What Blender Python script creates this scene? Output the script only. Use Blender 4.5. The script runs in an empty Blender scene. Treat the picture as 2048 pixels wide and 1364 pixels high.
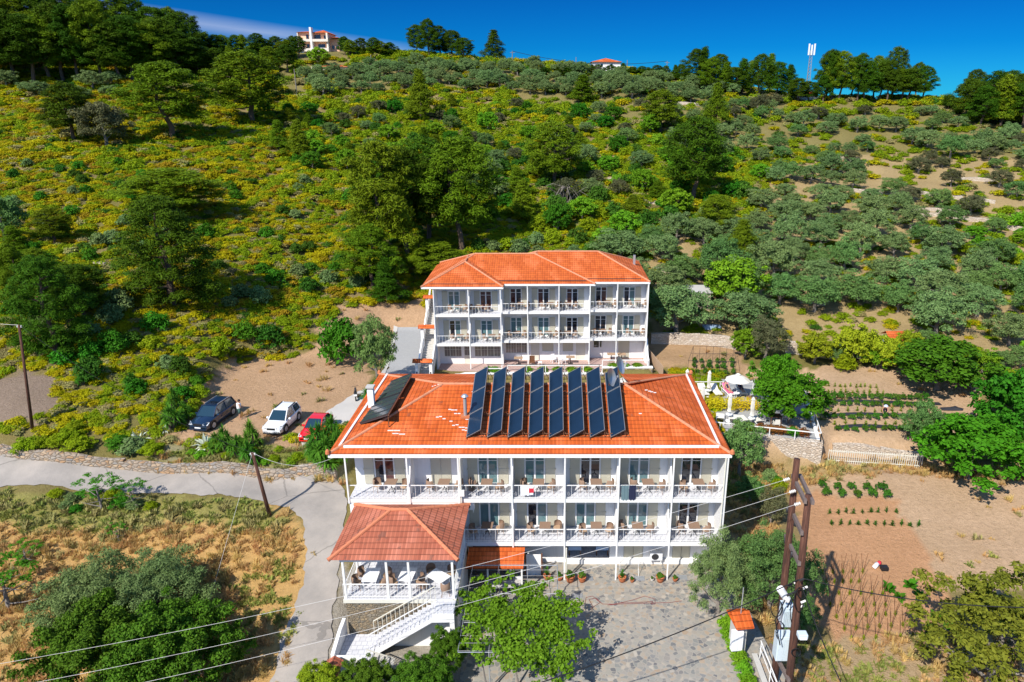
import bpy, math, random
import numpy as np
from mathutils import Vector, Matrix
rad = math.radians
rnd = random.Random(7)
rng = np.random.default_rng(7)
sc = bpy.context.scene
COL = sc.collection

# ---------------------------------------------------------------- camera
TH = math.atan(472/1400); CT, ST = math.cos(TH), math.sin(TH)
FPX, CX, CY, CAMZ, CAMY = 1400.0, 1105.0, 682.0, 29.2, -38.0
cam = bpy.data.cameras.new('camera'); camo = bpy.data.objects.new('camera', cam); COL.objects.link(camo)
cam.sensor_width = 36; cam.lens = FPX/2048*36; cam.shift_x = (1024-CX)/2048
cam.clip_start = .5; cam.clip_end = 9000
camo.location = (0, CAMY, CAMZ); camo.rotation_euler = (math.pi/2-TH, 0, 0)
sc.camera = camo

# ---------------------------------------------------------------- sky and sun
SUN_EL, SUN_AZ = rad(44), (-.56, -.828)          # direction towards the sun on the ground plane
w = bpy.data.worlds.new('World'); sc.world = w; w.use_nodes = True
nt = w.node_tree; nt.nodes.clear()
out = nt.nodes.new('ShaderNodeOutputWorld'); bg = nt.nodes.new('ShaderNodeBackground')
sky = nt.nodes.new('ShaderNodeTexSky'); sky.sky_type = 'NISHITA'; sky.sun_disc = False
sky.sun_elevation = SUN_EL; sky.sun_rotation = math.atan2(SUN_AZ[0], SUN_AZ[1])
sky.altitude = 1500; sky.air_density = 1.0; sky.dust_density = .15; sky.ozone_density = 5
tc = nt.nodes.new('ShaderNodeTexCoord')
sep = nt.nodes.new('ShaderNodeSeparateXYZ'); nt.links.new(tc.outputs['Generated'], sep.inputs[0])
# clear deep blue: the sky texture graded by height above the horizon
rampn = nt.nodes.new('ShaderNodeValToRGB'); nt.links.new(sep.outputs['Z'], rampn.inputs[0])
cr = rampn.color_ramp; cr.elements[0].position = 0; cr.elements[0].color = (.02, .27, .48, 1)
cr.elements[1].position = .36; cr.elements[1].color = (.95, 1, 1, 1)
e = cr.elements.new(.07); e.color = (.004, .18, .39, 1)
e = cr.elements.new(.17); e.color = (.003, .12, .32, 1)
e = cr.elements.new(.24); e.color = (.85, .93, 1, 1)
mul = nt.nodes.new('ShaderNodeMix'); mul.data_type = 'RGBA'; mul.blend_type = 'MULTIPLY'; mul.inputs[0].default_value = 1
nt.links.new(sky.outputs[0], mul.inputs[6]); nt.links.new(rampn.outputs[0], mul.inputs[7])
# a long thin cloud low over the ridge
cmap = nt.nodes.new('ShaderNodeMapping'); cmap.inputs['Scale'].default_value = (1.2, 1.2, 14)
nt.links.new(tc.outputs['Generated'], cmap.inputs[0])
cn = nt.nodes.new('ShaderNodeTexNoise'); cn.inputs['Scale'].default_value = 3; cn.inputs['Detail'].default_value = 4
nt.links.new(cmap.outputs[0], cn.inputs[0])
def wmath(op, a, b=None, clamp=False):
    n = nt.nodes.new('ShaderNodeMath'); n.operation = op; n.use_clamp = clamp
    for i, v in enumerate((a, b)):
        if v is None: continue
        if isinstance(v, (int, float)): n.inputs[i].default_value = v
        else: nt.links.new(v, n.inputs[i])
    return n.outputs[0]
line = wmath('ADD', sep.outputs['Z'], wmath('MULTIPLY', sep.outputs['X'], .119))       # tilted band
lo = wmath('SUBTRACT', 1, wmath('MULTIPLY', wmath('ABSOLUTE', wmath('SUBTRACT', line, .042)), 75), True)
side = wmath('MULTIPLY', wmath('SUBTRACT', -.15, sep.outputs['X']), 14, True)
cm = wmath('MULTIPLY', wmath('MULTIPLY', lo, side), wmath('MULTIPLY', cn.outputs[0], 1.0), True)
cmix = nt.nodes.new('ShaderNodeMix'); cmix.data_type = 'RGBA'; nt.links.new(cm, cmix.inputs[0])
nt.links.new(mul.outputs[2], cmix.inputs[6]); cmix.inputs[7].default_value = (2.6, 3.0, 4.2, 1)
nt.links.new(cmix.outputs[2], bg.inputs[0]); bg.inputs[1].default_value = .125
nt.links.new(bg.outputs[0], out.inputs[0])
sl = bpy.data.lights.new('sun', 'SUN'); sl.energy = 3.8; sl.angle = rad(.5); sl.color = (1, .95, .87)
so = bpy.data.objects.new('sun', sl); COL.objects.link(so); so.location = (-60, -80, 90)
sd = Vector((SUN_AZ[0]*math.cos(SUN_EL), SUN_AZ[1]*math.cos(SUN_EL), math.sin(SUN_EL)))
so.rotation_euler = sd.to_track_quat('Z', 'Y').to_euler()
sc.view_settings.view_transform = 'Standard'; sc.view_settings.look = 'None'
sc.view_settings.exposure = 0.72; sc.view_settings.gamma = 1
sc.cycles.max_bounces = 6; sc.cycles.diffuse_bounces = 3; sc.cycles.glossy_bounces = 2
sc.cycles.transmission_bounces = 2; sc.cycles.transparent_max_bounces = 4

# ---------------------------------------------------------------- photo pixel <-> place
def ray(px, py):
    u = (px-CX)/FPX; v = (CY-py)/FPX
    return u, CT+v*ST, -ST+v*CT
def Wd(px, py, D):                      # point at horizontal distance D from the camera
    u, y, z = ray(px, py); t = D/y
    return (u*t, CAMY+D, CAMZ+z*t)
def Wz(px, py, z0):                     # point at height z0
    u, y, z = ray(px, py); t = (z0-CAMZ)/z
    return (u*t, CAMY+y*t, z0)
def proj(x, y, z):
    Y = y-CAMY; Z = z-CAMZ
    zc = Y*CT-Z*ST; yc = Y*ST+Z*CT
    zc = np.maximum(zc, .1)
    return CX+FPX*x/zc, CY-FPX*yc/zc

# ---------------------------------------------------------------- mesh builder
class MB:
    def __init__(s): s.v = []; s.f = []; s.m = []; s.uv = {}
    def add(s, vs, fs, mi=0):
        o = len(s.v); s.v += [tuple(p) for p in vs]
        for f in fs: s.f.append(tuple(i+o for i in f)); s.m.append(mi)
        return s
    def box(s, x0, y0, z0, x1, y1, z1, mi=0):
        return s.add([(x0,y0,z0),(x1,y0,z0),(x1,y1,z0),(x0,y1,z0),(x0,y0,z1),(x1,y0,z1),(x1,y1,z1),(x0,y1,z1)],
            [(0,3,2,1),(4,5,6,7),(0,1,5,4),(1,2,6,5),(2,3,7,6),(3,0,4,7)], mi)
    def bar(s, p, q, w, h, mi=0):       # rectangular bar between two points
        p = Vector(p); q = Vector(q); d = (q-p).normalized()
        up = Vector((0,0,1)) if abs(d.z) < .95 else Vector((0,1,0))
        a = d.cross(up).normalized(); b = a.cross(d)
        a = a*w/2; b = b*h/2
        vs = [p-a-b, p+a-b, p+a+b, p-a+b, q-a-b, q+a-b, q+a+b, q-a+b]
        return s.add(vs, [(0,1,2,3),(7,6,5,4),(0,4,5,1),(1,5,6,2),(2,6,7,3),(3,7,4,0)], mi)
    def tube(s, pts, r, n=8, mi=0, cap=True):
        pts = [Vector(p) for p in pts]
        rs = r if isinstance(r, (list, tuple)) else [r]*len(pts)
        o = len(s.v); k = len(pts); a = None
        for i, p in enumerate(pts):
            d = (pts[min(i+1,k-1)]-pts[max(i-1,0)]).normalized()
            if a is None:
                up = Vector((0,0,1)) if abs(d.z) < .9 else Vector((1,0,0))
                a = d.cross(up).normalized()
            else: a = (a-d*a.dot(d)).normalized()
            b = a.cross(d)
            for j in range(n):
                t = 2*math.pi*j/n
                s.v.append(tuple(p+(a*math.cos(t)+b*math.sin(t))*rs[i]))
        for i in range(k-1):
            for j in range(n):
                j2 = (j+1) % n
                s.f.append((o+i*n+j, o+i*n+j2, o+(i+1)*n+j2, o+(i+1)*n+j)); s.m.append(mi)
        if cap:
            s.f.append(tuple(o+j for j in reversed(range(n)))); s.m.append(mi)
            s.f.append(tuple(o+(k-1)*n+j for j in range(n))); s.m.append(mi)
        return s
    def lathe(s, prof, n=12, c=(0,0,0), mi=0, a0=0, a1=2*math.pi):
        o = len(s.v); k = len(prof); full = abs(a1-a0-2*math.pi) < 1e-6
        m = n if full else n+1
        for r, z in prof:
            for j in range(m):
                t = a0+(a1-a0)*j/n
                s.v.append((c[0]+r*math.cos(t), c[1]+r*math.sin(t), c[2]+z))
        for i in range(k-1):
            for j in range(n):
                j2 = (j+1) % m
                s.f.append((o+i*m+j, o+i*m+j2, o+(i+1)*m+j2, o+(i+1)*m+j)); s.m.append(mi)
        return s
    def prism(s, poly, axis, a, b, mi=0):   # 2-D outline pushed along an axis ('x','y','z')
        f = {'x': lambda p, t: (t, p[0], p[1]), 'y': lambda p, t: (p[0], t, p[1]), 'z': lambda p, t: (p[0], p[1], t)}[axis]
        n = len(poly)
        return s.add([f(p, a) for p in poly]+[f(p, b) for p in poly],
            [tuple(range(n))[::-1], tuple(range(n, 2*n))]+[(i, (i+1) % n, n+(i+1) % n, n+i) for i in range(n)], mi)
    def poly(s, pts, mi=0): return s.add(pts, [tuple(range(len(pts)))], mi)
    def build(s, name, mats, parent=None, smooth=False, loc=None, rotz=0):
        me = bpy.data.meshes.new(name); me.from_pydata(s.v, [], s.f)
        if not isinstance(mats, (list, tuple)): mats = [mats]
        for m in mats: me.materials.append(m)
        if len(mats) > 1: me.polygons.foreach_set('material_index', s.m)
        if smooth: me.polygons.foreach_set('use_smooth', [True]*len(s.f))
        if s.uv:
            uvl = me.uv_layers.new(name='UVMap'); 
            for fi, uvs in s.uv.items():
                p = me.polygons[fi]
                for k, li in enumerate(p.loop_indices): uvl.data[li].uv = uvs[k]
        me.update()
        o = bpy.data.objects.new(name, me); COL.objects.link(o)
        if parent: o.parent = parent
        if loc: o.location = loc
        if rotz: o.rotation_euler = (0, 0, rotz)
        return o

def tag(o, label=None, cat=None, group=None, kind=None):
    if label: o['label'] = label
    if cat: o['category'] = cat
    if group: o['group'] = group
    if kind: o['kind'] = kind
    return o
def thing(name, label, cat, loc=(0,0,0), rotz=0, group=None):
    o = bpy.data.objects.new(name, None); COL.objects.link(o); o.empty_display_size = .2
    o.location = loc; o.rotation_euler = (0,0,rotz)
    return tag(o, label, cat, group)
def dup(root, loc, rotz=0, label=None, group=None, scale=None):
    r = root.copy(); COL.objects.link(r); r.location = loc; r.rotation_euler = (0,0,rotz)
    if label: r['label'] = label
    if group: r['group'] = group
    if scale is not None: r.scale = scale if isinstance(scale, (tuple, list)) else (scale,)*3
    for ch in KIDS.get(root.name, ()) or list(root.children):
        c = ch.copy(); COL.objects.link(c); c.parent = r
        for g in ch.children:
            d = g.copy(); COL.objects.link(d); d.parent = c
    return r
KIDS = {}

# ---------------------------------------------------------------- materials
def newmat(name):
    m = bpy.data.materials.new(name); m.use_nodes = True
    return m, m.node_tree, m.node_tree.nodes['Principled BSDF']
def N(t, kind, **kw):
    n = t.nodes.new(kind)
    for k, v in kw.items():
        if k.startswith('i_'): n.inputs[k[2:].replace('_', ' ')].default_value = v
        else: setattr(n, k, v)
    return n
def L(t, a, b): t.links.new(a, b)
def ramp(t, fac, stops):
    r = t.nodes.new('ShaderNodeValToRGB'); L(t, fac, r.inputs[0])
    e = r.color_ramp.elements
    while len(e) < len(stops): e.new(.5)
    for x, (p, c) in zip(e, stops):
        x.position = p; x.color = (*c, 1) if len(c) == 3 else c
    return r.outputs[0]
def M(t, op, a, b=None, c=None, clamp=False):
    n = t.nodes.new('ShaderNodeMath'); n.operation = op; n.use_clamp = clamp
    for i, v in enumerate((a, b, c)):
        if v is None: continue
        if isinstance(v, (int, float)): n.inputs[i].default_value = v
        else: L(t, v, n.inputs[i])
    return n.outputs[0]
def mixc(t, f, a, b, mode='MIX'):
    n = t.nodes.new('ShaderNodeMix'); n.data_type = 'RGBA'; n.blend_type = mode
    for i, v in ((0, f), (6, a), (7, b)):
        if isinstance(v, (int, float)): n.inputs[i].default_value = v
        elif isinstance(v, (tuple, list)): n.inputs[i].default_value = (*v, 1) if len(v) == 3 else v
        else: L(t, v, n.inputs[i])
    return n.outputs[2]
def noise(t, vec, scale, detail=4, rough=.6):
    n = N(t, 'ShaderNodeTexNoise'); n.inputs['Scale'].default_value = scale
    n.inputs['Detail'].default_value = detail; n.inputs['Roughness'].default_value = rough
    if vec is not None: L(t, vec, n.inputs['Vector'])
    return n.outputs[0]
def bump(t, b, h, dist, strength=1):
    n = N(t, 'ShaderNodeBump'); n.inputs['Strength'].default_value = strength; n.inputs['Distance'].default_value = dist
    L(t, h, n.inputs['Height']); L(t, n.outputs[0], b.inputs['Normal'])
def simple(name, col, rough=.6, metal=0, var=.12, scale=6, spec=.3, bmp=0):
    m, t, b = newmat(name)
    g = N(t, 'ShaderNodeTexCoord').outputs['Object']
    n = noise(t, g, scale, 5)
    L(t, mixc(t, n, tuple(c*(1-var) for c in col), tuple(min(1, c*(1+var)) for c in col)), b.inputs['Base Color'])
    b.inputs['Roughness'].default_value = rough; b.inputs['Metallic'].default_value = metal
    b.inputs['Specular IOR Level'].default_value = spec
    if bmp: bump(t, b, n, bmp)
    return m
MAT = {}
MAT['white_wall'] = simple('white_render', (.85,.84,.82), .8, var=.05, scale=1.3)
MAT['white_paint'] = simple('white_paint', (.80,.79,.76), .45, var=.04)
def weathered(name, col):
    m, t, b = newmat(name); g = N(t, 'ShaderNodeTexCoord').outputs['Object']
    mp = N(t, 'ShaderNodeMapping'); mp.inputs['Scale'].default_value = (5, 5, .35); L(t, g, mp.inputs[0])
    st = ramp(t, noise(t, mp.outputs[0], 1.6, 6, .7), [(.48,(0,0,0)),(.78,(1,1,1))]); bl = ramp(t, noise(t, g, .7, 5), [(.45,(0,0,0)),(.75,(1,1,1))])
    c = mixc(t, M(t, 'MULTIPLY', st, .30), col, (.52,.49,.43)); L(t, mixc(t, M(t, 'MULTIPLY', bl, .18), c, (.62,.60,.55)), b.inputs['Base Color'])
    b.inputs['Roughness'].default_value = .85; b.inputs['Specular IOR Level'].default_value = .2; return m
MAT['white_wall'] = weathered('weathered_white_render', (.85,.84,.82))
MAT['cream'] = simple('cream_paint', (.68,.65,.55), .5, var=.05)
MAT['shutter'] = None
MAT['steel'] = simple('galvanised_steel', (.5,.52,.54), .4, .6, var=.1)
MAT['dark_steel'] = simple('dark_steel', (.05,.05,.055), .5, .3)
MAT['black'] = simple('black_plastic', (.02,.02,.022), .5)
MAT['wicker'] = simple('brown_wicker', (.27,.175,.12), .7, var=.3, scale=40)
MAT['tan_wood'] = simple('tan_wood', (.42,.29,.19), .6, var=.2)
MAT['brown_wood'] = simple('brown_wood', (.16,.07,.035), .6, var=.3)
MAT['terracotta'] = simple('terracotta', (.52,.17,.07), .8, var=.15)
MAT['white_plastic'] = simple('white_plastic', (.82,.82,.82), .4, var=.03)
MAT['rubber'] = simple('tyre_rubber', (.02,.02,.02), .8)
MAT['pink'] = simple('pink_towel', (.8,.15,.3), .8)
MAT['skin'] = simple('skin', (.50,.27,.17), .5, var=.06)
MAT['hair'] = simple('dark_hair', (.03,.02,.015), .6)
MAT['white_cloth'] = simple('white_cloth', (.8,.8,.8), .9, var=.04)
MAT['canvas'] = simple('parasol_canvas', (.72,.68,.60), .9, var=.05)
MAT['green_cloth'] = simple('green_cloth', (.13,.20,.22), .9)
MAT['navy_cloth'] = simple('navy_cloth', (.02,.025,.06), .9)
MAT['blue_cloth'] = simple('blue_tablecloth', (.30,.42,.60), .9, var=.04)
MAT['red'] = simple('red_fabric', (.6,.03,.05), .8)
MAT['bark'] = simple('bark', (.13,.09,.065), .95, var=.4, scale=9, bmp=.03)
MAT['grey_bark'] = simple('grey_bark', (.22,.19,.16), .95, var=.4, scale=9, bmp=.03)
MAT['black_cable'] = simple('black_cable', (.012,.012,.014), .7)
MAT['white_cable'] = simple('aluminium_wire', (.62,.60,.57), .5)
MAT['concrete'] = simple('concrete', (.50,.48,.44), .9, var=.15, scale=3)
MAT['net'] = simple('black_sheet', (.03,.032,.04), .6)

def glassmat(name, col, rough=.06):
    m, t, b = newmat(name); g = N(t, 'ShaderNodeTexCoord').outputs['Object']
    wv = N(t, 'ShaderNodeTexWave', wave_type='BANDS', bands_direction='X'); wv.inputs['Scale'].default_value = 5; wv.inputs['Distortion'].default_value = 1.5
    L(t, g, wv.inputs[0])
    L(t, mixc(t, wv.outputs[1], tuple(c*.55 for c in col), col), b.inputs['Base Color'])
    b.inputs['Roughness'].default_value = rough; b.inputs['Specular IOR Level'].default_value = .8
    b.inputs['Coat Weight'].default_value = .6; b.inputs['Coat Roughness'].default_value = .02
    return m
MAT['glass_dark'] = glassmat('dark_window_glass', (.016,.02,.032))
MAT['glass_teal'] = glassmat('glass_over_teal_curtain', (.13,.24,.25))
MAT['glass_red'] = glassmat('glass_over_brown_curtain', (.10,.03,.025))
MAT['glass_lace'] = glassmat('glass_over_lace_curtain', (.36,.30,.27))

def shutter():
    m, t, b = newmat('slatted_cream_shutter'); g = N(t, 'ShaderNodeTexCoord').outputs['Object']
    s = N(t, 'ShaderNodeSeparateXYZ'); L(t, g, s.inputs[0])
    fr = M(t, 'FRACT', M(t, 'MULTIPLY', s.outputs[2], 14))
    L(t, mixc(t, M(t, 'GREATER_THAN', fr, .72), (.66,.62,.49), (.40,.38,.29)), b.inputs['Base Color'])
    bump(t, b, fr, .02); b.inputs['Roughness'].default_value = .6
    return m
MAT['shutter'] = shutter()

def tiles(name, base, alt, dark, pitch_v=.36, pitch_u=.24, weather=.0):
    m, t, b = newmat(name); uv = N(t, 'ShaderNodeUVMap').outputs[0]
    s = N(t, 'ShaderNodeSeparateXYZ'); L(t, uv, s.inputs[0])
    u = M(t, 'DIVIDE', s.outputs[0], pitch_u); v = M(t, 'DIVIDE', s.outputs[1], pitch_v)
    fu, fv = M(t, 'FLOOR', u), M(t, 'FLOOR', v)
    cu, cv = M(t, 'FRACT', u), M(t, 'FRACT', v)
    cb = N(t, 'ShaderNodeCombineXYZ'); L(t, fu, cb.inputs[0]); L(t, fv, cb.inputs[1])
    wn = N(t, 'ShaderNodeTexWhiteNoise', noise_dimensions='2D'); L(t, cb.outputs[0], wn.inputs['Vector'])
    big = noise(t, cb.outputs[0], .13, 3)
    col = mixc(t, wn.outputs[0], base, alt)
    patch = ramp(t, big, [(.50, (0,0,0)), (.62, (1,1,1))])
    col = mixc(t, M(t, 'MULTIPLY', patch, .7), col, tuple(min(1, c*1.3+.035) for c in base))
    stain = M(t, 'MULTIPLY', M(t, 'GREATER_THAN', M(t, 'ADD', M(t, 'MULTIPLY', noise(t, uv, .9, 5), .9), M(t, 'MULTIPLY', wn.outputs[0], .22)), .82-weather), .55)
    col = mixc(t, stain, col, dark)
    # the open joint under each course and the trough between two tiles
    jv = M(t, 'LESS_THAN', cv, .13); ju = M(t, 'LESS_THAN', M(t, 'ABSOLUTE', M(t, 'SUBTRACT', cu, .5)), .07)
    col = mixc(t, M(t, 'MULTIPLY', jv, .72), col, tuple(c*.25 for c in base))
    col = mixc(t, M(t, 'MULTIPLY', ju, .35), col, tuple(c*.3 for c in base))
    L(t, col, b.inputs['Base Color'])
    hgt = M(t, 'ADD', M(t, 'MULTIPLY', M(t, 'ABSOLUTE', M(t, 'SINE', M(t, 'MULTIPLY', u, math.pi))), .6), M(t, 'MULTIPLY', M(t, 'SUBTRACT', 1, cv), .7))
    bump(t, b, hgt, .05, .8)
    b.inputs['Roughness'].default_value = .75; b.inputs['Specular IOR Level'].default_value = .25
    return m
MAT['tile'] = tiles('orange_roof_tiles', (.62,.122,.020), (.47,.082,.013), (.22,.08,.04), weather=.05)
MAT['tile_far'] = tiles('orange_roof_tiles_small', (.60,.130,.026), (.47,.09,.018), (.26,.10,.05), weather=.03)
MAT['tile_old'] = tiles('salmon_roof_tiles', (.43,.135,.075), (.35,.10,.055), (.17,.085,.06), weather=.10)
MAT['ridge'] = simple('mortared_ridge_tiles', (.56,.24,.13), .8, var=.35, scale=3)

def stone(name, cols, scale=3.0, mortar=(.35,.32,.27), flat=1.0, joint=.06, bmp=.05, coord='Object', xs=1.0):
    m, t, b = newmat(name); g = N(t, 'ShaderNodeTexCoord').outputs[coord]
    mp = N(t, 'ShaderNodeMapping'); mp.inputs['Scale'].default_value = (xs, xs, flat); L(t, g, mp.inputs[0])
    nz = N(t, 'ShaderNodeTexNoise'); nz.inputs['Scale'].default_value = 2; L(t, mp.outputs[0], nz.inputs['Vector'])
    wv = N(t, 'ShaderNodeVectorMath', operation='SCALE'); L(t, nz.outputs[1], wv.inputs[0]); wv.inputs['Scale'].default_value = .25
    ad = N(t, 'ShaderNodeVectorMath', operation='ADD'); L(t, mp.outputs[0], ad.inputs[0]); L(t, wv.outputs[0], ad.inputs[1])
    vo = N(t, 'ShaderNodeTexVoronoi'); vo.inputs['Scale'].default_value = scale; L(t, ad.outputs[0], vo.inputs['Vector'])
    ve = N(t, 'ShaderNodeTexVoronoi', feature='DISTANCE_TO_EDGE'); ve.inputs['Scale'].default_value = scale; L(t, ad.outputs[0], ve.inputs['Vector'])
    sx = N(t, 'ShaderNodeSeparateColor'); L(t, vo.outputs['Color'], sx.inputs[0])
    k = len(cols)
    c = ramp(t, sx.outputs[0], [((i+.5)/k, cc) for i, cc in enumerate(cols)])
    c = mixc(t, M(t, 'MULTIPLY', noise(t, g, 8, 5), .5), c, mortar)
    c = mixc(t, M(t, 'LESS_THAN', ve.outputs[0], joint), c, mortar)
    L(t, c, b.inputs['Base Color']); b.inputs['Roughness'].default_value = .9; b.inputs['Specular IOR Level'].default_value = .2
    bump(t, b, M(t, 'MINIMUM', ve.outputs[0], .2), bmp*4)
    return m
MAT['crazy'] = stone('crazy_paving', [(.29,.27,.23),(.18,.185,.19),(.39,.31,.225),(.27,.275,.245),(.075,.082,.10),(.45,.40,.33),(.35,.245,.155),(.29,.275,.24)], 3.9, (.33,.30,.255), bmp=.004, joint=.07)
MAT['ledger'] = stone('coursed_stone_veneer', [(.46,.32,.17),(.30,.26,.22),(.55,.40,.22),(.16,.17,.19),(.48,.36,.24),(.60,.50,.36)], 2.2, (.16,.13,.10), flat=3.6, joint=.05)
MAT['rubble'] = stone('brown_rubble_facing', [(.30,.22,.13),(.20,.17,.12),(.36,.27,.16),(.16,.15,.12),(.28,.24,.18)], 5.0, (.20,.16,.11), flat=1.2)
MAT['drystone'] = stone('pale_dry_stone', [(.70,.60,.48),(.58,.47,.36),(.78,.70,.60),(.52,.41,.31),(.66,.55,.43)], 3.4, (.36,.29,.22), flat=1.9, joint=.04)
MAT['roadwall'] = stone('orange_and_grey_stone', [(.50,.30,.16),(.38,.36,.33),(.58,.42,.27),(.28,.27,.26),(.46,.38,.30)], 2.6, (.22,.17,.12), flat=1.8)

def brickpave(name, c1, c2, mortar, sx, sy, joint=.02, coord='Object'):
    m, t, b = newmat(name); g = N(t, 'ShaderNodeTexCoord').outputs[coord]
    br = N(t, 'ShaderNodeTexBrick'); L(t, g, br.inputs['Vector'])
    br.inputs['Color1'].default_value = (*c1, 1); br.inputs['Color2'].default_value = (*c2, 1); br.inputs['Mortar'].default_value = (*mortar, 1)
    br.inputs['Scale'].default_value = 1; br.inputs['Mortar Size'].default_value = joint; br.inputs['Brick Width'].default_value = sx; br.inputs['Row Height'].default_value = sy
    L(t, mixc(t, M(t, 'MULTIPLY', noise(t, g, 2.5, 5), .35), br.outputs[0], tuple(c*.75 for c in c1)), b.inputs['Base Color'])
    b.inputs['Roughness'].default_value = .8; b.inputs['Specular IOR Level'].default_value = .25
    return m
MAT['floor_tile'] = brickpave('pale_floor_tiles', (.66,.66,.68), (.60,.60,.63), (.42,.42,.45), .33, .33)
MAT['pink_tile'] = brickpave('pink_floor_tiles', (.52,.36,.31), (.47,.32,.28), (.34,.24,.21), .35, .35)
MAT['grey_pave'] = brickpave('grey_block_paving', (.42,.42,.41), (.37,.37,.37), (.28,.28,.27), .25, .13, .012)
# ================================================================ TERRAIN
ctl = []
def cz(px, py, z): ctl.append(Wz(px, py, z))
for px, py, z in [(0,1364,-2.2),(300,1364,-1.8),(600,1364,-.3),(0,1150,0),(300,1150,0),(600,1150,.8),(0,1010,2.0),(300,1010,1.9),
                  (550,1040,2.1),(650,1000,2.2),(0,925,3.0),(300,930,2.6),(560,945,2.5),(0,885,4.4),(300,898,3.7),(560,905,3.6),
                  (460,850,3.8),(600,850,3.8),(700,800,3.8),(560,740,4.3),(690,720,4.2),(780,700,3.8),(820,660,4.0),(740,630,5.2),(640,640,5.6)]: cz(px, py, z)
ctl += [(-12,-6,.4),(-5,-8,0),(3,-8,0),(12,-8,0),(0,2,0),(11,4,.1),(0,10,1.0),(0,20,2.2),(-10,22,3.2),(10,22,2.6),(0,33,3.3),(10,36,3.6),(-60,-40,-6),(0,-40,-2),(60,-40,-6)]
for px, py, z in [(1700,1000,.2),(1500,1000,.1),(1900,1000,.4),(2048,1000,.6),(1700,1200,-.8),(1900,1200,-1),(2048,1200,-1),(1650,1364,-1),(1850,1364,-1.6),(2048,1364,-2),
                  (2300,1200,-1),(1500,935,.4),(1640,935,.5),(1850,945,.9),(1700,880,2.3),(1800,800,2.7),(1700,740,3.1),(1900,760,3.2),(2040,840,2.6),(2040,950,1.2),(1400,720,3.2),(1550,720,3.3),(2048,760,4.2)]: cz(px, py, z)
RIDGE = [(-300,100),(0,104),(250,116),(400,112),(580,106),(620,99),(700,100),(760,108),(850,116),(1000,126),(1150,136),(1200,136),(1250,140),(1400,164),(1600,195),(1850,202),(2048,226),(2350,240)]
def column(px, D0, z0, steps):
    D, z = D0, z0
    for py, s in steps:
        u, y, zz = ray(px, py); k = zz/y             # sight line: z = CAMZ + k D
        D1 = (CAMZ-z+s*D)/(s-k); z = z+s*(D1-D); D = D1
        ctl.append((u*D/y, CAMY+D, z))
    for e, dz in ((12, .3), (60, -9), (150, -30)): ctl.append((u*(D+e)/y, CAMY+D+e, z+dz))
def rg(px):
    for (a, b), (c, d) in zip(RIDGE, RIDGE[1:]):
        if a <= px <= c: return b+(d-b)*(px-a)/(c-a)
column(-300, 51, 5.2, [(700,.3),(500,.27),(300,.24),(rg(-300),.235)])
column(0, 51, 5.2, [(760,.32),(620,.28),(500,.27),(400,.25),(300,.24),(200,.235),(rg(0),.235)])
column(250, 54, 5.0, [(760,.3),(620,.28),(500,.27),(400,.25),(300,.24),(200,.235),(rg(250),.235)])
column(500, 66, 5.3, [(620,.27),(500,.27),(400,.25),(300,.24),(200,.235),(rg(500),.235)])
column(750, 80, 5.2, [(560,.28),(450,.27),(350,.25),(250,.235),(rg(750),.235)])
column(1105, 82, 4.6, [(480,.28),(400,.26),(300,.24),(200,.235),(rg(1105),.235)])
column(1350, 75, 4.4, [(600,.22),(500,.24),(400,.24),(300,.235),(rg(1350),.22)])
column(1600, 75, 4.6, [(600,.2),(500,.22),(400,.23),(300,.23),(rg(1600),.21)])
column(1850, 74, 4.8, [(600,.2),(500,.22),(400,.22),(300,.22),(rg(1850),.21)])
column(2048, 73, 5.0, [(600,.2),(500,.22),(400,.22),(300,.22),(rg(2048),.21)])
column(2350, 73, 5.2, [(600,.2),(500,.22),(400,.22),(300,.22),(rg(2350),.21)])
ctl = np.array(ctl); CS = 100.0
def phi(r2): return np.where(r2 > 1e-12, .5*r2*np.log(np.maximum(r2, 1e-12)), 0)
P2 = ctl[:, :2]/CS; n = len(ctl)
K = phi(((P2[:, None]-P2[None])**2).sum(-1))+np.eye(n)*2e-4
A = np.zeros((n+3, n+3)); A[:n, :n] = K; A[:n, n] = 1; A[:n, n+1:] = P2; A[n, :n] = 1; A[n+1:, :n] = P2.T
WT = np.linalg.solve(A, np.concatenate([ctl[:, 2], [0, 0, 0]]))
def tps(x, y):
    q = np.stack([x, y], -1)/CS
    o = np.empty(len(q))
    for i in range(0, len(q), 20000):
        qq = q[i:i+20000]
        o[i:i+20000] = phi(((qq[:, None]-P2[None])**2).sum(-1))@WT[:n]+WT[n]+qq@WT[n+1:]
    return o
def inside(x, y, poly):
    r = np.zeros(np.shape(x), bool); m = len(poly)
    for i in range(m):
        x0, y0 = poly[i][:2]; x1, y1 = poly[(i+1) % m][:2]
        c = (y0 > y) != (y1 > y)
        r ^= c & (x < (x1-x0)*(y-y0)/((y1-y0) or 1e-9)+x0)
    return r
def pdist(x, y, poly):
    d = np.full(np.shape(x), 1e9); m = len(poly)
    for i in range(m):
        x0, y0 = poly[i][:2]; x1, y1 = poly[(i+1) % m][:2]
        dx, dy = x1-x0, y1-y0; t = np.clip(((x-x0)*dx+(y-y0)*dy)/(dx*dx+dy*dy+1e-9), 0, 1)
        d = np.minimum(d, np.hypot(x-x0-t*dx, y-y0-t*dy))
    return np.where(inside(x, y, poly), 0, d)
def zpoly(pts, z): return [Wz(a, b, z)[:2] for a, b in pts]
PADS = []   # (world outline, height, blend distance)
PADS.append(([(-10.8,14),(10.6,14),(10.6,28.6),(-10.8,28.6)], .6, .5))
PADS.append((zpoly([(1650,935),(1850,946),(1850,924),(1650,914)], .8), .8, 1.2))
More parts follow.
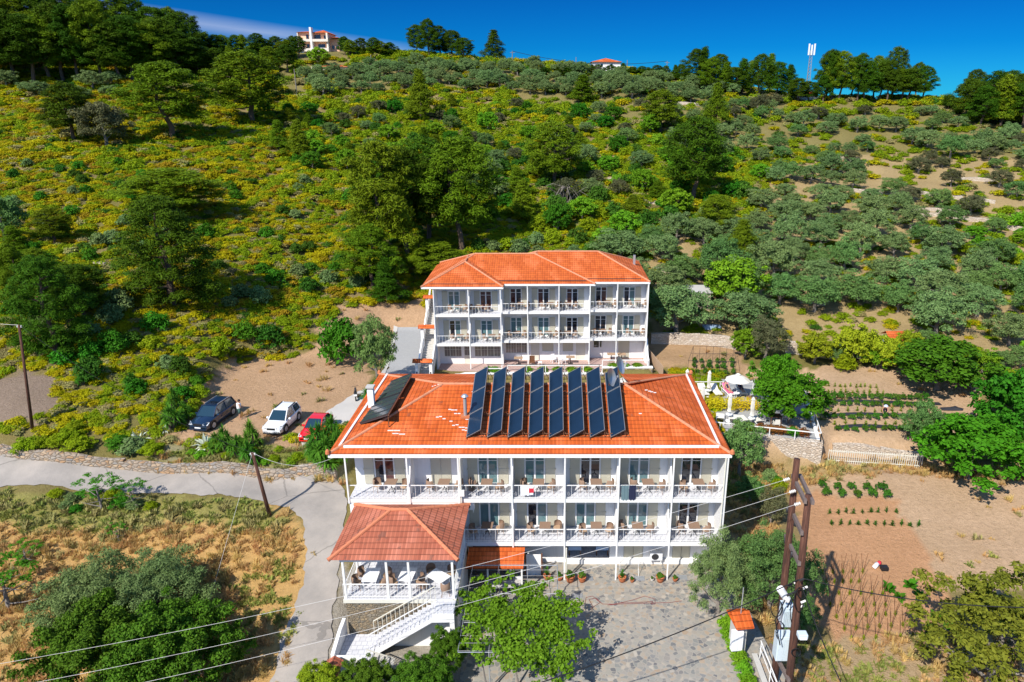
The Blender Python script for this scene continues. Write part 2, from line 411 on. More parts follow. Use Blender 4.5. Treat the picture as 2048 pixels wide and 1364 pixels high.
PADS.append((zpoly([(395,850),(640,905),(760,790),(735,725),(660,715),(500,722),(430,790)], 3.85), 3.85, 3.0))
PADS.append(([(-13.8,29.5),(-11.9,27.0),(-11.5,42),(-20,42),(-20,30)], 3.5, 3.0))
PADS.append(([(-12.2,29.6),(10.4,29.6),(10.4,43),(-12.2,43)], 3.12, .5))
GARD = zpoly([(1330,700),(1440,870),(1640,886),(1850,925),(2000,900),(1960,770),(1760,725),(1480,698)], 2.6)
PADS.append((zpoly([(1300,735),(1380,870),(1640,884),(1668,822),(1620,750),(1480,745)], 2.6), 2.6, .5))
PADS.append(([(-13,-16),(12.9,-16),(11.7,-3),(11.0,14),(-4,14),(-12.2,10),(-12.2,-1),(-5,-6.5),(-13,-10)], -.03, .7))
PADS.append(([(-12.2,-7.4),(-5,-7.4),(-5,-.2),(-12.2,-.2)], .0, .6))
def axis(segs):
    o = [segs[0][0]]
    for (a, st), (b, _) in zip(segs, segs[1:]):
        k = max(1, round((b-a)/st)); o += [a+(b-a)*(i+1)/k for i in range(k)]
    return np.array(o)
GX = axis([(-2600,500),(-600,80),(-280,4),(-120,1.6),(-46,.5),(48,1.4),(150,4),(320,60),(600,500),(2600,1)])
GY = axis([(-600,120),(-60,5),(-14,.5),(42,.9),(80,1.6),(250,4),(430,60),(900,500),(4400,1)])
XX, YY = np.meshgrid(GX, GY); xf, yf = XX.ravel(), YY.ravel()
ZF = tps(np.clip(xf, -300, 330), np.clip(yf, -60, 400))
far = np.clip(np.maximum(np.maximum(-300-xf, xf-330), yf-390)/120, 0, 1)
ZF = ZF*(1-far)+np.minimum(ZF, -8)*far
ZF = np.where(yf > 330, np.minimum(ZF, 30), ZF)
rough = np.zeros_like(ZF)
for a, b, s, am in ((.21,.17,0,.16),(.43,-.37,1.3,.10),(-.31,.55,2.1,.07),(.9,.7,.4,.04)): rough += am*np.sin(xf*a+yf*b+s)*np.cos(xf*b*1.3-yf*a*.8+s*2)
hillm = np.clip((yf-28)/30, 0, 1)+np.clip((-12-xf)/10, 0, 1)*.5+.12
ZF += rough*hillm*1.5
for poly, z0, fall in PADS:
    xs = [p[0] for p in poly]; ys = [p[1] for p in poly]
    k = (xf > min(xs)-fall) & (xf < max(xs)+fall) & (yf > min(ys)-fall) & (yf < max(ys)+fall)
    d = pdist(xf[k], yf[k], poly); wgt = np.clip(1-d/fall, 0, 1); wgt = wgt*wgt*(3-2*wgt)
    ZF[k] = ZF[k]*(1-wgt)+z0*wgt
# terrace steps of the right hand garden and the courtyard are cut by walls built below
ZG = ZF.reshape(XX.shape)
def H(x, y):
    x = np.atleast_1d(np.asarray(x, float)); y = np.atleast_1d(np.asarray(y, float))
    i = np.clip(np.searchsorted(GX, x)-1, 0, len(GX)-2); j = np.clip(np.searchsorted(GY, y)-1, 0, len(GY)-2)
    tx = (x-GX[i])/(GX[i+1]-GX[i]); ty = (y-GY[j])/(GY[j+1]-GY[j])
    return (ZG[j,i]*(1-tx)*(1-ty)+ZG[j,i+1]*tx*(1-ty)+ZG[j+1,i]*(1-tx)*ty+ZG[j+1,i+1]*tx*ty)
def hh(x, y): return float(H(x, y)[0])
DS = np.concatenate([np.arange(22, 110, .4), np.arange(110, 420, 1.2)])
def gp(px, py):                          # where the sight line meets the ground
    u, y, z = ray(px, py); X = u*DS/y; Y = CAMY+DS; Z = CAMZ+z*DS/y
    gap = Z-H(X, Y); below = gap < 0
    if not below.any():                  # just over the crest: stand it on the crest
        k = int(np.argmin(np.where((DS > 120) & (DS < 330), gap, 1e9))); return (float(X[k]), float(Y[k]), hh(X[k], Y[k]))
    i = int(np.argmax(below))
    if i > 0:
        a = (Z[i-1]-H(X[i-1], Y[i-1])[0]); b = (Z[i]-H(X[i], Y[i])[0]); t = a/(a-b) if a != b else 0
        D = DS[i-1]+(DS[i]-DS[i-1])*min(max(t, 0), 1)
    else: D = DS[0]
    X, Y = u*D/y, CAMY+D
    return (X, Y, hh(X, Y))

# ---- which stuff covers which part of the ground (outlines traced once, then fixed to the ground)
zx, zy = proj(xf, yf, ZF)
wob = 6*np.sin(xf*1.7+yf*.9)+5*np.sin(yf*2.3-xf*1.1)+4*np.sin(xf*4.1+yf*3.7)
wsc = np.clip(60/np.maximum(yf+38, 20), .2, 1.3)
qx, qy = zx+wob*wsc, zy+wob*wsc*.6
ZONES = [  # name, colour, outline in photo pixels
 ('hill', (.135,.135,.028), None),
 ('grove', (.40,.29,.14), [(1290,560),(1300,480),(1500,440),(1560,330),(1800,300),(2200,300),(2200,760),(1960,740),(1700,690),(1440,690),(1300,680)]),
 ('topband', (.24,.20,.07), [(560,110),(1500,170),(2200,240),(2200,320),(1500,300),(1000,180),(560,180)]),
 ('strip', (.42,.27,.15), [(1290,670),(1480,690),(1500,745),(1300,735)]),
 ('garden', (.55,.37,.225), [(1640,735),(1800,735),(1960,770),(1990,860),(1900,930),(1640,920),(1440,905),(1480,740)]),
 ('grass_r', (.37,.255,.115), [(1440,925),(1860,925),(2060,930),(2060,1000),(1700,960),(1560,980),(1540,1364),(1500,1420),(1450,1180)]),
 ('soil_r', (.52,.35,.215), [(1600,965),(1780,940),(2300,1000),(2300,1180),(1900,1180),(1740,1100),(1640,1080)]),
 ('soil_o', (.54,.295,.155), [(1590,985),(1790,1000),(1900,1200),(1830,1290),(1660,1290),(1610,1180)]),
 ('lower_r', (.45,.32,.18), [(1560,1280),(2300,1260),(2900,2200),(1540,2200)]),
 ('dry', (.52,.32,.12), [(-300,980),(560,1010),(640,1100),(590,1420),(560,2200),(-1500,2200),(-900,1000)]),
 ('dry_g', (.30,.27,.08), [(-300,975),(540,1000),(590,1060),(380,1040),(200,1060),(-300,1030)]),
 ('bank', (.30,.27,.15), [(330,885),(420,860),(700,900),(700,960),(400,940),(300,930)]),
 ('lot', (.53,.335,.195), [(340,880),(385,800),(425,745),(480,718),(600,712),(632,680),(648,640),(690,612),(850,594),(885,660),(785,660),(735,740),(735,800),(640,870),(560,905),(400,880)]),
 ('lotg', (.20,.21,.05), [(330,895),(400,872),(520,885),(640,905),(600,935),(380,925)]),
 ('bare_l', (.27,.20,.15), [(-60,760),(110,740),(130,800),(60,850),(-60,840)]),
 ('court', (.40,.36,.30), [(690,1140),(1450,1140),(1470,1250),(1540,1420),(560,1420)]),
]
COLR = np.tile(np.array(ZONES[0][1]), (len(xf), 1)); ZID = np.zeros(len(xf), int)
for i, (nm, c, pl) in enumerate(ZONES):
    if pl is None: continue
    k = inside(qx, qy, pl) & (yf > -36) & (yf < 260)
    COLR[k] = c; ZID[k] = i
big = .5+.25*np.sin(xf*.11+yf*.07)+.25*np.sin(xf*.05-yf*.13+2)
hm = ZID == 0
COLR[hm] = (np.array((.19,.17,.045))*(1-big[hm, None])+np.array((.30,.22,.10))*big[hm, None])
quads = []
nx, ny = len(GX), len(GY)
idx = np.arange(nx*ny).reshape(ny, nx)
F = np.stack([idx[:-1,:-1], idx[:-1,1:], idx[1:,1:], idx[1:,:-1]], -1).reshape(-1, 4)
def fastmesh(name, V, Fq, mats, smooth=False, matidx=None, attr=None):
    me = bpy.data.meshes.new(name); V = np.asarray(V, np.float32); Fq = np.asarray(Fq, np.int32); k = Fq.shape[1]
    me.vertices.add(len(V)); me.vertices.foreach_set('co', V.ravel())
    me.loops.add(Fq.size); me.loops.foreach_set('vertex_index', Fq.ravel())
    me.polygons.add(len(Fq)); me.polygons.foreach_set('loop_start', np.arange(0, Fq.size, k, dtype=np.int32))
    for m in (mats if isinstance(mats, (list, tuple)) else [mats]): me.materials.append(m)
    if matidx is not None: me.polygons.foreach_set('material_index', np.asarray(matidx, np.int32))
    if smooth: me.polygons.foreach_set('use_smooth', np.ones(len(Fq), bool))
    me.update(calc_edges=True)
    if attr is not None:
        a = me.color_attributes.new(name='zone', type='FLOAT_COLOR', domain='POINT')
        a.data.foreach_set('color', np.concatenate([attr, np.ones((len(V), 1))], 1).astype(np.float32).ravel())
    return me
def groundmat():
    m, t, b = newmat('bare_earth_and_scrub_soil'); g = N(t, 'ShaderNodeTexCoord').outputs['Object']
    a = N(t, 'ShaderNodeAttribute', attribute_name='zone').outputs[0]
    n1 = noise(t, g, .35, 6, .65); n2 = noise(t, g, 3.2, 6, .7); n3 = noise(t, g, 13, 3, .7)
    c = mixc(t, M(t, 'MULTIPLY', ramp(t, n1, [(.38,(0,0,0)),(.62,(1,1,1))]), .30), a, mixc(t, 1, a, (.60,.58,.50), 'MULTIPLY'))
    c = mixc(t, M(t, 'MULTIPLY', ramp(t, n2, [(.40,(0,0,0)),(.66,(1,1,1))]), .45), c, mixc(t, 1, a, (.58,.56,.52), 'MULTIPLY'))
    c = mixc(t, M(t, 'MULTIPLY', ramp(t, n3, [(.62,(0,0,0)),(.70,(1,1,1))]), .5), c, (.60,.50,.38))
    c = mixc(t, M(t, 'MULTIPLY', ramp(t, noise(t, g, 7, 4, .7), [(.58,(0,0,0)),(.66,(1,1,1))]), .45), c, (.13,.11,.035))
    L(t, c, b.inputs['Base Color']); b.inputs['Roughness'].default_value = .95; b.inputs['Specular IOR Level'].default_value = .1
    wv = N(t, 'ShaderNodeTexWave', wave_type='BANDS', bands_direction='Y'); wv.inputs['Scale'].default_value = .9; wv.inputs['Distortion'].default_value = 5; wv.inputs['Detail'].default_value = 3; L(t, g, wv.inputs[0])
    bump(t, b, M(t, 'ADD', M(t, 'ADD', n2, M(t, 'MULTIPLY', n3, .7)), M(t, 'MULTIPLY', wv.outputs[1], .05)), .16, .8)
    return m
MAT['ground'] = groundmat()
gme = fastmesh('ground', np.stack([xf, yf, ZF], -1), F, MAT['ground'], True, attr=COLR)
go = bpy.data.objects.new('ground', gme); COL.objects.link(go); tag(go, kind='structure')

def ribbon(name, pairs, mat, off=.06, nw=8, step=.5, kind='structure'):
    A = [Vector(gp(*p)[:2]) for p, _ in pairs]; B = [Vector(gp(*q)[:2]) for _, q in pairs]
    V = []; rows = 0
    for i in range(len(A)-1):
        k = max(2, int((A[i+1]-A[i]).length/step), int((B[i+1]-B[i]).length/step))
        for j in range(k+(i == len(A)-2)):
            t = j/k
            def cr_(Pt):
                p0 = Pt[max(i-1,0)]; p1 = Pt[i]; p2 = Pt[i+1]; p3 = Pt[min(i+2, len(Pt)-1)]
                return .5*((2*p1)+(p2-p0)*t+(2*p0-5*p1+4*p2-p3)*t*t+(3*p1-p0-3*p2+p3)*t**3)
            a, b = cr_(A), cr_(B)
            for q in range(nw+1): V.append(a.lerp(b, q/nw+((q == nw)-(q == 0))*(.10*math.sin(rows*.9)+.08*math.sin(rows*2.3+1))/max(1,(b-a).length)))
            rows += 1
    V = np.array([[p.x, p.y] for p in V]); Z = H(V[:, 0], V[:, 1])+off
    idx = np.arange(rows*(nw+1)).reshape(rows, nw+1)
    Fq = np.stack([idx[:-1,:-1], idx[:-1,1:], idx[1:,1:], idx[1:,:-1]], -1).reshape(-1, 4)
    me = fastmesh(name, np.column_stack([V, Z]), Fq, mat, True)
    # face up
    if me.polygons[0].normal.z < 0: me.flip_normals()
    o = bpy.data.objects.new(name, me); COL.objects.link(o); tag(o, kind=kind); return o
def roadmat(name, c, c2):
    m, t, b = newmat(name); g = N(t, 'ShaderNodeTexCoord').outputs['Object']
    n1 = noise(t, g, .5, 6, .65); n2 = noise(t, g, 9, 4, .7)
    col = mixc(t, ramp(t, n1, [(.35,(0,0,0)),(.65,(1,1,1))]), c, c2)
    col = mixc(t, M(t, 'MULTIPLY', n2, .35), col, tuple(x*.6 for x in c))
    vo = N(t, 'ShaderNodeTexVoronoi', feature='DISTANCE_TO_EDGE'); vo.inputs['Scale'].default_value = .22; 
    nz = N(t, 'ShaderNodeTexNoise'); nz.inputs['Scale'].default_value = .8; nz.inputs['Detail'].default_value = 5; L(t, g, nz.inputs['Vector'])
    L(t, mixc(t, .35, g, nz.outputs[1]), vo.inputs['Vector'])
    col = mixc(t, M(t, 'MULTIPLY', M(t, 'LESS_THAN', vo.outputs[0], .006), .45), col, tuple(x*.35 for x in c))
    L(t, col, b.inputs['Base Color']); b.inputs['Roughness'].default_value = .9; bump(t, b, n2, .02)
    return m
MAT['road'] = roadmat('worn_pale_asphalt', (.29,.262,.232), (.40,.352,.305))
MAT['drive'] = roadmat('poured_concrete', (.52,.49,.45), (.60,.56,.51))
road = ribbon('road', [((-520,968),(-520,896)),((-160,974),(-160,898)),((0,976),(0,907)),((142,979),(124,924)),((319,988),(248,938)),((400,991),(369,946)),((479,995),(486,948)),((553,1011),(572,957)),
   ((596,1029),(668,962)),((608,1062),(692,992)),((611,1128),(686,1085)),((596,1199),(672,1185)),((567,1270),(662,1270)),((543,1364),(650,1364)),((528,1420),(645,1420))], MAT['road'])
ribbon('driveway', [((596,870),(610,905)),((640,836),(690,880)),((680,806),(735,850)),((728,778),(775,815))], MAT['drive'], .05)
ribbon('paved_path', [((795,655),(862,655)),((785,705),(860,705)),((768,755),(855,755)),((750,800),(840,800))], MAT['grey_pave'], .05)
ribbon('path_edging', [((788,652),(795,655)),((778,705),(785,705)),((760,755),(768,755))], MAT['concrete'], .10, 2)
cy = MB(); cy.poly([(-5.0,-20,.012),(13.0,-20,.012),(12.7,-9.6,.012),(12.0,-3,.012),(11.3,-.9,.012),(10.7,-.9,.012),(10.7,1.9,.012),(-5.0,1.9,.012)])
tag(cy.build('courtyard_paving', MAT['crazy']), kind='structure')
cy = MB(); cy.box(-2.4,-.85,.0,11.3,1.75,.14)
tag(cy.build('patio_step', MAT['crazy']), kind='structure')
# ================================================================ BUILDINGS
def roof_face(mb, pts, mi=0):
    P = [Vector(p) for p in pts]; nrm = (P[1]-P[0]).cross(P[2]-P[0]).normalized()
    if nrm.z < 0: nrm = -nrm; P = P[::-1]; pts = pts[::-1]
    up = (Vector((0,0,1))-nrm*nrm.z).normalized(); ud = up.cross(nrm)
    mb.uv[len(mb.f)] = [(p.dot(ud), p.dot(up)) for p in P]
    mb.poly(pts, mi)
def caps(mb, p, q, r=.12, step=.4):
    p, q = Vector(p), Vector(q); n_ = max(1, int((q-p).length/step))
    for i in range(n_):
        a = p.lerp(q, i/n_); b = p.lerp(q, (i+1.08)/n_)
        mb.tube([a, b], [r, r*.82], 8)

def shutter_leaf(mb, x, y, z0, z1, w):
    mb.box(x, y, z0, x+w, y+.04, z1)
def door_unit(par, xc, yw, z0, glass, h=2.15, w=1.3, slats=(-1, 1), sw=.62, ajar=0, closed=False, leaf_glass=None):
    """glass double door with white frame, its two panes and the open shutters either side"""
    if closed:
        for s in (-1, 1):
            m = MB(); m.box(min(xc, xc+s*w/2)+.01, yw-.06, z0+.03, max(xc, xc+s*w/2)-.01, yw-.02, z0+h)
            m.build('shutter', MAT['shutter'], par)
        return
    f = MB(); t = .075
    for x in (xc-w/2, xc+w/2-t, xc-t/2-.02): f.box(x, yw-.05, z0, x+t+(.04 if x == xc-t/2-.02 else 0), yw+.05, z0+h)
    f.box(xc-w/2, yw-.052, z0+h-.07, xc+w/2, yw+.052, z0+h); f.box(xc-w/2, yw-.052, z0, xc+w/2, yw+.052, z0+.09)
    for s in (-1, 1):
        a = xc+(s-1)/2*w/2; f.box(a+.06, yw-.03, z0+h*.78, a+w/2-.06, yw+.03, z0+h*.78+.035)
    fr = f.build('glass_door', MAT['white_paint'], par)
    for i, s in enumerate((-1, 1)):
        p = MB(); a = xc+(s-1)/2*w/2; p.box(a+.04, yw-.012, z0+.05, a+w/2-.04, yw+.012, z0+h-.04)
        p.build('pane', leaf_glass[i] if leaf_glass else glass, fr)
    for s in slats:
        m = MB(); x0 = xc+s*(w/2+.03) if s > 0 else xc-w/2-.03-sw
        m.box(x0, yw-.07, z0+.04, x0+sw, yw-.03, z0+h)
        m.box(x0+.05, yw-.085, z0+h*.48, x0+sw-.05, yw-.065, z0+h*.52)
        kx = x0+sw if s > 0 else x0; m.box(kx-.03, yw-.12, z0+h*.5, kx+.05, yw-.03, z0+h*.5+.09)
        m.build('shutter', MAT['shutter'], par)
def railing(par, x0, x1, y, z0, h=.95, step=.33, r=.009, name='railing', mat=None, legs=True):
    m = MB(); n_ = max(2, int((x1-x0)/step))
    m.box(x0, y-.025, z0+h-.03, x1, y+.025, z0+h+.01); m.box(x0, y-.015, z0+.08, x1, y+.015, z0+.11)
    for i in range(n_+1):
        x = x0+(x1-x0)*i/n_; m.box(x-r, y-r, z0, x+r, y+r, z0+h-.03)
    for i in range(0, n_, 3):
        x = x0+(x1-x0)*(i+.5)/n_; m.tube([(x-.06,y,z0+.35),(x,y,z0+.5),(x+.06,y,z0+.35),(x,y,z0+.2),(x-.06,y,z0+.35)], .008, 4, cap=False)
    return m.build(name, mat or MAT['white_paint'], par)
def divider(par, x, y0, y1, z0, z1):
    d = y1-y0; o = [(y0+.02,z0+.001),(y1,z0+.001),(y1,z1),(y0+d*.52,z1),(y0+d*.44,z0+2.0),(y0+d*.32,z0+1.5),(y0+d*.2,z0+1.2),(y0+.02,z0+1.02)]
    m = MB(); m.prism(o, 'x', x-.04, x+.04); m.build('balcony_divider', MAT['white_wall'], par)
def wall_with_holes(par, x0, x1, y0, y1, z0, z1, holes, name='wall', mat=None):
    m = MB(); xs = sorted(holes, key=lambda h: h[0]); x = x0
    for a, b, c, d in xs:
        if a > x: m.box(x, y0, z0, a, y1, z1)
        if c > z0: m.box(a, y0, z0, b, y1, c)
        if d < z1: m.box(a, y0, d, b, y1, z1)
        x = b
    if x < x1: m.box(x, y0, z0, x1, y1, z1)
    return m.build(name, mat or MAT['white_wall'], par)

# ---------------------------------------------------------------- front hotel
B1 = [-12.6,-8.87,-5.75,-2.5,.757,4.07,7.38,10.66]
ZL1, ZL2, ZE = 2.9, 6.05, 9.15
BD = 1.8
hotel = thing('hotel_building', 'long white hotel in front with orange hipped roof carrying the rows of solar collectors', 'hotel', (0,0,0))
G = MAT
def floor_front(z, edges, top, doors):
    xs, xe = edges[0], edges[-1]
    s = MB(); s.box(xs-.02, -.02, z-.24, xe+.02, BD+.1, z-.012); s.build('balcony_slab', G['white_wall'], hotel)
    s = MB(); s.box(xs, .0, z-.012, xe, BD, z); s.build('balcony_floor', G['floor_tile'], hotel)
    s = MB(); s.box(xs-.03, -.06, z-.22, xe+.03, -.02, z+.04); s.build('slab_trim', G['white_paint'], hotel)
    holes = []
    for i, (a, b) in enumerate(zip(edges, edges[1:])):
        dc = doors[i]; xc = a+(b-a)*dc['c']
        if not dc.get('closed'): holes.append((xc-.62, xc+.62, z+.02, z+2.12))
    wall_with_holes(hotel, xs, xe, BD, BD+.2, z, top, holes)
    for i, (a, b) in enumerate(zip(edges, edges[1:])):
        dc = doors[i]; xc = a+(b-a)*dc['c']
        door_unit(hotel, xc, BD+.0, z+.02, None, closed=dc.get('closed'), slats=dc.get('s', (-1,1)), leaf_glass=dc.get('g'))
        railing(hotel, a+.06, b-.06, .03, z)
        if i: divider(hotel, a, 0, BD, z, top-.01)
        m = MB(); m.lathe([(0,.0),(.07,0),(.09,-.08),(.05,-.16),(0,-.17)], 8, (xc, BD-.14, top-.3)); m.build('wall_lamp', G['dark_steel'], hotel)
gd, gt, gr = G['glass_dark'], G['glass_teal'], G['glass_red']
floor_front(ZL2, B1, ZE-.1, [dict(c=.50,g=(gd,gr)),dict(c=.56,closed=True),dict(c=.50,g=(gt,gt)),dict(c=.42,g=(gt,gt)),dict(c=.50,g=(gd,gd)),dict(c=.44,g=(gt,gt)),dict(c=.45,g=(gd,gd))])
floor_front(ZL1, B1[2:], ZL2-.25, [dict(c=.50,g=(gt,gt)),dict(c=.46,g=(gd,gt)),dict(c=.42,g=(gt,gt),s=(-1,1)),dict(c=.45,g=(gt,gt)),dict(c=.45,g=(gd,gd))])
# posts in front of the balconies, top to ground
for i, x in enumerate(B1):
    zb = .14 if x > -3 else (0 if x > -6 else 5.8)
    m = MB(); m.box(x-.045, -.12, zb, x+.045, -.0605, ZE-.12)
    if x < -6 and i: m.box(x-.1,-.11,ZL2-.3,x+.1,-.061,ZL2+.9)
    m.build('post', G['white_paint'], hotel)
for x, z0_, z1_ in ((-5.62,5.9,8.95),(10.5,.2,8.95),(.88,.2,2.6)):
    m = MB(); m.tube([(x,-.17,z1_),(x,-.17,z0_)], .05, 8); m.build('downpipe', G['cream'], hotel)
m = MB(); m.box(-5.8,-.3,ZL2+.35,-5.42,-.125,ZL2+.72); m.build('junction_box', G['white_paint'], hotel)
# ends and body
m = MB(); m.box(B1[0]-.0,-.02+.001,-.4,B1[0]+.18,-.0+BD+.2,ZL2-.24); m.box(B1[0],BD+.2,-.4,B1[0]+.2,12.9,ZE-.1); m.build('end_wall', G['white_wall'], hotel)
m = MB(); m.box(B1[-1]-.12,0,0,B1[-1],BD,ZL2-.24); m.box(B1[-1]-.2,BD+.2,-.4,B1[-1],12.9,ZE-.1); m.build('end_wall', G['white_wall'], hotel)
m = MB(); m.box(B1[-1]-.11,.0,ZL2,B1[-1]-.001,BD,ZE-.1); m.build('end_wall', G['white_wall'], hotel)
m = MB(); m.box(B1[0]+.2,12.7,0,-5.6,12.9,ZE-.1); m.box(5.4,12.7,0,B1[-1]-.2,12.9,ZE-.1); m.box(-5.6,6.4,0,5.4,6.55,ZE+1.3); m.box(-5.6,6.55,0,-5.45,12.7,ZE-.1); m.box(5.25,6.55,0,5.4,12.7,ZE-.1); m.build('rear_wall', G['white_wall'], hotel)
m = MB(); m.box(B1[0]+.18,-.018,-.3,B1[2]-.06,BD,ZL2-.245); m.build('lower_wall', G['white_wall'], hotel)
# ground floor wall: closed windows, the recessed sitting place, a small high window
wall_with_holes(hotel, B1[2]+.1, B1[-1]-.12, BD, BD+.2, .0, ZL1-.245, [(-1.6,-.2,1.55,2.5),(B1[4]+.1,B1[5]-.25,.35,2.6),(4.75,6.05,.45,2.45),(8.0,9.2,.35,2.45)], 'ground_floor_wall')
m = MB(); m.box(-1.55,BD+.08,1.6,-.25,BD+.12,2.46); w_ = m.build('window', G['shutter'], hotel)
m = MB(); m.box(-1.66,BD-.03,1.47,-.14,BD+.02,1.55); m.build('sill', G['concrete'], w_)
for a, b, z0 in ((4.75,6.05,.45),(8.0,9.2,.35)):
    c = (a+b)/2; m = MB(); m.box(a+.02,BD+.04,z0+.02,c-.01,BD+.09,2.43); m.box(c+.01,BD+.04,z0+.02,b-.02,BD+.09,2.43); m.build('shutter', G['shutter'], hotel)
# recess room
m = MB(); x0, x1 = B1[4]+.1, B1[5]-.25; m.box(x0,BD+2.6,.3,x1,BD+2.7,2.65); m.box(x0-.1,BD+.2,.3,x0,BD+2.7,2.65); m.box(x1,BD+.2,.3,x1+.1,BD+2.7,2.65); m.build('recess_wall', G['white_wall'], hotel)
m = MB(); m.box(x0,BD+.001,.3,x1,BD+2.6,.352); m.build('recess_floor', G['floor_tile'], hotel)
# solid plinth in front of the ground floor rooms
m = MB(); m.box(B1[4]+.12, BD-.25, .14, B1[-1]-.12, BD-.001, .45); m.build('plinth', G['white_wall'], hotel)
# roof
er = dict(xl=-13.57, xr=10.85, yf=-.12, yb=13.2, z=9.22); rz = 11.3
RL, RR, RY = (-7.4,6.0,rz), (4.85,6.0,rz), 6.0
FL, FR = (er['xl'],er['yf'],er['z']), (er['xr'],er['yf'],er['z'])
BL, BR = (er['xl'],er['yb'],er['z']), (er['xr'],er['yb'],er['z'])
m = MB()
roof_face(m, [FL, FR, RR, RL]); roof_face(m, [BL, FL, RL]); roof_face(m, [FR, BR, RR])
nl, nr_, ny_ = -5.5, 5.3, 6.35           # open yard behind the middle of the ridge
zn = rz-(ny_-6)*(rz-9.22)/7.2
roof_face(m, [RL, (nl,6.0,rz), (nl,13.2,9.22), BL])
roof_face(m, [RR, BR, (nr_,13.2,9.22), (nr_,6.0,rz)] if nr_ > RR[0] else [RR, BR, (nr_,13.2,9.22)])
roof_face(m, [(nl,6.0,rz), RR, (RR[0],ny_,zn), (nl,ny_,zn)])
roof = m.build('roof', G['tile'], hotel)
m = MB()
for a, b in ((FL,RL),(FR,RR),(RL,RR),(BL,RL),(BR,RR)): caps(m, a, b, .11)
m.build('ridge_cap', G['ridge'], roof)
for p in (FL, FR, BL, BR): m = MB(); m.lathe([(.0,.0),(.16,.02),(.13,.2),(.05,.3),(0,.32)], 8, (p[0],p[1],p[2]+.02)); m.build('roof_finial', G['terracotta'], roof)
m = MB(); m.box(er['xl'],er['yf']-.03,8.98,er['xr'],er['yf']+.12,9.2); m.box(er['xl'],er['yf']+.12,8.98,er['xl']+.15,13.2,9.2); m.box(er['xr']-.15,er['yf']+.12,8.98,er['xr'],13.2,9.2)
m.build('gutter', G['white_paint'], roof)
m = MB(); m.box(er['xl']+.15,er['yf']+.12,9.02,er['xr']-.15,BD+.2,9.1); m.box(er['xl']+.15,BD+.2,9.02,B1[0],13,9.1); m.build('soffit', G['white_wall'], hotel)
def zroof(x, y):                     # height of the front hotel roof
    sl_ = (rz-9.22)/(RY-er['yf']); a = 9.22+(y-er['yf'])*sl_
    b = 9.22+(x-er['xl'])*(rz-9.22)/(RL[0]-er['xl']); c = 9.22+(er['xr']-x)*(rz-9.22)/(er['xr']-RR[0])
    return min(a, b, c, rz)
m = MB()                             # raised white upstand running round the roof
def strip(p, q, w_=.14):
    m.bar((*p, zroof(*p)+.05), (*q, zroof(*q)+.05), w_, .12)
strip((-12.75,.42),(10.15,.42)); strip((-13.0,.45),(-12.72,12.3)); strip((10.2,.45),(10.35,12.5))
m.build('roof_upstand', G['white_paint'], roof)
# mortar repairs on the tiles
for px, py in [(863,776),(895,796),(872,828),(884,838),(899,846),(930,838),(905,862),(918,871),(925,880),(934,834),(908,810),(777,880),(787,892),(943,776),(1278,810),(1290,782)]:
    X, Y, _ = Wz(px, py, 10.2); X, Y, _ = Wz(px, py, zroof(X, Y)+.03); z = zroof(X, Y); m = MB()
    for k in range(rnd.randint(1, 4)):
        xx = X+k*.2+rnd.uniform(-.03,.03); yy = Y+rnd.choice((0,0,.05)); m.box(xx, yy, zroof(xx,yy)+.0, xx+.19, yy+.045, zroof(xx,yy)+.045)
    m.build('mortar_patch', G['white_paint'], roof)
# low yard wall and back block seen behind the ridge: stone veneered retaining wall of the upper terrace
y0_ = 29.0
rw = thing('retaining_wall', 'multicoloured ledger stone retaining wall below the patio of the rear hotel', 'stone wall', (0,y0_,0))
m = MB(); m.box(-11.9,0,0,5.2,.45,3.0); m.build('stone_face', G['ledger'], rw)
m = MB(); m.box(5.2,1.1,0,10.4,1.5,3.25); m.box(5.15,.05,0,5.4,1.1,3.1); m.build('stone_face', G['ledger'], rw)
m = MB(); m.box(-11.95,-.04,3.0,5.24,.49,3.1); m.box(5.24,1.06,3.25,10.45,1.54,3.35); m.build('coping', G['white_wall'], rw)
m = MB(); m.box(-5.6,-.5,0,-5.1,0,2.9); m.build('buttress', G['ledger'], rw)
# rail with planters along the edge of the patio
fn = thing('metal_fence', 'white tubular rail along the patio edge of the rear hotel, in two steps', 'railing', (0,29.2,3.1))
m = MB()
for a, b, y, z in ((-6.9,-4.6,0,-.3),(-4.6,5.1,0,.05),(5.2,9.9,1.1,.22)):
    m.box(a,y-.04,z+.72,b,y+.04,z+.8)
    k = int((b-a)/1.7)
    for i in range(k+1): x = a+(b-a)*i/k; m.box(x-.035,y-.035,-.0,x+.035,y+.035,z+.72)
m.build('rail', G['white_paint'], fn)

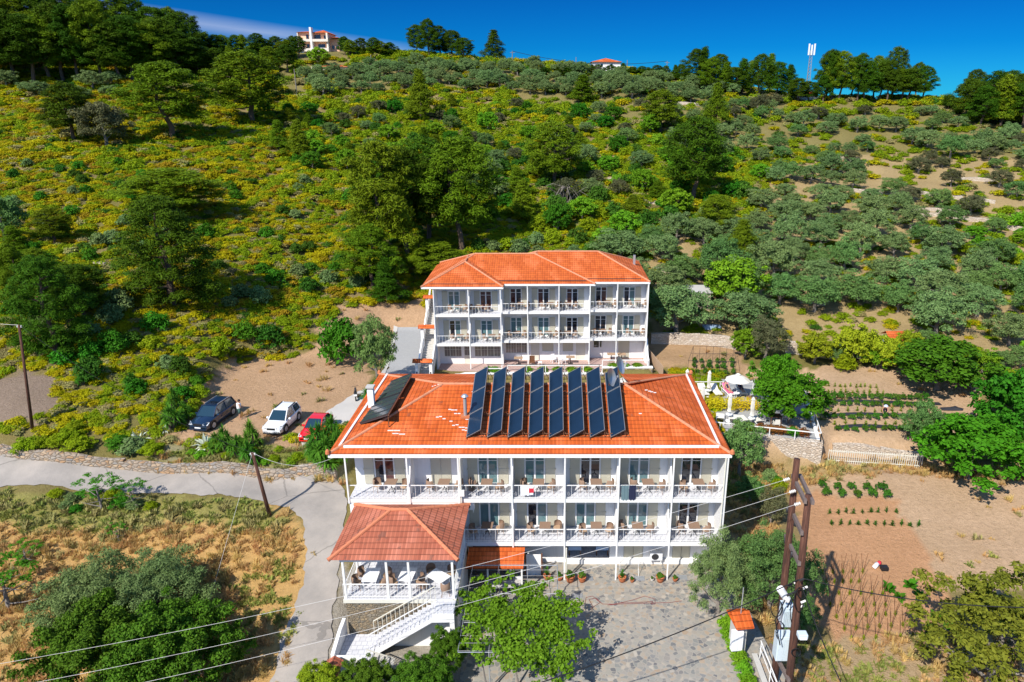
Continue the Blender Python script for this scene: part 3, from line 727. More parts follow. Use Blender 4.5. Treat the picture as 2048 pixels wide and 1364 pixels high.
# ---------------------------------------------------------------- rear hotel
hotel2 = thing('hotel_building', 'smaller white three storey hotel behind with stepped orange roof and outside staircase', 'hotel', (0,31,3.2))
def L2(o): return o
Z2 = (0.0, 2.72, 5.85, 8.75)            # above 3.2
BLK = [([-11.95,-8.47,-5.24], 30.0, [(.52,.42),(.50,.50)]),
       ([-5.2,-2.56,.66,3.83], 31.1, [(.52,),(.5,),(.44,)]),
       ([3.87,6.69,9.86], 31.8, [(.44,),(.44,)])]
gl2 = {1: [[(gd,gt),(gt,gt)],[(gt,gt),(gt,gt),(gd,gd)],[(gd,gd),(gt,gt)]], 2: [[(gt,gt),(gr,gr)],[(gr,gd),(gr,gd),(gr,gd)],[(gd,gr),(gd,gt)]]}
for bi, (ed, Y, cs) in enumerate(BLK):
    y = Y-31
    for lv in (1, 2):
        z = Z2[lv]; top = Z2[lv+1]-.2
        s = MB(); s.box(ed[0]-.02,y,z-.2,ed[-1]+.02,y+1.7,z-.01); s.build('balcony_slab', G['white_wall'], hotel2)
        s = MB(); s.box(ed[0],y+.001,z-.01,ed[-1],y+1.6,z+.0); s.build('balcony_floor', G['floor_tile'], hotel2)
        s = MB(); s.box(ed[0]-.05,y-.05,z-.2,ed[-1]+.05,y-.0-.001,z+.04); s.build('slab_trim', G['white_paint'], hotel2)
        hs = []
        for i, (a, b) in enumerate(zip(ed, ed[1:])):
            xc = a+(b-a)*cs[i][0]; hs.append((xc-.58,xc+.58,z+.02,z+2.05))
        wall_with_holes(hotel2, ed[0], ed[-1], y+1.6, y+1.8, z, top, hs)
        for i, (a, b) in enumerate(zip(ed, ed[1:])):
            xc = a+(b-a)*cs[i][0]
            door_unit(hotel2, xc, y+1.6, z+.02, None, h=2.08, w=1.2, sw=.58, leaf_glass=gl2[lv][bi][i])
            railing(hotel2, a+.06, b-.06, y+.03, z, .9, .3)
            if i: divider(hotel2, a, y, y+1.6, z, top-.005)
            m = MB(); m.lathe([(0,0),(.2,0),(.24,-.1),(.1,-.2),(0,-.2)], 8, (b-.5, y+1.3, top-.05)); m.build('wall_lamp', G['dark_steel'], hotel2)
    for x in ed:
        m = MB(); m.box(x-.045,y-.12,-.0,x+.045,y-.052,Z2[3]-.1); m.build('post', G['white_paint'], hotel2)
    m = MB(); m.box(ed[0]-.08,y+.3,0,ed[0]+.04,y+1.6,Z2[3]-.1) if bi else None
    if bi: m.build('side_wall', G['white_wall'], hotel2)
y = 1.1-.3
# ground floor
wall_with_holes(hotel2, -11.95, -5.24, -1+1.6, -1+1.8, 0, 2.5, [(-11.4,-9.6,.8,2.35),(-9.3,-8.6,.02,2.3),(-8.2,-5.5,.8,2.35)], 'ground_floor_wall')
wall_with_holes(hotel2, -5.2, 3.83, .1+1.6, .1+1.8, 0, 2.5, [(-5.0,-2.75,.8,2.4),(-2.3,-1.4,.02,2.3),(-1.1,.1,1.0,2.3),(1.1,2.2,1.0,2.3),(2.5,3.5,.02,2.3)], 'ground_floor_wall')
wall_with_holes(hotel2, 3.87, 9.86, .8+1.6, .8+1.8, 0, 2.5, [(4.3,5.4,.02,2.3),(7.1,8.3,.02,2.3)], 'ground_floor_wall')
def lattice(a, b, z0, z1, yy, cols, glass=None):
    f = MB(); k = cols
    for i in range(k+1): x = a+(b-a)*i/k; f.box(x-.035,yy-.03,z0,x+.035,yy+.05,z1)
    for z in (z0, z1-.05): f.box(a,yy-.032,z,b,yy+.052,z+.05)
    for i in range(k):
        x = a+(b-a)*(i+.5)/k; f.box(x-.012,yy-.02,z0,x+.012,yy+.0,z1); f.box(a+(b-a)*i/k,yy-.022,(z0+z1)/2,a+(b-a)*(i+1)/k,yy+.002,(z0+z1)/2+.025)
    w_ = f.build('window', G['cream'], hotel2)
    p = MB(); p.box(a,yy+.004,z0,b,yy+.02,z1); p.build('pane', glass or G['glass_lace'], w_)
lattice(-11.4,-9.6,.8,2.35,.65,3); lattice(-8.2,-5.5,.8,2.35,.65,4); lattice(-9.3,-8.6,.9,2.3,.65,1)
m = MB(); m.box(-9.3,.64,.02,-8.6,.68,.9); m.build('door', G['cream'], hotel2)
lattice(-5.0,-2.75,.8,2.4,1.75,4)
for a, b in ((-2.3,-1.4),(2.5,3.5)):
    m = MB(); m.box(a,1.74,.02,b,1.8,2.3); m.build('door', G['cream'], hotel2)
for a, b in ((-1.1,.1),(1.1,2.2)):
    m = MB(); m.box(a,1.74,1.0,b,1.8,2.3); m.build('shutter', G['shutter'], hotel2)
m = MB(); m.box(4.3,2.44,.02,5.4,2.5,2.3); dd = m.build('door', G['white_paint'], hotel2)
m = MB(); m.box(4.45,2.42,1.2,5.0,2.45,2.2); m.box(5.12,2.42,1.2,5.28,2.45,2.2); m.build('pane', G['glass_dark'], dd)
m = MB(); m.box(7.1,2.44,.02,8.3,2.5,2.3); m.build('shutter', G['shutter'], hotel2)
m = MB(); m.box(-11.98,-1+.02,0,-11.84,9.8,Z2[3]-.1) ; m.box(9.8,.8,0,9.92,9.8,Z2[3]-.1); m.box(-11.84,9.6,0,9.8,9.8,Z2[3]-.1); m.build('end_wall', G['white_wall'], hotel2)
m = MB(); m.box(-12.0,-1.52,-.1,-5.2,.6,.02); m.box(-5.2,-1.52,-.1,3.87,1.7,.021); m.box(3.87,-.45,-.1,9.95,2.4,.022); m.box(3.87,-1.5,-.1,5.15,-.45,.022); m.build('patio_floor', G['pink_tile'], hotel2)
m = MB(); m.prism([(-.6,0),(2.4,0),(2.4,2.5),(1.2,2.5),(.6,1.5),(.1,1.0),(-.6,.9)],'x',9.93,10.08); m.build('side_wall', G['white_wall'], hotel2)
# roof of three stepped hips
zt = Z2[3]+.08
def hiproof(xl, xr, yf_, yb_, z0, rxl, rxr, ry, rz_, nm='roof', faces='flrb'):
    a,b,c,d = (xl,yf_,z0),(xr,yf_,z0),(xr,yb_,z0),(xl,yb_,z0); p,q = (rxl,ry,rz_),(rxr,ry,rz_)
    m = MB()
    roof_face(m,[a,b,q,p]); roof_face(m,[c,d,p,q])
    roof_face(m,[d,a,p]); roof_face(m,[b,c,q])
    r = m.build(nm, G['tile_far'], hotel2)
    m = MB()
    for s, e in ((a,p),(b,q),(p,q),(c,q),(d,p)): caps(m, s, e, .11, .42)
    m.build('ridge_cap', G['ridge'], r)
    m = MB(); m.box(xl,yf_-.02,z0-.22,xr,yf_+.1,z0-.02); m.box(xl,yf_+.1,z0-.22,xl+.1,yb_,z0-.02); m.box(xr-.1,yf_+.1,z0-.22,xr,yb_,z0-.02); m.build('gutter', G['white_paint'], r)
    m = MB(); m.box(xl+.1,yf_+.1,z0-.14,xr-.1,yf_+2.2,z0-.08); m.build('soffit', G['white_wall'], r)
    m = MB(); m.bar((xl+.7,yf_+.42,z0+.22),(xr-.9,yf_+.42,z0+.22),.08,.06); m.build('snow_guard', G['dark_steel'], r)
hiproof(-6.5,10.0,.72,10.6,zt+.05,-1.6,4.9,5.7,zt+2.2)
hiproof(-12.9,4.35,.0,10.2,zt+.02,-8.3,-1.9,5.1,zt+2.06)
# left front hip pushes forward
m = MB(); a,b,c = (-13.1,-1.2,zt),(-4.9,-1.2,zt),(-9.1,2.7,zt+1.72); d = (-9.1,6.0,zt+1.73)
roof_face(m,[a,b,c]); roof_face(m,[(-13.1,9.0,zt),a,c,d]); roof_face(m,[b,(-4.9,3.0,zt),d,c])
r = m.build('roof', G['tile_far'], hotel2)
m = MB()
for s, e in ((a,c),(b,c),(c,d)): caps(m, s, e, .11, .42)
m.build('ridge_cap', G['ridge'], r)
m = MB(); m.box(-13.1,-1.22,zt-.22,-4.9,-1.1,zt-.02); m.box(-13.1,-1.1,zt-.22,-13.0,9,zt-.02); m.build('gutter', G['white_paint'], r)
m = MB(); m.box(-12.98,-1.08,zt-.12,-5.0,1.0,zt-.07); m.build('soffit', G['white_wall'], r)
m = MB(); m.bar((-12.3,-.78,zt+.2),(-5.7,-.78,zt+.2),.08,.06); m.build('snow_guard', G['dark_steel'], r)
# outside staircase on the left of the rear hotel, with tiled landings
st = MB(); nst = 34
for i in range(nst):
    yy = -4.2+i*.29; zz = i*.175; st.box(-13.35,yy,zz-.45,-12.15,yy+.31,zz+.0)
st.build('stair_flight', G['concrete'], hotel2)
m = MB()
for x in (-13.5,-12.13):
    m.prism([(-4.3,-.6),(-4.3,.95),(5.6,6.85),(5.6,5.2)],'x',x,x+.13)
m.build('stair_parapet', G['white_wall'], hotel2)
for yy, zz in ((-4.3,0),(-.4,2.3),(3.2,4.5)):
    for x in (-13.58,-12.2): m = MB(); m.box(x,yy,zz-.6,x+.3,yy+.3,zz+2.0); m.build('stair_pier', G['white_wall'], hotel2)
for yy, zz in ((-4.3,0),(-.4,2.3),(3.2,4.5)):
    m = MB(); roof_face(m,[(-13.8,yy-.2,zz+2.0),(-11.85,yy-.2,zz+2.0),(-11.85,yy+.15,zz+2.3),(-13.8,yy+.15,zz+2.3)]); roof_face(m,[(-13.8,yy+.5,zz+2.0),(-11.85,yy+.5,zz+2.0),(-11.85,yy+.15,zz+2.3),(-13.8,yy+.15,zz+2.3)])
    m.box(-13.8,yy-.2,zz+1.96,-11.85,yy+.5,zz+1.995); m.build('porch_roof', G['tile_far'], hotel2)
m = MB(); m.box(5.5+3.4,7,zt+.3,5.75+3.4,7.25,zt+1.5); m.build('chimney', G['steel'], hotel2)

# ---------------------------------------------------------------- pavilion (roofed terrace) in front
pv = thing('terrace_pavilion', 'square roofed dining terrace with salmon hipped roof and steep white side stair', 'pavilion', (-8.6,-3,0))
ox, oy = 8.6, 3.0
def shift(m): m.v = [(x+ox, y+oy, z) for x, y, z in m.v]; return m
m = MB(); e0 = (-12.25,-5.65,5.68); e1 = (-5.15,-5.65,5.68); e2 = (-5.15,-.08,5.72); e3 = (-12.25,-.08,5.72)
t0, t1 = (-9.35,-2.7,7.0), (-8.4,-2.7,7.0)
for f_ in ([e0,e1,t1,t0],[e3,e0,t0],[e1,e2,t1],[e2,e3,t0,t1]): roof_face(m, f_)
m.v = [(x+ox,y+oy,z) for x,y,z in m.v]; r = m.build('roof', G['tile_old'], pv)
m = MB()
for a, b in ((e0,t0),(e1,t1),(t0,t1),(e2,t1),(e3,t0)): caps(m, a, b, .12, .42)
shift(m).build('ridge_cap', simple('salmon_ridge_tiles', (.58,.20,.10), .8, var=.2, scale=3), r)
m = MB(); m.box(-11.75,-5.35,5.35,-5.45,-5.2,5.66); m.box(-11.75,-5.2,5.35,-11.6,-.1,5.66); m.box(-5.6,-5.2,5.35,-5.45,-.1,5.66); m.box(-11.6,-5.2,5.5,-5.6,-.1,5.6); shift(m).build('roof_beam', G['white_wall'], pv)
for x in (-11.6,-9.2,-7.98,-5.55):
    m = MB(); m.box(x-.06,-5.34,2.9,x+.06,-5.22,5.35); shift(m).build('post', G['white_paint'], pv)
for y in (-2.7,-.3):
    for x in (-11.66,-5.55):
        m = MB(); m.box(x-.06,y-.06,2.9,x+.06,y+.06,5.35); shift(m).build('post', G['white_paint'], pv)
m = MB(); m.box(-11.75,-5.42,2.66,-5.4,-.06,2.88); shift(m).build('floor_slab', G['cream'], pv)
m = MB(); m.box(-11.7,-5.36,2.88,-5.42,-.07,2.9); shift(m).build('terrace_floor', G['floor_tile'], pv)
m = MB(); m.box(-11.65,-5.3,-.4,-5.6,-5.1,2.66); m.box(-11.65,-5.1,-.4,-11.45,-.1,2.66); shift(m).build('stone_base', G['rubble'], pv)
m = MB(); m.box(-5.62,-5.08,-.1,-5.45,-.1,2.66); shift(m).build('side_wall', G['white_wall'], pv)
m = MB(); m.box(-5.5,-6.9,-.1,-5.36,-5.1,1.0) ; 
o_ = railing(pv, 3.0-6.1-.02, 3.0-.0-1.25, -5.3+3, 2.9, .95, .2)
# side railing (left and right ends)
for x in (-11.6,-5.52):
    m = MB(); m.box(x-.02,-5.2,3.82,x+.02,-.1,3.86)
    k = 22
    for i in range(k+1): y = -5.2+5.1*i/k; m.box(x-.012,y-.012,2.9,x+.012,y+.012,3.82)
    shift(m).build('railing', G['white_paint'], pv)
# stair: from the terrace (right) down to the landing on the left
ns = 14; xs0, xs1, zs0, zs1 = -6.55, -10.15, 2.9, .55
m = MB()
for i in range(ns):
    x = xs0+(xs1-xs0)*(i+1)/ns; z = zs0+(zs1-zs0)*(i+1)/(ns+0)
    m.box(x, -6.55, z-.32, x+(xs0-xs1)/ns+.03, -5.45, z)
m.box(-6.5,-6.55,2.66,-5.42,-5.45,2.88)
shift(m).build('stair_flight', G['floor_tile'], pv)
m = MB(); m.prism([(-10.3,-.1),(-10.3,.18),(-6.55,2.6),(-5.36,2.62),(-5.36,-.05),(-5.62,-.05),(-5.62,2.42),(-6.6,2.4),(-9.95,.12),(-9.95,-.1)],'y',-6.68,-6.56); m.box(-6.55,-6.68,2.6,-5.36,-6.56,2.9)
shift(m).build('stair_wall', G['white_wall'], pv)
m = MB(); m.prism([(-9.6,-.1),(-5.63,-.1),(-5.63,2.3),(-6.5,2.3),(-9.6,.25)],'y',-5.75,-5.62); shift(m); m.build('under_stair_wall', G['white_wall'], pv)
for y in (-6.6,-5.5):
    m = MB(); m.bar((xs0,y,3.85),(xs1,y,1.5),.05,.04)
    for i in range(ns+1):
        t = i/ns; x = xs0+(xs1-xs0)*t; z = zs0+(zs1-zs0)*t; m.box(x-.012,y-.012,z-.05,x+.012,y+.012,z+.93)
    if y < -6:
        m.box(-6.55,-6.62,3.82,-5.4,-6.58,3.86)
        for i in range(7): x = -6.5+i*.18; m.box(x-.009,-6.609,2.9,x+.009,-6.591,3.82)
    shift(m).build('stair_railing', G['white_paint'] if y < -6 else G['cream'], pv)
# landing, boundary parapets at its foot and the second short flight
m = MB(); m.box(-11.75,-7.5,-.2,-9.9,-5.42,.52); shift(m).build('stair_landing', G['floor_tile'], pv)
m = MB(); m.prism([(-7.7,-.4),(-5.3,-.4),(-5.3,1.55),(-6.2,1.5),(-7.7,1.15)],'x',-11.95,-11.76); 
m.prism([(-11.95,-.4),(-11.95,1.0),(-10.9,1.0),(-10.3,.85),(-9.8,.35),(-9.3,-.1),(-8.9,-.4)],'y',-7.72,-7.55)
shift(m).build('parapet', G['white_wall'], pv)
m = MB()
for i in range(4): m.box(-9.9+i*.28,-7.5,-.2,-9.6+i*.28,-6.72,.4-i*.13)
shift(m).build('stair_flight', G['concrete'], pv)
m = MB(); m.bar((-10.0,-7.62,1.45),(-8.6,-7.62,.85),.05,.04)
for i in range(9): t = i/8; m.box(-10+1.4*t-.012,-7.63,.3-.4*t,-10+1.4*t+.012,-7.61,1.43-.6*t)
shift(m).build('stair_railing', G['cream'], pv)

# gate pier with small tiled cap at the foot of the landing
gpier = thing('gate_pier', 'stone gate pier capped with a small salmon tiled roof at the lane', 'gate pier', (-11.6,-8.6,0))
m = MB(); m.box(-.3,-.35,-.3,.3,.35,1.1); m.build('pier', G['rubble'], gpier)
m = MB(); roof_face(m,[(-.45,-.6,1.1),(-.45,.6,1.1),(0,.6,1.4),(0,-.6,1.4)]); roof_face(m,[(.45,-.6,1.1),(.45,.6,1.1),(0,.6,1.4),(0,-.6,1.4)]); m.build('cap_roof', G['tile_old'], gpier)

# ---------------------------------------------------------------- lean-to with orange tiles
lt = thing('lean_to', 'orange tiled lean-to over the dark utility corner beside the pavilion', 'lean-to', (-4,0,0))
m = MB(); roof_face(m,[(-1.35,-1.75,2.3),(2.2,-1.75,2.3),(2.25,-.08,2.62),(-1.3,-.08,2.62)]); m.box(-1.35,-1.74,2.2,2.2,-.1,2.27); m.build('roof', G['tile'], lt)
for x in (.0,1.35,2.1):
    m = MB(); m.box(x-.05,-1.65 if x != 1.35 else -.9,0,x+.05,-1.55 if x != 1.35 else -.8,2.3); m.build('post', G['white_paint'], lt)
m = MB(); m.box(-1.3,BD-.08,.0,2.1,BD-.0-.01,2.4); m.build('painted_shade_panel', G['dark_steel'], lt)  # near-black sheet over the white wall: shade under the lean-to put in as colour
# ================================================================ OBJECTS ON AND AROUND THE HOTELS
def panelmat():
    m, t, b = newmat('solar_collector_glass'); g = N(t, 'ShaderNodeTexCoord').outputs['Object']
    n_ = noise(t, g, .9, 4)
    L(t, mixc(t, n_, (.003,.008,.018), (.010,.030,.065)), b.inputs['Base Color'])
    b.inputs['Roughness'].default_value = .3; b.inputs['Specular IOR Level'].default_value = .35; b.inputs['Coat Weight'].default_value = .22; b.inputs['Coat Roughness'].default_value = .08
    return m
MAT['collector'] = panelmat()
ORD = ['first','second','third','fourth','fifth','sixth','seventh','eighth']
rack0 = None
for i in range(8):
    x0 = -5.3+i*1.27+(.02 if i else 0); ya, yb = 1.05, 6.9
    za = zroof(0, ya)-9.22
    if rack0 is None:
        rack0 = thing('solar_collector_rack', '', 'solar panels', (x0, 0, 9.22), 0, 'rows of tilted solar collectors on the orange roof')
        wx, wz = .86, .50
        sl_ = (rz-9.22)/(RY+.12); ln = (yb-ya)/3
        for k in range(3):
            a, b_ = ya+k*ln+.03, ya+(k+1)*ln-.03
            za_, zb_ = (a+.12)*sl_+.14, (b_+.12)*sl_+.14
            p = [Vector((0,a,za_)),Vector((wx,a,za_+wz)),Vector((wx,b_,zb_+wz)),Vector((0,b_,zb_))]
            n_ = (p[1]-p[0]).cross(p[3]-p[0]).normalized(); 
            m = MB(); q = [v-n_*.09 for v in p]; m.add(p+q, [(0,1,2,3),(7,6,5,4),(0,4,5,1),(1,5,6,2),(2,6,7,3),(3,7,4,0)])
            pan = m.build('collector', MAT['dark_steel'], rack0)
            c = sum(p, Vector())/4; g_ = [c+(v-c)*.95+n_*.006 for v in p]; g2 = [v-n_*.02 for v in g_]
            m = MB(); m.add(g_+g2, [(0,1,2,3),(7,6,5,4),(0,4,5,1),(1,5,6,2),(2,6,7,3),(3,7,4,0)]); m.build('glass', MAT['collector'], pan)
            m = MB(); e_ = [v+n_*.004 for v in p]
            for s_, t_ in ((0,1),(1,2),(2,3),(3,0)): m.bar(e_[s_], e_[t_], .02, .012)
            m.build('edge_trim', MAT['steel'], pan)
        fr = MB()
        for y in (ya+.15, ya+ln, ya+2*ln, yb-.15):
            z = (y+.12)*sl_
            z = min(z, rz-9.22)
            fr.bar((wx+.04,y,z+.02),(wx+.0,y,(y+.12)*sl_+.14+wz-.06),.035,.035); fr.bar((wx+.38,y,z+.05),(wx,y,(y+.12)*sl_+wz),.03,.03); fr.bar((-.06,y,z+.05),(wx+.38,y,z+.05),.03,.03)
        fr.bar((-.02,ya-.1,za+.08),(-.02,yb,(yb+.12)*sl_+.08),.04,.04); fr.bar((wx+.02,ya,za+.1+wz),(wx+.02,yb,(yb+.12)*sl_+wz+.1),.035,.035)
        fr.build('support_frame', MAT['brown_wood'], rack0)
        rack = rack0; fr2 = None
    else: rack = dup(rack0, (x0, 0, 9.22))
    rack['label'] = ('leftmost of the eight blue tilted solar collector rows, beside the grey vent pipe' if i == 0 else
        'rightmost of the eight blue solar collector rows, under the satellite dishes' if i == 7 else '%s from the left of the eight tilted blue solar collector rows on the roof' % ORD[i])
m = MB()
m.tube([(-5.3,1.3,9.9),(4.6,1.3,9.9)], .025, 6); m.tube([(-5.2,3.0,10.45),(4.4,3.0,10.45)], .025, 6); m.tube([(-5.2,5,11.1),(4.4,5,11.1)], .025, 6)
o = m.build('water_pipe', MAT['brown_wood']); tag(o, 'dark brown pipes running crosswise under the eight solar collector rows', 'pipe')
m = MB(); m.tube([(-4.5,6.9,12.35),(3.3,6.9,12.35)], .02, 6)
for x in (-4.4,-1.8,.8,3.2): m.tube([(x,6.9,12.35),(x,6.3,11.1)], .02, 6)
tag(m.build('rail_bar', MAT['black']), 'thin black rail joining the tops of the solar collector rows at the ridge', 'rail')
# old collector array on the left slope
arr = thing('solar_collector_array', 'large dark grey ribbed solar array lying on the left roof slope beside the white chimney', 'solar panels', (-10.5,5,9.9))
def qz(px, py, z): return Vector(Wz(px, py, z))
A0 = [qz(719,846,9.75), qz(775,828,10.95), qz(822.5,747,10.95), qz(780,762,9.85)]
A0[3] = qz(781,763,9.7)
A0 = [v-Vector((-10.5,5,9.9)) for v in A0]
nrm = (A0[1]-A0[0]).cross(A0[3]-A0[0]).normalized()
def lerp2(u, v): return A0[0].lerp(A0[1], u).lerp(A0[3].lerp(A0[2], u), v)
ribmat, rt, rb_ = newmat('ribbed_dark_collector'); 
rb_.inputs['Base Color'].default_value = (.035,.05,.06,1); rb_.inputs['Roughness'].default_value = .3; rb_.inputs['Coat Weight'].default_value = .3
for (v0, v1) in ((0,.47),(.50,1)):
    m = MB(); p = [lerp2(0,v0), lerp2(1,v0), lerp2(1,v1), lerp2(0,v1)]; q = [v-nrm*.12 for v in p]
    m.add(p+q, [(0,1,2,3),(7,6,5,4),(0,4,5,1),(1,5,6,2),(2,6,7,3),(3,7,4,0)]); pan = m.build('collector', ribmat, arr)
    m = MB()
    for k in range(5): t = v0+(v1-v0)*k/4; m.bar(lerp2(.0,t)+nrm*.02, lerp2(1,t)+nrm*.02, .05, .04, k and 0)
    m.build('rib', MAT['dark_steel'], pan)
m = MB()
for v in (.02,.5,.97):
    p = lerp2(.97, v)-nrm*.1; wz_ = zroof(p.x-10.5, p.y+5)-9.9; m.bar(p, (p.x, p.y, wz_), .05, .05)
m.bar(lerp2(1,0)-nrm*.1, lerp2(1,1)-nrm*.1, .06, .08); m.build('support_frame', MAT['brown_wood'], arr)
# chimneys, vent, dishes, mast
def roofpt(px, py):
    z = 10.2
    for _ in range(6): X, Y, _z = Wz(px, py, z); z = zroof(X, Y)
    return X, Y, z
X, Y, Z = roofpt(744, 812)
ch = thing('chimney', 'square white chimney with grey slab cap at the left edge of the roof', 'chimney', (X,Y,Z))
m = MB(); m.box(-.2,-.2,-.3,.2,.2,1.25); m.build('stack', MAT['white_wall'], ch)
m = MB(); m.box(-.16,-.16,1.25,.16,.16,1.4); m.box(-.27,-.27,1.4,.27,.27,1.5); m.build('cap', MAT['concrete'], ch)
X, Y, Z = roofpt(931, 833)
ch = thing('vent_pipe', 'tall grey steel flue with conical cowl rising left of the solar rows', 'flue', (X,Y,Z))
m = MB(); m.lathe([(.11,-.2),(.11,1.35)], 12); m.build('pipe', MAT['steel'], ch)
m = MB(); m.lathe([(.0,1.6),(.12,1.56),(.24,1.44),(.23,1.42),(.1,1.42),(0,1.42)], 14); m.build('cowl', MAT['steel'], ch)
m = MB(); m.box(-.28,-.25,-.02,.28,.22,.12); m.build('flashing', MAT['terracotta'], ch)
X, Y, Z = roofpt(1382, 843); 
def dish(px, py, zc, r, yaw, tilt, label):
    X, Y, _z = Wz(px, py, zc)
    t = thing('satellite_dish', label, 'satellite dish', (X, Y, zroof(X, min(Y,6))))
    R = Matrix.Rotation(yaw, 4, 'Z')@Matrix.Rotation(tilt, 4, 'X'); hz = zc-t.location.z
    m = MB(); pr = [(r*k/6, .0+(k/6)**2*r*.28) for k in range(7)]; m.lathe(pr, 24); m.lathe([(a, b-.02) for a, b in pr[::-1]], 24)
    m.v = [tuple(R@Vector(v)+Vector((0,0,hz))) for v in m.v]; m.build('reflector', MAT['steel'], t, True)
    m = MB(); f = R@Vector((0,0,r*.95)); m.tube([R@Vector((0,-r*.9,r*.25))+Vector((0,0,hz)), f+Vector((0,0,hz))], .02, 6); m.box(f.x-.05,f.y-.05,f.z+hz-.05,f.x+.05,f.y+.05,f.z+hz+.05); m.build('receiver_arm', MAT['steel'], t)
    m = MB(); m.tube([(0,.12,0),(0,.12,hz),tuple(R@Vector((0,0,-.05))+Vector((0,0,hz)))], .03, 8); m.build('mast', MAT['brown_wood'], t)
dish(1237, 731, 12.65, .62, rad(70), rad(68), 'upper grey satellite dish on its mast, standing above the ridge end')
dish(1219, 755, 12.0, .62, rad(62), rad(72), 'lower satellite dish seen edge on, over the last solar row')

# ---- tables and chairs of the balconies
def make_chair():
    t = thing('balcony_chair', '', 'chair')
    m = MB(); m.lathe([(.27,.42),(.285,.6),(.27,.80),(.23,.86)], 10, (0,.02,0), a0=rad(-10), a1=rad(190)); m.lathe([(.21,.85),(.245,.80),(.26,.6),(.245,.42)], 10, (0,.02,0), a0=rad(-10), a1=rad(190))
    m.build('backrest', MAT['wicker'], t, True)
    m = MB(); m.lathe([(0,.46),(.24,.46),(.27,.44),(.27,.40),(0,.39)], 12); m.build('seat', MAT['tan_wood'], t)
    for sx in (-1,1):
        for sy in (-1,1):
            m = MB(); m.tube([(.16*sx,.16*sy,.42),(.23*sx,.23*sy,0)], .016, 5); m.build('leg', MAT['wicker'], t)
    return t
def make_table():
    t = thing('balcony_table', '', 'table')
    m = MB(); m.box(-.36,-.36,.70,.36,.36,.74); m.box(-.34,-.34,.66,.34,.34,.70); m.build('table_top', MAT['wicker'], t)
    m = MB(); m.tube([(0,0,.68),(0,0,.3)], .03, 6)
    for a in (45,135,225,315): m.tube([(0,0,.32),(.32*math.cos(rad(a)),.32*math.sin(rad(a)),.02)], .02, 5)
    m.build('pedestal', MAT['dark_steel'], t)
    return t
chair0, table0 = make_chair(), make_table(); used = {}
def put(src, key, x, y, z, rz_, label, group):
    if key not in used: used[key] = 1; src.location = (x,y,z); src.rotation_euler = (0,0,rz_); src['label'] = label; src['group'] = group; return src
    return dup(src, (x,y,z), rz_, label, group)
def bay_name(i, n_): return 'leftmost bay' if i == 0 else 'rightmost bay' if i == n_-1 else '%s bay from the left' % ORD[i]
def set_bay(edges, i, z, yf_, fl, hname, tx, spread=.85, cstyle=None):
    a, b = edges[i], edges[i+1]; xc = a+(b-a)*tx; bn = bay_name(i, len(edges)-1)
    put(table0, 't', xc, yf_+.75, z, rnd.uniform(-.05,.05), 'brown table, %s balcony, %s, %s' % (fl, hname, bn), 'balcony tables')
    for s, w_ in ((-1,'left'),(1,'right')):
        put(chair0, 'c', xc+s*spread+rnd.uniform(-.06,.06), yf_+.74+rnd.uniform(-.2,.25), z, -s*rad(90)+rnd.uniform(-.8,.8), 'wicker chair %s of table, %s balcony, %s, %s' % (w_, fl, hname, bn), 'balcony chairs')
for i, tx in enumerate((.66,.66,.5,.5,.60,.58,.54)): set_bay(B1, i, ZL2, .1, 'top', 'front hotel', tx)
e5 = B1[2:]
for i, tx in enumerate((.48,.62,.62,.42,.52)): set_bay(e5, i, ZL1, .1, 'middle', 'front hotel', tx)
for bi, (ed, Y, cs) in enumerate(BLK):
    for lv, fl in ((1,'middle'),(2,'top')):
        for i in range(len(ed)-1):
            tx = [[.66,.3],[.7,.72,.3],[.66,.7]][bi][i] if lv == 2 else [[.68,.68],[.55,.66,.3],[.5,.66]][bi][i]
            a, b = ed[i], ed[i+1]; xc = a+(b-a)*tx; nmb = ('left wing','middle part','right part')[bi]
            bn = ('left bay','right bay')[i] if len(ed) == 3 else ('left bay','middle bay','right bay')[i]
            put(table0, 't', xc, Y+.8, 3.2+Z2[lv], 0, 'brown table, %s balcony, rear hotel, %s of %s' % (fl,bn,nmb), 'balcony tables')
            for s, w_ in ((-1,'left'),(1,'right')):
                put(chair0, 'c', xc+s*.72, Y+.8+rnd.uniform(-.08,.08), 3.2+Z2[lv], -s*rad(90), 'wicker chair %s of table, %s balcony, rear hotel, %s of %s' % (w_,fl,bn,nmb), 'balcony chairs')
# patio tables of the rear hotel
for x, y, lb in ((-3.6,31.3,'small wooden pedestal table on the patio before the lattice window'),(1.9,31.6,'pedestal table with red flowers on the patio right of the posts'),(6.3,32.5,'left of the two wooden tables before the right door of the rear patio'),(7.4,32.5,'right of the two wooden tables before the right door of the rear patio')):
    t = thing('patio_table', lb, 'table', (x,y,3.22))
    m = MB(); m.box(-.45,-.35,.72,.45,.35,.77); m.build('table_top', MAT['tan_wood'], t)
    m = MB(); m.box(-.04,-.04,.04,.04,.04,.72); m.box(-.25,-.2,0,.25,.2,.04); m.build('pedestal', MAT['black'], t)
t = thing('patio_chair', 'dark wooden armchair beside a post on the rear hotel patio', 'chair', (-2.15,31.0,3.22))
m = MB(); m.box(-.28,-.28,.38,.28,.28,.44); m.build('seat', MAT['brown_wood'], t); m = MB(); m.box(-.28,.24,.44,.28,.3,1.0); m.build('backrest', MAT['brown_wood'], t)
for x, y in ((-.26,-.26),(.24,-.26),(-.26,.24),(.24,.24)):
    m = MB(); m.box(x,y,0,x+.05,y+.05,.62 if y < 0 else .38); m.build('leg', MAT['brown_wood'], t)
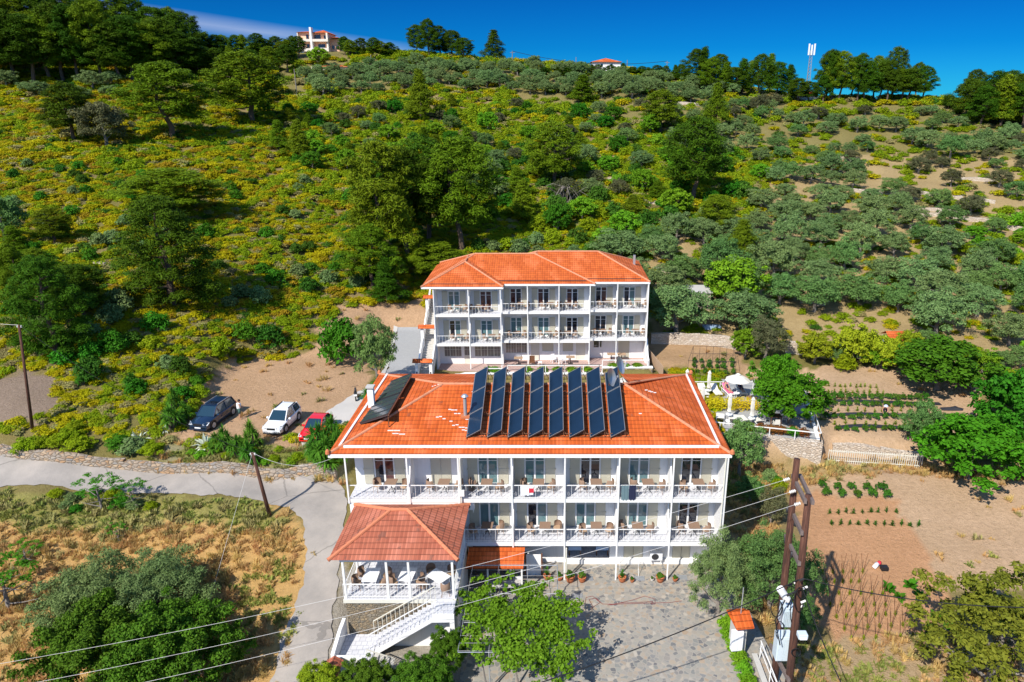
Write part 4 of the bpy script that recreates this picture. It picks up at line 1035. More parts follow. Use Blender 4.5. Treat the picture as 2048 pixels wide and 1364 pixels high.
for x, y, lb in ((-1.3,30.9,'white plastic stool next to the dark armchair on the rear patio'),):
    t = thing('stool', lb, 'stool', (x,y,3.22)); m = MB(); m.box(-.2,-.2,.4,.2,.2,.45); m.build('seat', MAT['white_plastic'], t)
    for sx in (-1,1):
        for sy in (-1,1): m = MB(); m.bar((.16*sx,.16*sy,.4),(.2*sx,.2*sy,0),.04,.04); m.build('leg', MAT['white_plastic'], t)
def plastic_chair(x, y, z, rz_, lb, mat='white_plastic', grp=None):
    t = thing('garden_chair', lb, 'chair', (x,y,z), rz_, grp); M_ = MAT[mat]
    m = MB(); m.box(-.24,-.24,.42,.24,.22,.46); m.build('seat', M_, t)
    m = MB(); m.prism([(-.24,.44),(.24,.44),(.2,.9),(-.2,.9)],'y',.22,.26); m.build('backrest', M_, t)
    for sx in (-1,1):
        m = MB(); m.box(.24*sx-.025,-.2,.62,.24*sx+.025,.22,.65); m.box(.24*sx-.02,-.2,.46,.24*sx+.02,-.16,.62); m.build('armrest', M_, t)
        for sy in (-1,1): m = MB(); m.bar((.2*sx,.19*sy,.42),(.24*sx,.24*sy,0),.04,.04); m.build('leg', M_, t)
    return t
plastic_chair(.1,31.9,3.22,.4,'white chair leaning against the middle post of the rear patio')
plastic_chair(1.1,31.6,3.22,-1.2,'white chair standing just right of the middle patio post')
# things hanging on balcony rails
m = MB()
for k in range(6):
    x = .95-1.95+k*.1; m.box(-1.98+k*.13,-.02-.04-.03*(k%2),ZL2+.28+.03*(k%3),-1.86+k*.13+.02,-.02-.03*(k%2),ZL2+.99)
tag(m.build('hung_towel', MAT['white_cloth']), 'white and red laundry hung over the top balcony rail, fourth bay', 'towel')
m = MB(); m.box(-1.45,-.1,ZL2+.5,-1.15,-.093,ZL2+.8); o2 = m.build('red_print', MAT['red'])
o2.parent = [o for o in COL.objects if o.name == 'hung_towel'][0]
for x, w_, c, lb in ((4.25,.45,'green_cloth','grey green towel hanging over the top balcony rail'),(4.72,.42,'navy_cloth','dark navy towel hanging beside the grey green one on the top rail')):
    m = MB()
    n_ = 5
    for k in range(n_): a = x+w_*k/n_; m.box(a,-.065-.02*(k%2),ZL2-.02-.03*(k%2),a+w_/n_+.004,-.03-.02*(k%2)+.001,ZL2+.98)
    tag(m.build('hung_towel', MAT[c]), lb, 'towel')
m = MB(); m.lathe([(.0,.62),(.2,.62),(.22,.9),(.19,.9),(.17,.66),(0,.66)], 10, (-5.0,.03,ZL2)); tag(m.build('hanging_basket', MAT['black']), 'black basket on the rail of the third top balcony', 'basket')
# ---- pavilion tables
def big_table(x, y, rz_, lb):
    t = thing('dining_table', lb, 'table', (x,y,2.9), rz_, 'white dining tables under the pavilion roof')
    m = MB(); m.box(-.42,-.62,.72,.42,.62,.76); m.build('table_top', MAT['white_plastic'], t)
    for sx in (-1,1):
        for sy in (-1,1): m = MB(); m.bar((.34*sx,.54*sy,.72),(.37*sx,.57*sy,0),.04,.04); m.build('leg', MAT['white_plastic'], t)
big_table(-10.4,-4.2,0,'left white table on the pavilion terrace'); big_table(-8.35,-4.15,-.1,'middle white table on the pavilion terrace'); big_table(-6.55,-4.3,rad(52),'white table set askew at the right end of the pavilion terrace')
for k, (x, y, r_, lb) in enumerate(((-11.2,-4.45,1.57,'wicker chair at the left side, front, of the left pavilion table'),(-11.05,-3.7,1.57,'wicker chair at the left side, rear, of the left pavilion table'),(-9.65,-4.45,-1.57,'wicker chair at the right side, front, of the left pavilion table'),(-9.6,-3.8,-1.57,'wicker chair at the right side, rear, of the left pavilion table'),
    (-7.6,-4.3,-1.57,'wicker chair between the middle and right pavilion tables'),(-9.1,-4.4,1.57,'wicker chair left of the middle pavilion table'),(-7.35,-4.75,2.2,'wicker chair in front and left of the askew pavilion table'),(-6.05,-5.0,3.3,'wicker chair in front of the askew pavilion table by the stair'),(-5.9,-3.6,-.6,'wicker chair behind the askew pavilion table'),(-7.1,-3.5,.4,'wicker chair behind and left of the askew pavilion table'),
    (-10.2,-1.6,3,'wicker chair in the shade at the back left of the pavilion'),(-7.2,-1.6,0,'wicker chair in the shade at the back right of the pavilion'))):
    put(chair0, 'c', x, y, 2.9, r_, lb, 'pavilion chairs')
# ---- ground floor bits
def ac(x, y, z, lb, rz_=0):
    t = thing('air_conditioner', lb, 'air conditioner', (x,y,z), rz_)
    m = MB(); m.box(-.4,-.15,0,.4,.15,.58); m.build('casing', MAT['white_plastic'], t)
    m = MB(); m.lathe([(.22,0),(.24,.02),(.22,.03),(0,.025)], 16); m.v = [(x_-.08,-.152-z_,y_+.29) for x_,y_,z_ in m.v]; m.build('fan_grille', MAT['dark_steel'], t)
    m = MB(); m.box(-.34,-.12,-.22,-.3,.15,0); m.box(.3,-.12,-.22,.34,.15,0); m.build('bracket', MAT['white_paint'], t)
ac(6.85,1.35,.68,'white air conditioner standing on brackets beside the fourth post of the ground floor')
ac(2.1,4.15,1.75,'air conditioner high on the back wall of the shaded recess'); ac(-5.3,.35,5.15,'small grey ventilation box at the corner above the pavilion roof', 0)
def pot(x, y, r, h, plant, lb, mat='terracotta', z=.14, ph=.4):
    t = thing('flower_pot', lb, 'plant pot', (x,y,z))
    m = MB(); m.lathe([(0,0),(r*.62,0),(r*.95,h*.55),(r,h*.86),(r*1.08,h*.88),(r*1.08,h),(r*.85,h),(r*.8,h*.85),(0,h*.85)], 16); m.build('pot', MAT[mat], t, True)
    POTS.append((t, plant, r, h, ph))
POTS = []
def pp(px, py): return Wz(px, py, .14)[:2]
x, y = pp(1094,1158); pot(x,y,.24,.32,'fern','terracotta pot with a tall bushy fern, leftmost of the row', ph=.75)
x, y = pp(1119,1160); pot(x,y,.2,.26,'dark','small terracotta pot with dark plant beside the first post')
x, y = pp(1140,1163); pot(x,y,.3,.48,'green','large ribbed terracotta pot just right of the first post')
x, y = pp(1164,1163); pot(x,y,.26,.40,'green','round terracotta pot with upright green plant, second right of the post', ph=.5)
x, y = pp(1244,1163); pot(x,y,.25,.40,'fern','terracotta pot overflowing with reddish leaves beside the second post', ph=.6)
x, y = pp(1264,1164); pot(x,y,.14,.24,'green','tiny terracotta pot between the second and third posts', ph=.2)
x, y = pp(1304,1162); pot(x,y,.11,.2,'green','tiny yellow pot on the paving','yellow_pot' if 'yellow_pot' in MAT else 'canvas', ph=.2)
x, y = pp(1320,1163); pot(x,y,.27,.44,'green','big round terracotta pot left of the third post', ph=.25)
x, y = pp(1350,1162); pot(x,y,.17,.24,'dark','small terracotta pot right of the third post', ph=.25)
x, y = Wz(1190,1128,1.1)[:2]
for x, y, lb in ((x0+.5,BD+.9,'left table under a blue cloth in the shaded recess'),) if False else ((1.5,2.7,'left table under a blue cloth in the shaded recess'),(3.2,2.7,'right table under a blue cloth in the shaded recess')):
    t = thing('covered_table', lb, 'table', (x if x < 3 else 3.35,y,.352))
    m = MB(); m.box(-.42,-.55,.70,.42,.55,.74); m.box(-.43,-.56,.45,-.42,.56,.741); m.box(.42,-.56,.45,.43,.56,.741); m.box(-.42,-.562,.45,.42,-.552,.741); m.build('tablecloth', MAT['blue_cloth'], t)
    for sx in (-1,1):
        for sy in (-1,1): m = MB(); m.box(.37*sx-.03,.5*sy-.03,0,.37*sx+.03,.5*sy+.03,.70); m.build('leg', MAT['brown_wood'], t)
    t = thing('flower_pot', 'white potted plant on the %s recess table' % lb.split()[0], 'plant pot', (x if x < 3 else 3.35, y+.1, 1.092)); m = MB(); m.lathe([(0,0),(.09,0),(.12,.22),(.09,.22),(0,.18)], 10); m.build('pot', MAT['white_plastic'], t); POTS.append((t,'dark',.12,.22,.3))
# drying rack
t = thing('drying_rack', 'folding white laundry rack standing on the paving by the second post', 'drying rack', (5.0,.55,.14))
m = MB()
for k in range(8): m.bar((-.6,-.3+k*.085,.95),(.6,-.3+k*.085,.95),.012,.012)
for s in (-1,1):
    m.bar((.6*s,-.3,.95),(.6*s,.3,.95),.02,.02); m.bar((.6*s,-.3,.95),(.6*s,.3,0),.02,.02); m.bar((.6*s,.3,.95),(.6*s,-.3,0),.02,.02)
m.build('frame', MAT['white_paint'], t)
# clutter below the lean-to
t = thing('gas_cylinder', 'tall grey gas cylinder in the shade under the lean-to', 'gas cylinder', (-3.0,1.0,.0)); m = MB(); m.lathe([(0,0),(.24,0),(.24,1.3),(.16,1.45),(.06,1.5),(.06,1.6),(0,1.6)], 14); m.build('cylinder', MAT['steel'], t, True)
t = thing('workbench', 'low grey work counter in front of the lean-to', 'counter', (-3.0,-1.4,0)); m = MB(); m.box(-1.0,-.3,.8,1.1,.4,.86); m.build('top', MAT['concrete'], t); 
for sx in (-.9,.95): m = MB(); m.box(sx,-.25,0,sx+.08,.35,.8); m.build('leg', MAT['concrete'], t)
t = thing('refrigerator', 'white cupboard with dark window at the back under the lean-to', 'cupboard', (-1.9,1.3,0)); m = MB(); m.box(-.35,-.25,0,.35,.25,1.7); m.build('body', MAT['white_plastic'], t); m = MB(); m.box(-.25,-.27,.9,.25,-.255,1.5); m.build('door_window', MAT['glass_dark'], t)
t = thing('wooden_partition', 'reddish brown wooden screen beside the lean-to', 'screen', (-1.2,.4,0.0)); m = MB(); m.box(-.5,0,.1,.45,.05,1.7); m.build('panel', MAT['white_wall'], t)
for x in (-.55,.5): m = MB(); m.box(x-.04,-.04,0,x+.05,.09,1.75); m.build('leg', MAT['brown_wood'], t)
t = thing('garden_chair', 'small white chair near the front post of the lean-to', 'chair', (-2.2,-.9,0)); m = MB(); m.box(-.22,-.22,.42,.22,.22,.46); m.build('seat', MAT['white_plastic'], t); m = MB(); m.box(-.2,.2,.46,.2,.23,.85); m.build('backrest', MAT['white_plastic'], t)
for sx in (-1,1):
    for sy in (-1,1): m = MB(); m.box(.18*sx-.02,.18*sy-.02,0,.18*sx+.02,.18*sy+.02,.42); m.build('leg', MAT['brown_wood'], t)
# hose
def gz(px, py, z): return Wz(px, py, z)
hp = [(1145,1207),(1170,1208),(1172,1195),(1185,1192),(1200,1205),(1180,1218),(1186,1214),(1178,1199),(1192,1196),(1205,1208),(1230,1208),(1265,1200),(1290,1192),(1310,1198),(1310,1208),(1302,1208),(1306,1203),(1290,1204),(1240,1206),(1215,1210),(1240,1208),(1300,1206),(1340,1205),(1372,1200)]
m = MB(); pts = []
for (a, b), (c, d) in zip(hp, hp[1:]):
    for k in range(4): pts.append(gz(a+(c-a)*k/4, b+(d-b)*k/4, .035))
m.tube(pts, .013, 5); tag(m.build('garden_hose', simple('red_hose', (.22,.05,.045), .5)), 'thin red hose looped across the stone courtyard', 'hose')
# inspection lids in the paving
for k, (px, py) in enumerate(((1176,1160),(1279,1160),(1155,1191),(1364,1158))):
    x, y = Wz(px, py, .02)[:2]; zz = .145 if y > -.85 else .016
    m = MB(); m.box(-.32,-.22,0,.32,.22,.02); o = m.build('manhole_cover', MAT['steel'], loc=(x,y,zz)); tag(o, 'flat grey square cover set in the paving, %s' % ('left one of the upper row','middle one of the upper row','single one lower down on the left','right one of the upper row')[k], 'drain cover')

# ---------------------------------------------------------------- pergola
pg = thing('pergola', 'galvanised pipe pergola carrying the bright green vine in the courtyard', 'pergola', (-3.0,-6,0))
def W3(px, py, z): return Vector(Wz(px, py, z))-Vector((-3.0,-6,0))
m = MB(); zp = 2.35
Xs = (-4.9,-3.3,-1.5,.3); Ys = (-1.6,-4.2,-6.6,-8.8)
for y in Ys: m.tube([(Xs[0]+3,y+6,zp),(Xs[-1]+3,y+6,zp)], .022, 6)
for x in Xs: m.tube([(x+3,Ys[0]+6,zp+.05),(x+3,Ys[-1]+6,zp+.05)], .022, 6)
m.build('top_grid', MAT['steel'], pg)
for x in (Xs[1], Xs[3]):
    for y in (Ys[0], Ys[2], Ys[3]):
        p = MB(); p.tube([(x+3,y+6,0),(x+3,y+6,zp)], .035, 8); p.build('post', MAT['steel'], pg)
m = MB()
for k in range(14): y = Ys[0]+(Ys[-1]-Ys[0])*k/13; m.tube([(Xs[0]+3,y+6,zp+.09),(Xs[-1]+3,y+6,zp+.09)], .006, 4)
m.build('wire', MAT['white_cable'], pg)

# ---------------------------------------------------------------- meter kiosk, fence, hedge side
X, Y = Wz(1476,1300,.3)[:2]
ks = thing('meter_kiosk', 'pale masonry kiosk with small orange tiled roof and white meter cabinet by the courtyard', 'kiosk', (10.35,-6.2,0), .12)
m = MB(); m.box(-.28,-.45,-.3,.30,.5,2.35); m.build('pillar', MAT['concrete'], ks)
m = MB(); roof_face(m,[(-.5,-.85,2.3),(.52,-.85,2.3),(.52,.0,2.75),(-.5,.0,2.75)]); roof_face(m,[(-.5,.75,2.3),(.52,.75,2.3),(.52,.0,2.75),(-.5,.0,2.75)]); m.box(-.48,-.83,2.24,.5,.73,2.29); m.build('roof', MAT['tile'], ks)
m = MB(); m.box(-.62,-.75,.75,-.0,-.46,2.0); m.build('cabinet', MAT['white_plastic'], ks)
m = MB(); m.box(-.6,-.77,.8,-.32,-.752,1.95); m.box(-.3,-.77,.8,-.02,-.752,1.95); m.build('cabinet_door', MAT['white_plastic'], ks)
m = MB(); m.tube([(.0,-.1,2.7),(.0,-.1,4.4)], .03, 6); m.build('mast', MAT['steel'], ks)
fn = thing('courtyard_fence', 'low white pipe fence on a kerb along the right edge of the courtyard', 'fence', (11.6,-8,0))
m = MB(); m.box(-.5,-8,-.3,-.2,1.4,.25); m.build('kerb', MAT['concrete'], fn)
m = MB()
for k in range(6): y = -7.8+k*1.8; m.tube([(-.1,y,-.3),(-.1,y,1.2)], .03, 6); m.tube([(.5,y,-.3),(-.1,y,1.0)], .02, 5)
m.tube([(-.1,-8,1.2),(-.1,1.3,1.2)], .03, 6); m.tube([(-.1,-8,.7),(-.1,1.3,.7)], .025, 6); m.build('pipe_frame', MAT['white_paint'], fn)

# ---------------------------------------------------------------- twin pole transformer
def woodmat():
    m, t, b = newmat('weathered_pole_wood'); g = N(t, 'ShaderNodeTexCoord').outputs['Object']
    mp = N(t, 'ShaderNodeMapping'); mp.inputs['Scale'].default_value = (14,14,.8); L(t, g, mp.inputs[0])
    L(t, ramp(t, noise(t, mp.outputs[0], 1.2, 6, .7), [(.3,(.02,.009,.006)),(.55,(.10,.038,.022)),(.75,(.20,.10,.065))]), b.inputs['Base Color']); b.inputs['Roughness'].default_value = .9
    bump(t, b, noise(t, mp.outputs[0], 2, 4), .02); return m
MAT['pole'] = woodmat(); MAT['grey_wood'] = simple('grey_weathered_timber', (.17,.13,.115), .9, var=.4, scale=14)
tp = thing('transformer_poles', 'pair of tall brown timber poles with crossarms, white transformers and tangled cables', 'utility pole', (11.9,-8.8,-1))
bx_, by_ = 11.9, -8.8
def T(x, y, z): return Vector((x-bx_, y-by_, z+1))
PA, PAt = Vector(Wz(1548,1392,-1)), None
def on_vert(px, py, D): return Vector(Wd(px, py, D))
a_t = on_vert(1594,918,30.1); a_b = Vector(Wd(1548,1364,29.6)); a_b = a_b+(a_b-a_t)*.12
b_t = on_vert(1617,990,28.2); b_b = Vector(Wd(1578,1364,28.0)); b_b = b_b+(b_b-b_t)*.14
for s, e in ((a_b,a_t),(b_b,b_t)):
    m = MB(); m.tube([T(*s),T(*s.lerp(e,.33)),T(*s.lerp(e,.66)),T(*e)], [.20,.19,.175,.15], 14); m.build('pole', MAT['pole'], tp, True)
def arm(p, q, w_=.14, h_=.2, nm='crossarm', mt='grey_wood'):
    m = MB(); m.bar(T(*p), T(*q), w_, h_); m.build(nm, MAT[mt], tp)
Pd = lambda px, py, D: Vector(Wd(px, py, D))
arm(Pd(1585,951,30.8),Pd(1611,1004,27.9)); arm(Pd(1600,951,30.6),Pd(1626,1006,27.7))
arm(Pd(1580,1014,30.8),Pd(1604,1067,27.9)); arm(Pd(1571,1072,30.8),Pd(1599,1128,27.9)); arm(Pd(1541,1290,30.4),Pd(1578,1362,27.6))
ins = simple('glazed_insulator', (.72,.70,.66), .2)
INS = []
for px, py, D in ((1580,957,30.6),(1592,981,29.6),(1602,1006,28.6)):
    p = Pd(px, py, D); q = Pd(px-14, py+4, D); m = MB()
    for k in range(4): c = p.lerp(q, (k+.5)/4); m.tube([T(*c.lerp(p,.12)),T(*c.lerp(q,.12))], .085, 10)
    m.tube([T(*p),T(*q)], .025, 6); m.build('insulator', ins, tp, True); INS.append(q)
for px, py, D in ((1574,1025,30.7),(1590,1052,29.4),(1570,1086,30.6),(1583,1114,29)):
    p = Pd(px, py, D); m = MB(); m.tube([T(*p),T(*(p+Vector((0,0,.3))))], .07, 8); m.build('insulator', MAT['dark_steel'], tp, True)
def canister(px0, py0, px1, py1, D, r, mat, nm):
    p, q = Pd(px0,py0,D), Pd(px1,py1,D); m = MB(); m.tube([T(*p),T(*q)], r, 14); m.build(nm, mat, tp)
whitebox = simple('pale_blue_grey_enamel', (.56,.64,.68), .4, var=.08)
canister(1560,1177,1575,1200,29.0,.19,MAT['white_plastic'],'capacitor')
def box_on(px0, py0, px1, py1, D, dep, nm, mat):
    p, q = Pd(px0,py0,D), Pd(px1,py1,D); zt_, zb_ = p.z, q.z; xl, xr = min(p.x,q.x), max(p.x,q.x); yc = (p.y+q.y)/2
    m = MB(); a = T(xl,yc-dep/2,zb_); b = T(xr,yc+dep/2,zt_); m.box(a.x,a.y,a.z,b.x,b.y,b.z); o = m.build(nm, mat, tp)
    o_b = o.modifiers.new('bevel','BEVEL'); o_b.width = .03; o_b.segments = 2
    return o, a, b
o1, a, b = box_on(1564,1208,1582,1246,29.3,.65,'transformer_box',whitebox)
m = MB()
for k in range(7): x = a.x+(b.x-a.x)*(k+.5)/7; m.box(x-.012,a.y-.07,a.z+.1,x+.012,a.y-.001,b.z-.15)
m.build('cooling_fin', whitebox, o1)
o1, a, b = box_on(1553,1267,1577,1314,28.8,.6,'meter_box',whitebox)
m = MB(); m.box(a.x+.06,a.y-.02,a.z+.08,(a.x+b.x)/2-.02,a.y-.001,b.z-.1); m.box((a.x+b.x)/2+.02,a.y-.02,a.z+.08,b.x-.06,a.y-.001,b.z-.1); m.build('box_door', whitebox, o1)
for k, (px, py) in enumerate(((1580,1170),(1592,1165),(1603,1160),(1610,1176),(1600,1190),(1606,1204),(1588,1185),(1597,1176),(1578,1190),(1603,1213),(1590,1200))):
    p = Pd(px, py, 28.0+.5*math.sin(k*2.1)); m = MB(); m.tube([T(*(p-Vector((.1,0,.04)))),T(*(p+Vector((.12,.02,.06))))], .055, 8); m.build('connector', ins if k % 2 else MAT['black'], tp)
def coil(cx, cy, D, rx, ry, n_=3, r=.02):
    m = MB(); pts = []
    for i in range(n_*14+1):
        t = i/14*2*math.pi; p = Pd(cx+rx*math.cos(t)*(1+.06*math.sin(i)), cy+ry*math.sin(t), D+.15*math.sin(i*.7)); pts.append(T(*p))
    m.tube(pts, r, 5); m.build('cable_coil', MAT['black_cable'], tp, True)
coil(1553,1216,29.0,11,18,3); coil(1592,1305,27.7,9,8,3); coil(1560,1262,28.6,8,20,2); coil(1598,1200,27.8,9,24,3); coil(1588,1225,28.2,7,30,2); coil(1604,1185,27.6,10,12,2)
def wire_obj(name, pts, r, mat, label, cat, parent=None, n_=5):
    m = MB(); m.tube(pts, r, n_, cap=False); o = m.build(name, mat, parent, True)
    if not parent: tag(o, label, cat)
    return o
for k, ln_ in enumerate(([(1605,1160),(1590,1180),(1575,1215)],[(1605,1170),(1595,1230),(1590,1290)],[(1570,1200),(1550,1240),(1560,1290)],[(1590,1150),(1600,1260),(1586,1320)])):
    wire_obj('cable', [T(*Pd(a_,b_,28.2+.3*math.sin(i+k))) for i,(a_,b_) in enumerate(ln_)], .03, MAT['black_cable'], '', '', tp)
# street lamp head on the pole
m = MB(); p = Pd(1602,1268,27.4); c = T(*p); m.box(c.x-.2,c.y-.28,c.z-.12,c.x+.26,c.y+.1,c.z+.16); lh = m.build('lamp_head', whitebox, tp); bvl = lh.modifiers.new('bevel','BEVEL'); bvl.width = .05; bvl.segments = 2
m = MB(); m.box(c.x-.14,c.y-.3,c.z-.1,c.x+.2,c.y-.281,c.z+.03); m.build('lens', MAT['white_plastic'], lh)
def sag(p, q, s, n_=24): p, q = Vector(p), Vector(q); return [p.lerp(q, i/n_)-Vector((0,0,s*4*(i/n_)*(1-i/n_))) for i in range(n_+1)]
ENDS = [Wd(-140,1350,27.0), Wd(-140,1403,26.0), Wd(-140,1450,25.0)]
wl = ('uppermost','middle','lowest')
for k in range(3): wire_obj('overhead_wire', sag(INS[k], ENDS[k], .9), .0085, MAT['white_cable'], '%s of the three pale wires crossing in front of the hotel to the lower left' % wl[k], 'wire')
wire_obj('overhead_cable', sag(Pd(1607,1157,28), Wd(2150,1215,24), .5), .026, MAT['black_cable'], 'thick black cable running right from the transformer poles over the garden', 'cable')
wire_obj('overhead_cable', sag(Pd(1600,1158,28), Wd(900,1420,24), .5), .028, MAT['black_cable'], 'thick black cable slanting down left across the stone courtyard', 'cable')
wire_obj('overhead_cable', sag(Pd(1606,1180,27.8), Wd(1720,1440,24), .3), .03, MAT['black_cable'], 'thick black cable dropping to the lower right from the transformer poles', 'cable')

# ---------------------------------------------------------------- slim utility poles
def upole(px_b, py_b, px_t, py_t, r, lb, top=True):
    g = gp(px_b, py_b); D = g[1]+38
    t_ = Vector(Wd(px_t, py_t, D)); b = Vector(g)-Vector((0,0,.2))
    t = thing('utility_pole', lb, 'utility pole', g)
    m = MB(); m.tube([b-Vector(g), t_-Vector(g)], [r*1.15, r*.8], 10); m.build('pole', MAT['pole'], t, True)
    if top:
        c = t_-Vector(g); 
        for s in (-1,1): m = MB(); m.lathe([(0,0),(.05,0),(.06,.05),(.03,.12),(0,.13)], 8, (c.x+.14*s,c.y,c.z-.15)); m.build('insulator', ins, t)
        m = MB(); m.box(c.x-.2,c.y-.03,c.z-.2,c.x+.2,c.y+.03,c.z-.15); m.build('bracket', MAT['steel'], t)
    return t_
p1 = upole(540,1031,505,905,.12,'brown timber pole with white brackets standing at the bend of the road')
p2 = upole(65,862,38,650,.11,'slender brown pole at the left edge of the photo among dark trees')
upole(120,610+0,121,560,.08,'thin grey post in the scrub on the left',False) if False else None
g1 = gp(418,1205); wire_obj('guy_wire', [p1, Vector(g1)], .010, MAT['white_cable'], 'pale guy wire from the road bend pole down to the bushes', 'guy wire')
wire_obj('service_wire', sag(p1, (-13.2,.2,8.9), .8), .010, MAT['white_cable'], 'white service wire from the road bend pole to the hotel eaves', 'wire')
wire_obj('overhead_wire', sag(p2, p1, 1.0), .012, MAT['black_cable'], 'thin dark wire between the two slender poles on the left', 'wire')
wire_obj('overhead_wire', sag(p2, Wd(-200,600,60), .5), .014, MAT['white_cable'], 'pale wire leaving the frame left from the slender pole', 'wire')
for k, (px, py, h_) in enumerate(((595,200,62),(743,131,22),(1152,129,15),(1025,128,26),(1333,152,30),(1254,140,20))):
    g = gp(px, py); D = g[1]+38; t = thing('utility_pole', ('grey pole on the slope below the pink villa','short pole among the olives right of the villa','tiny white pole among the ridge olives','ridge pole carrying the wire right of the lone conifer','ridge pole right of the white house','ridge pole beside the white house')[k], 'utility pole', g)
    hgt = Wd(px, py-h_, D)[2]-g[2]; m = MB(); m.tube([(0,0,-.3),(0,0,hgt)], [.16,.1], 6); m.build('pole', MAT['grey_bark'], t)
    if k in (3,4): m = MB(); m.box(-.7,-.06,hgt-.5,.7,.06,hgt-.38); m.build('crossarm', MAT['grey_bark'], t)
    if k == 3: ra = Vector(g)+Vector((0,0,hgt))
    if k == 4: rb2 = Vector(g)+Vector((0,0,hgt))
wire_obj('overhead_wire', sag(ra, rb2, 2.0), .06, MAT['black_cable'], 'dark wire along the skyline between the ridge poles', 'wire', n_=4)

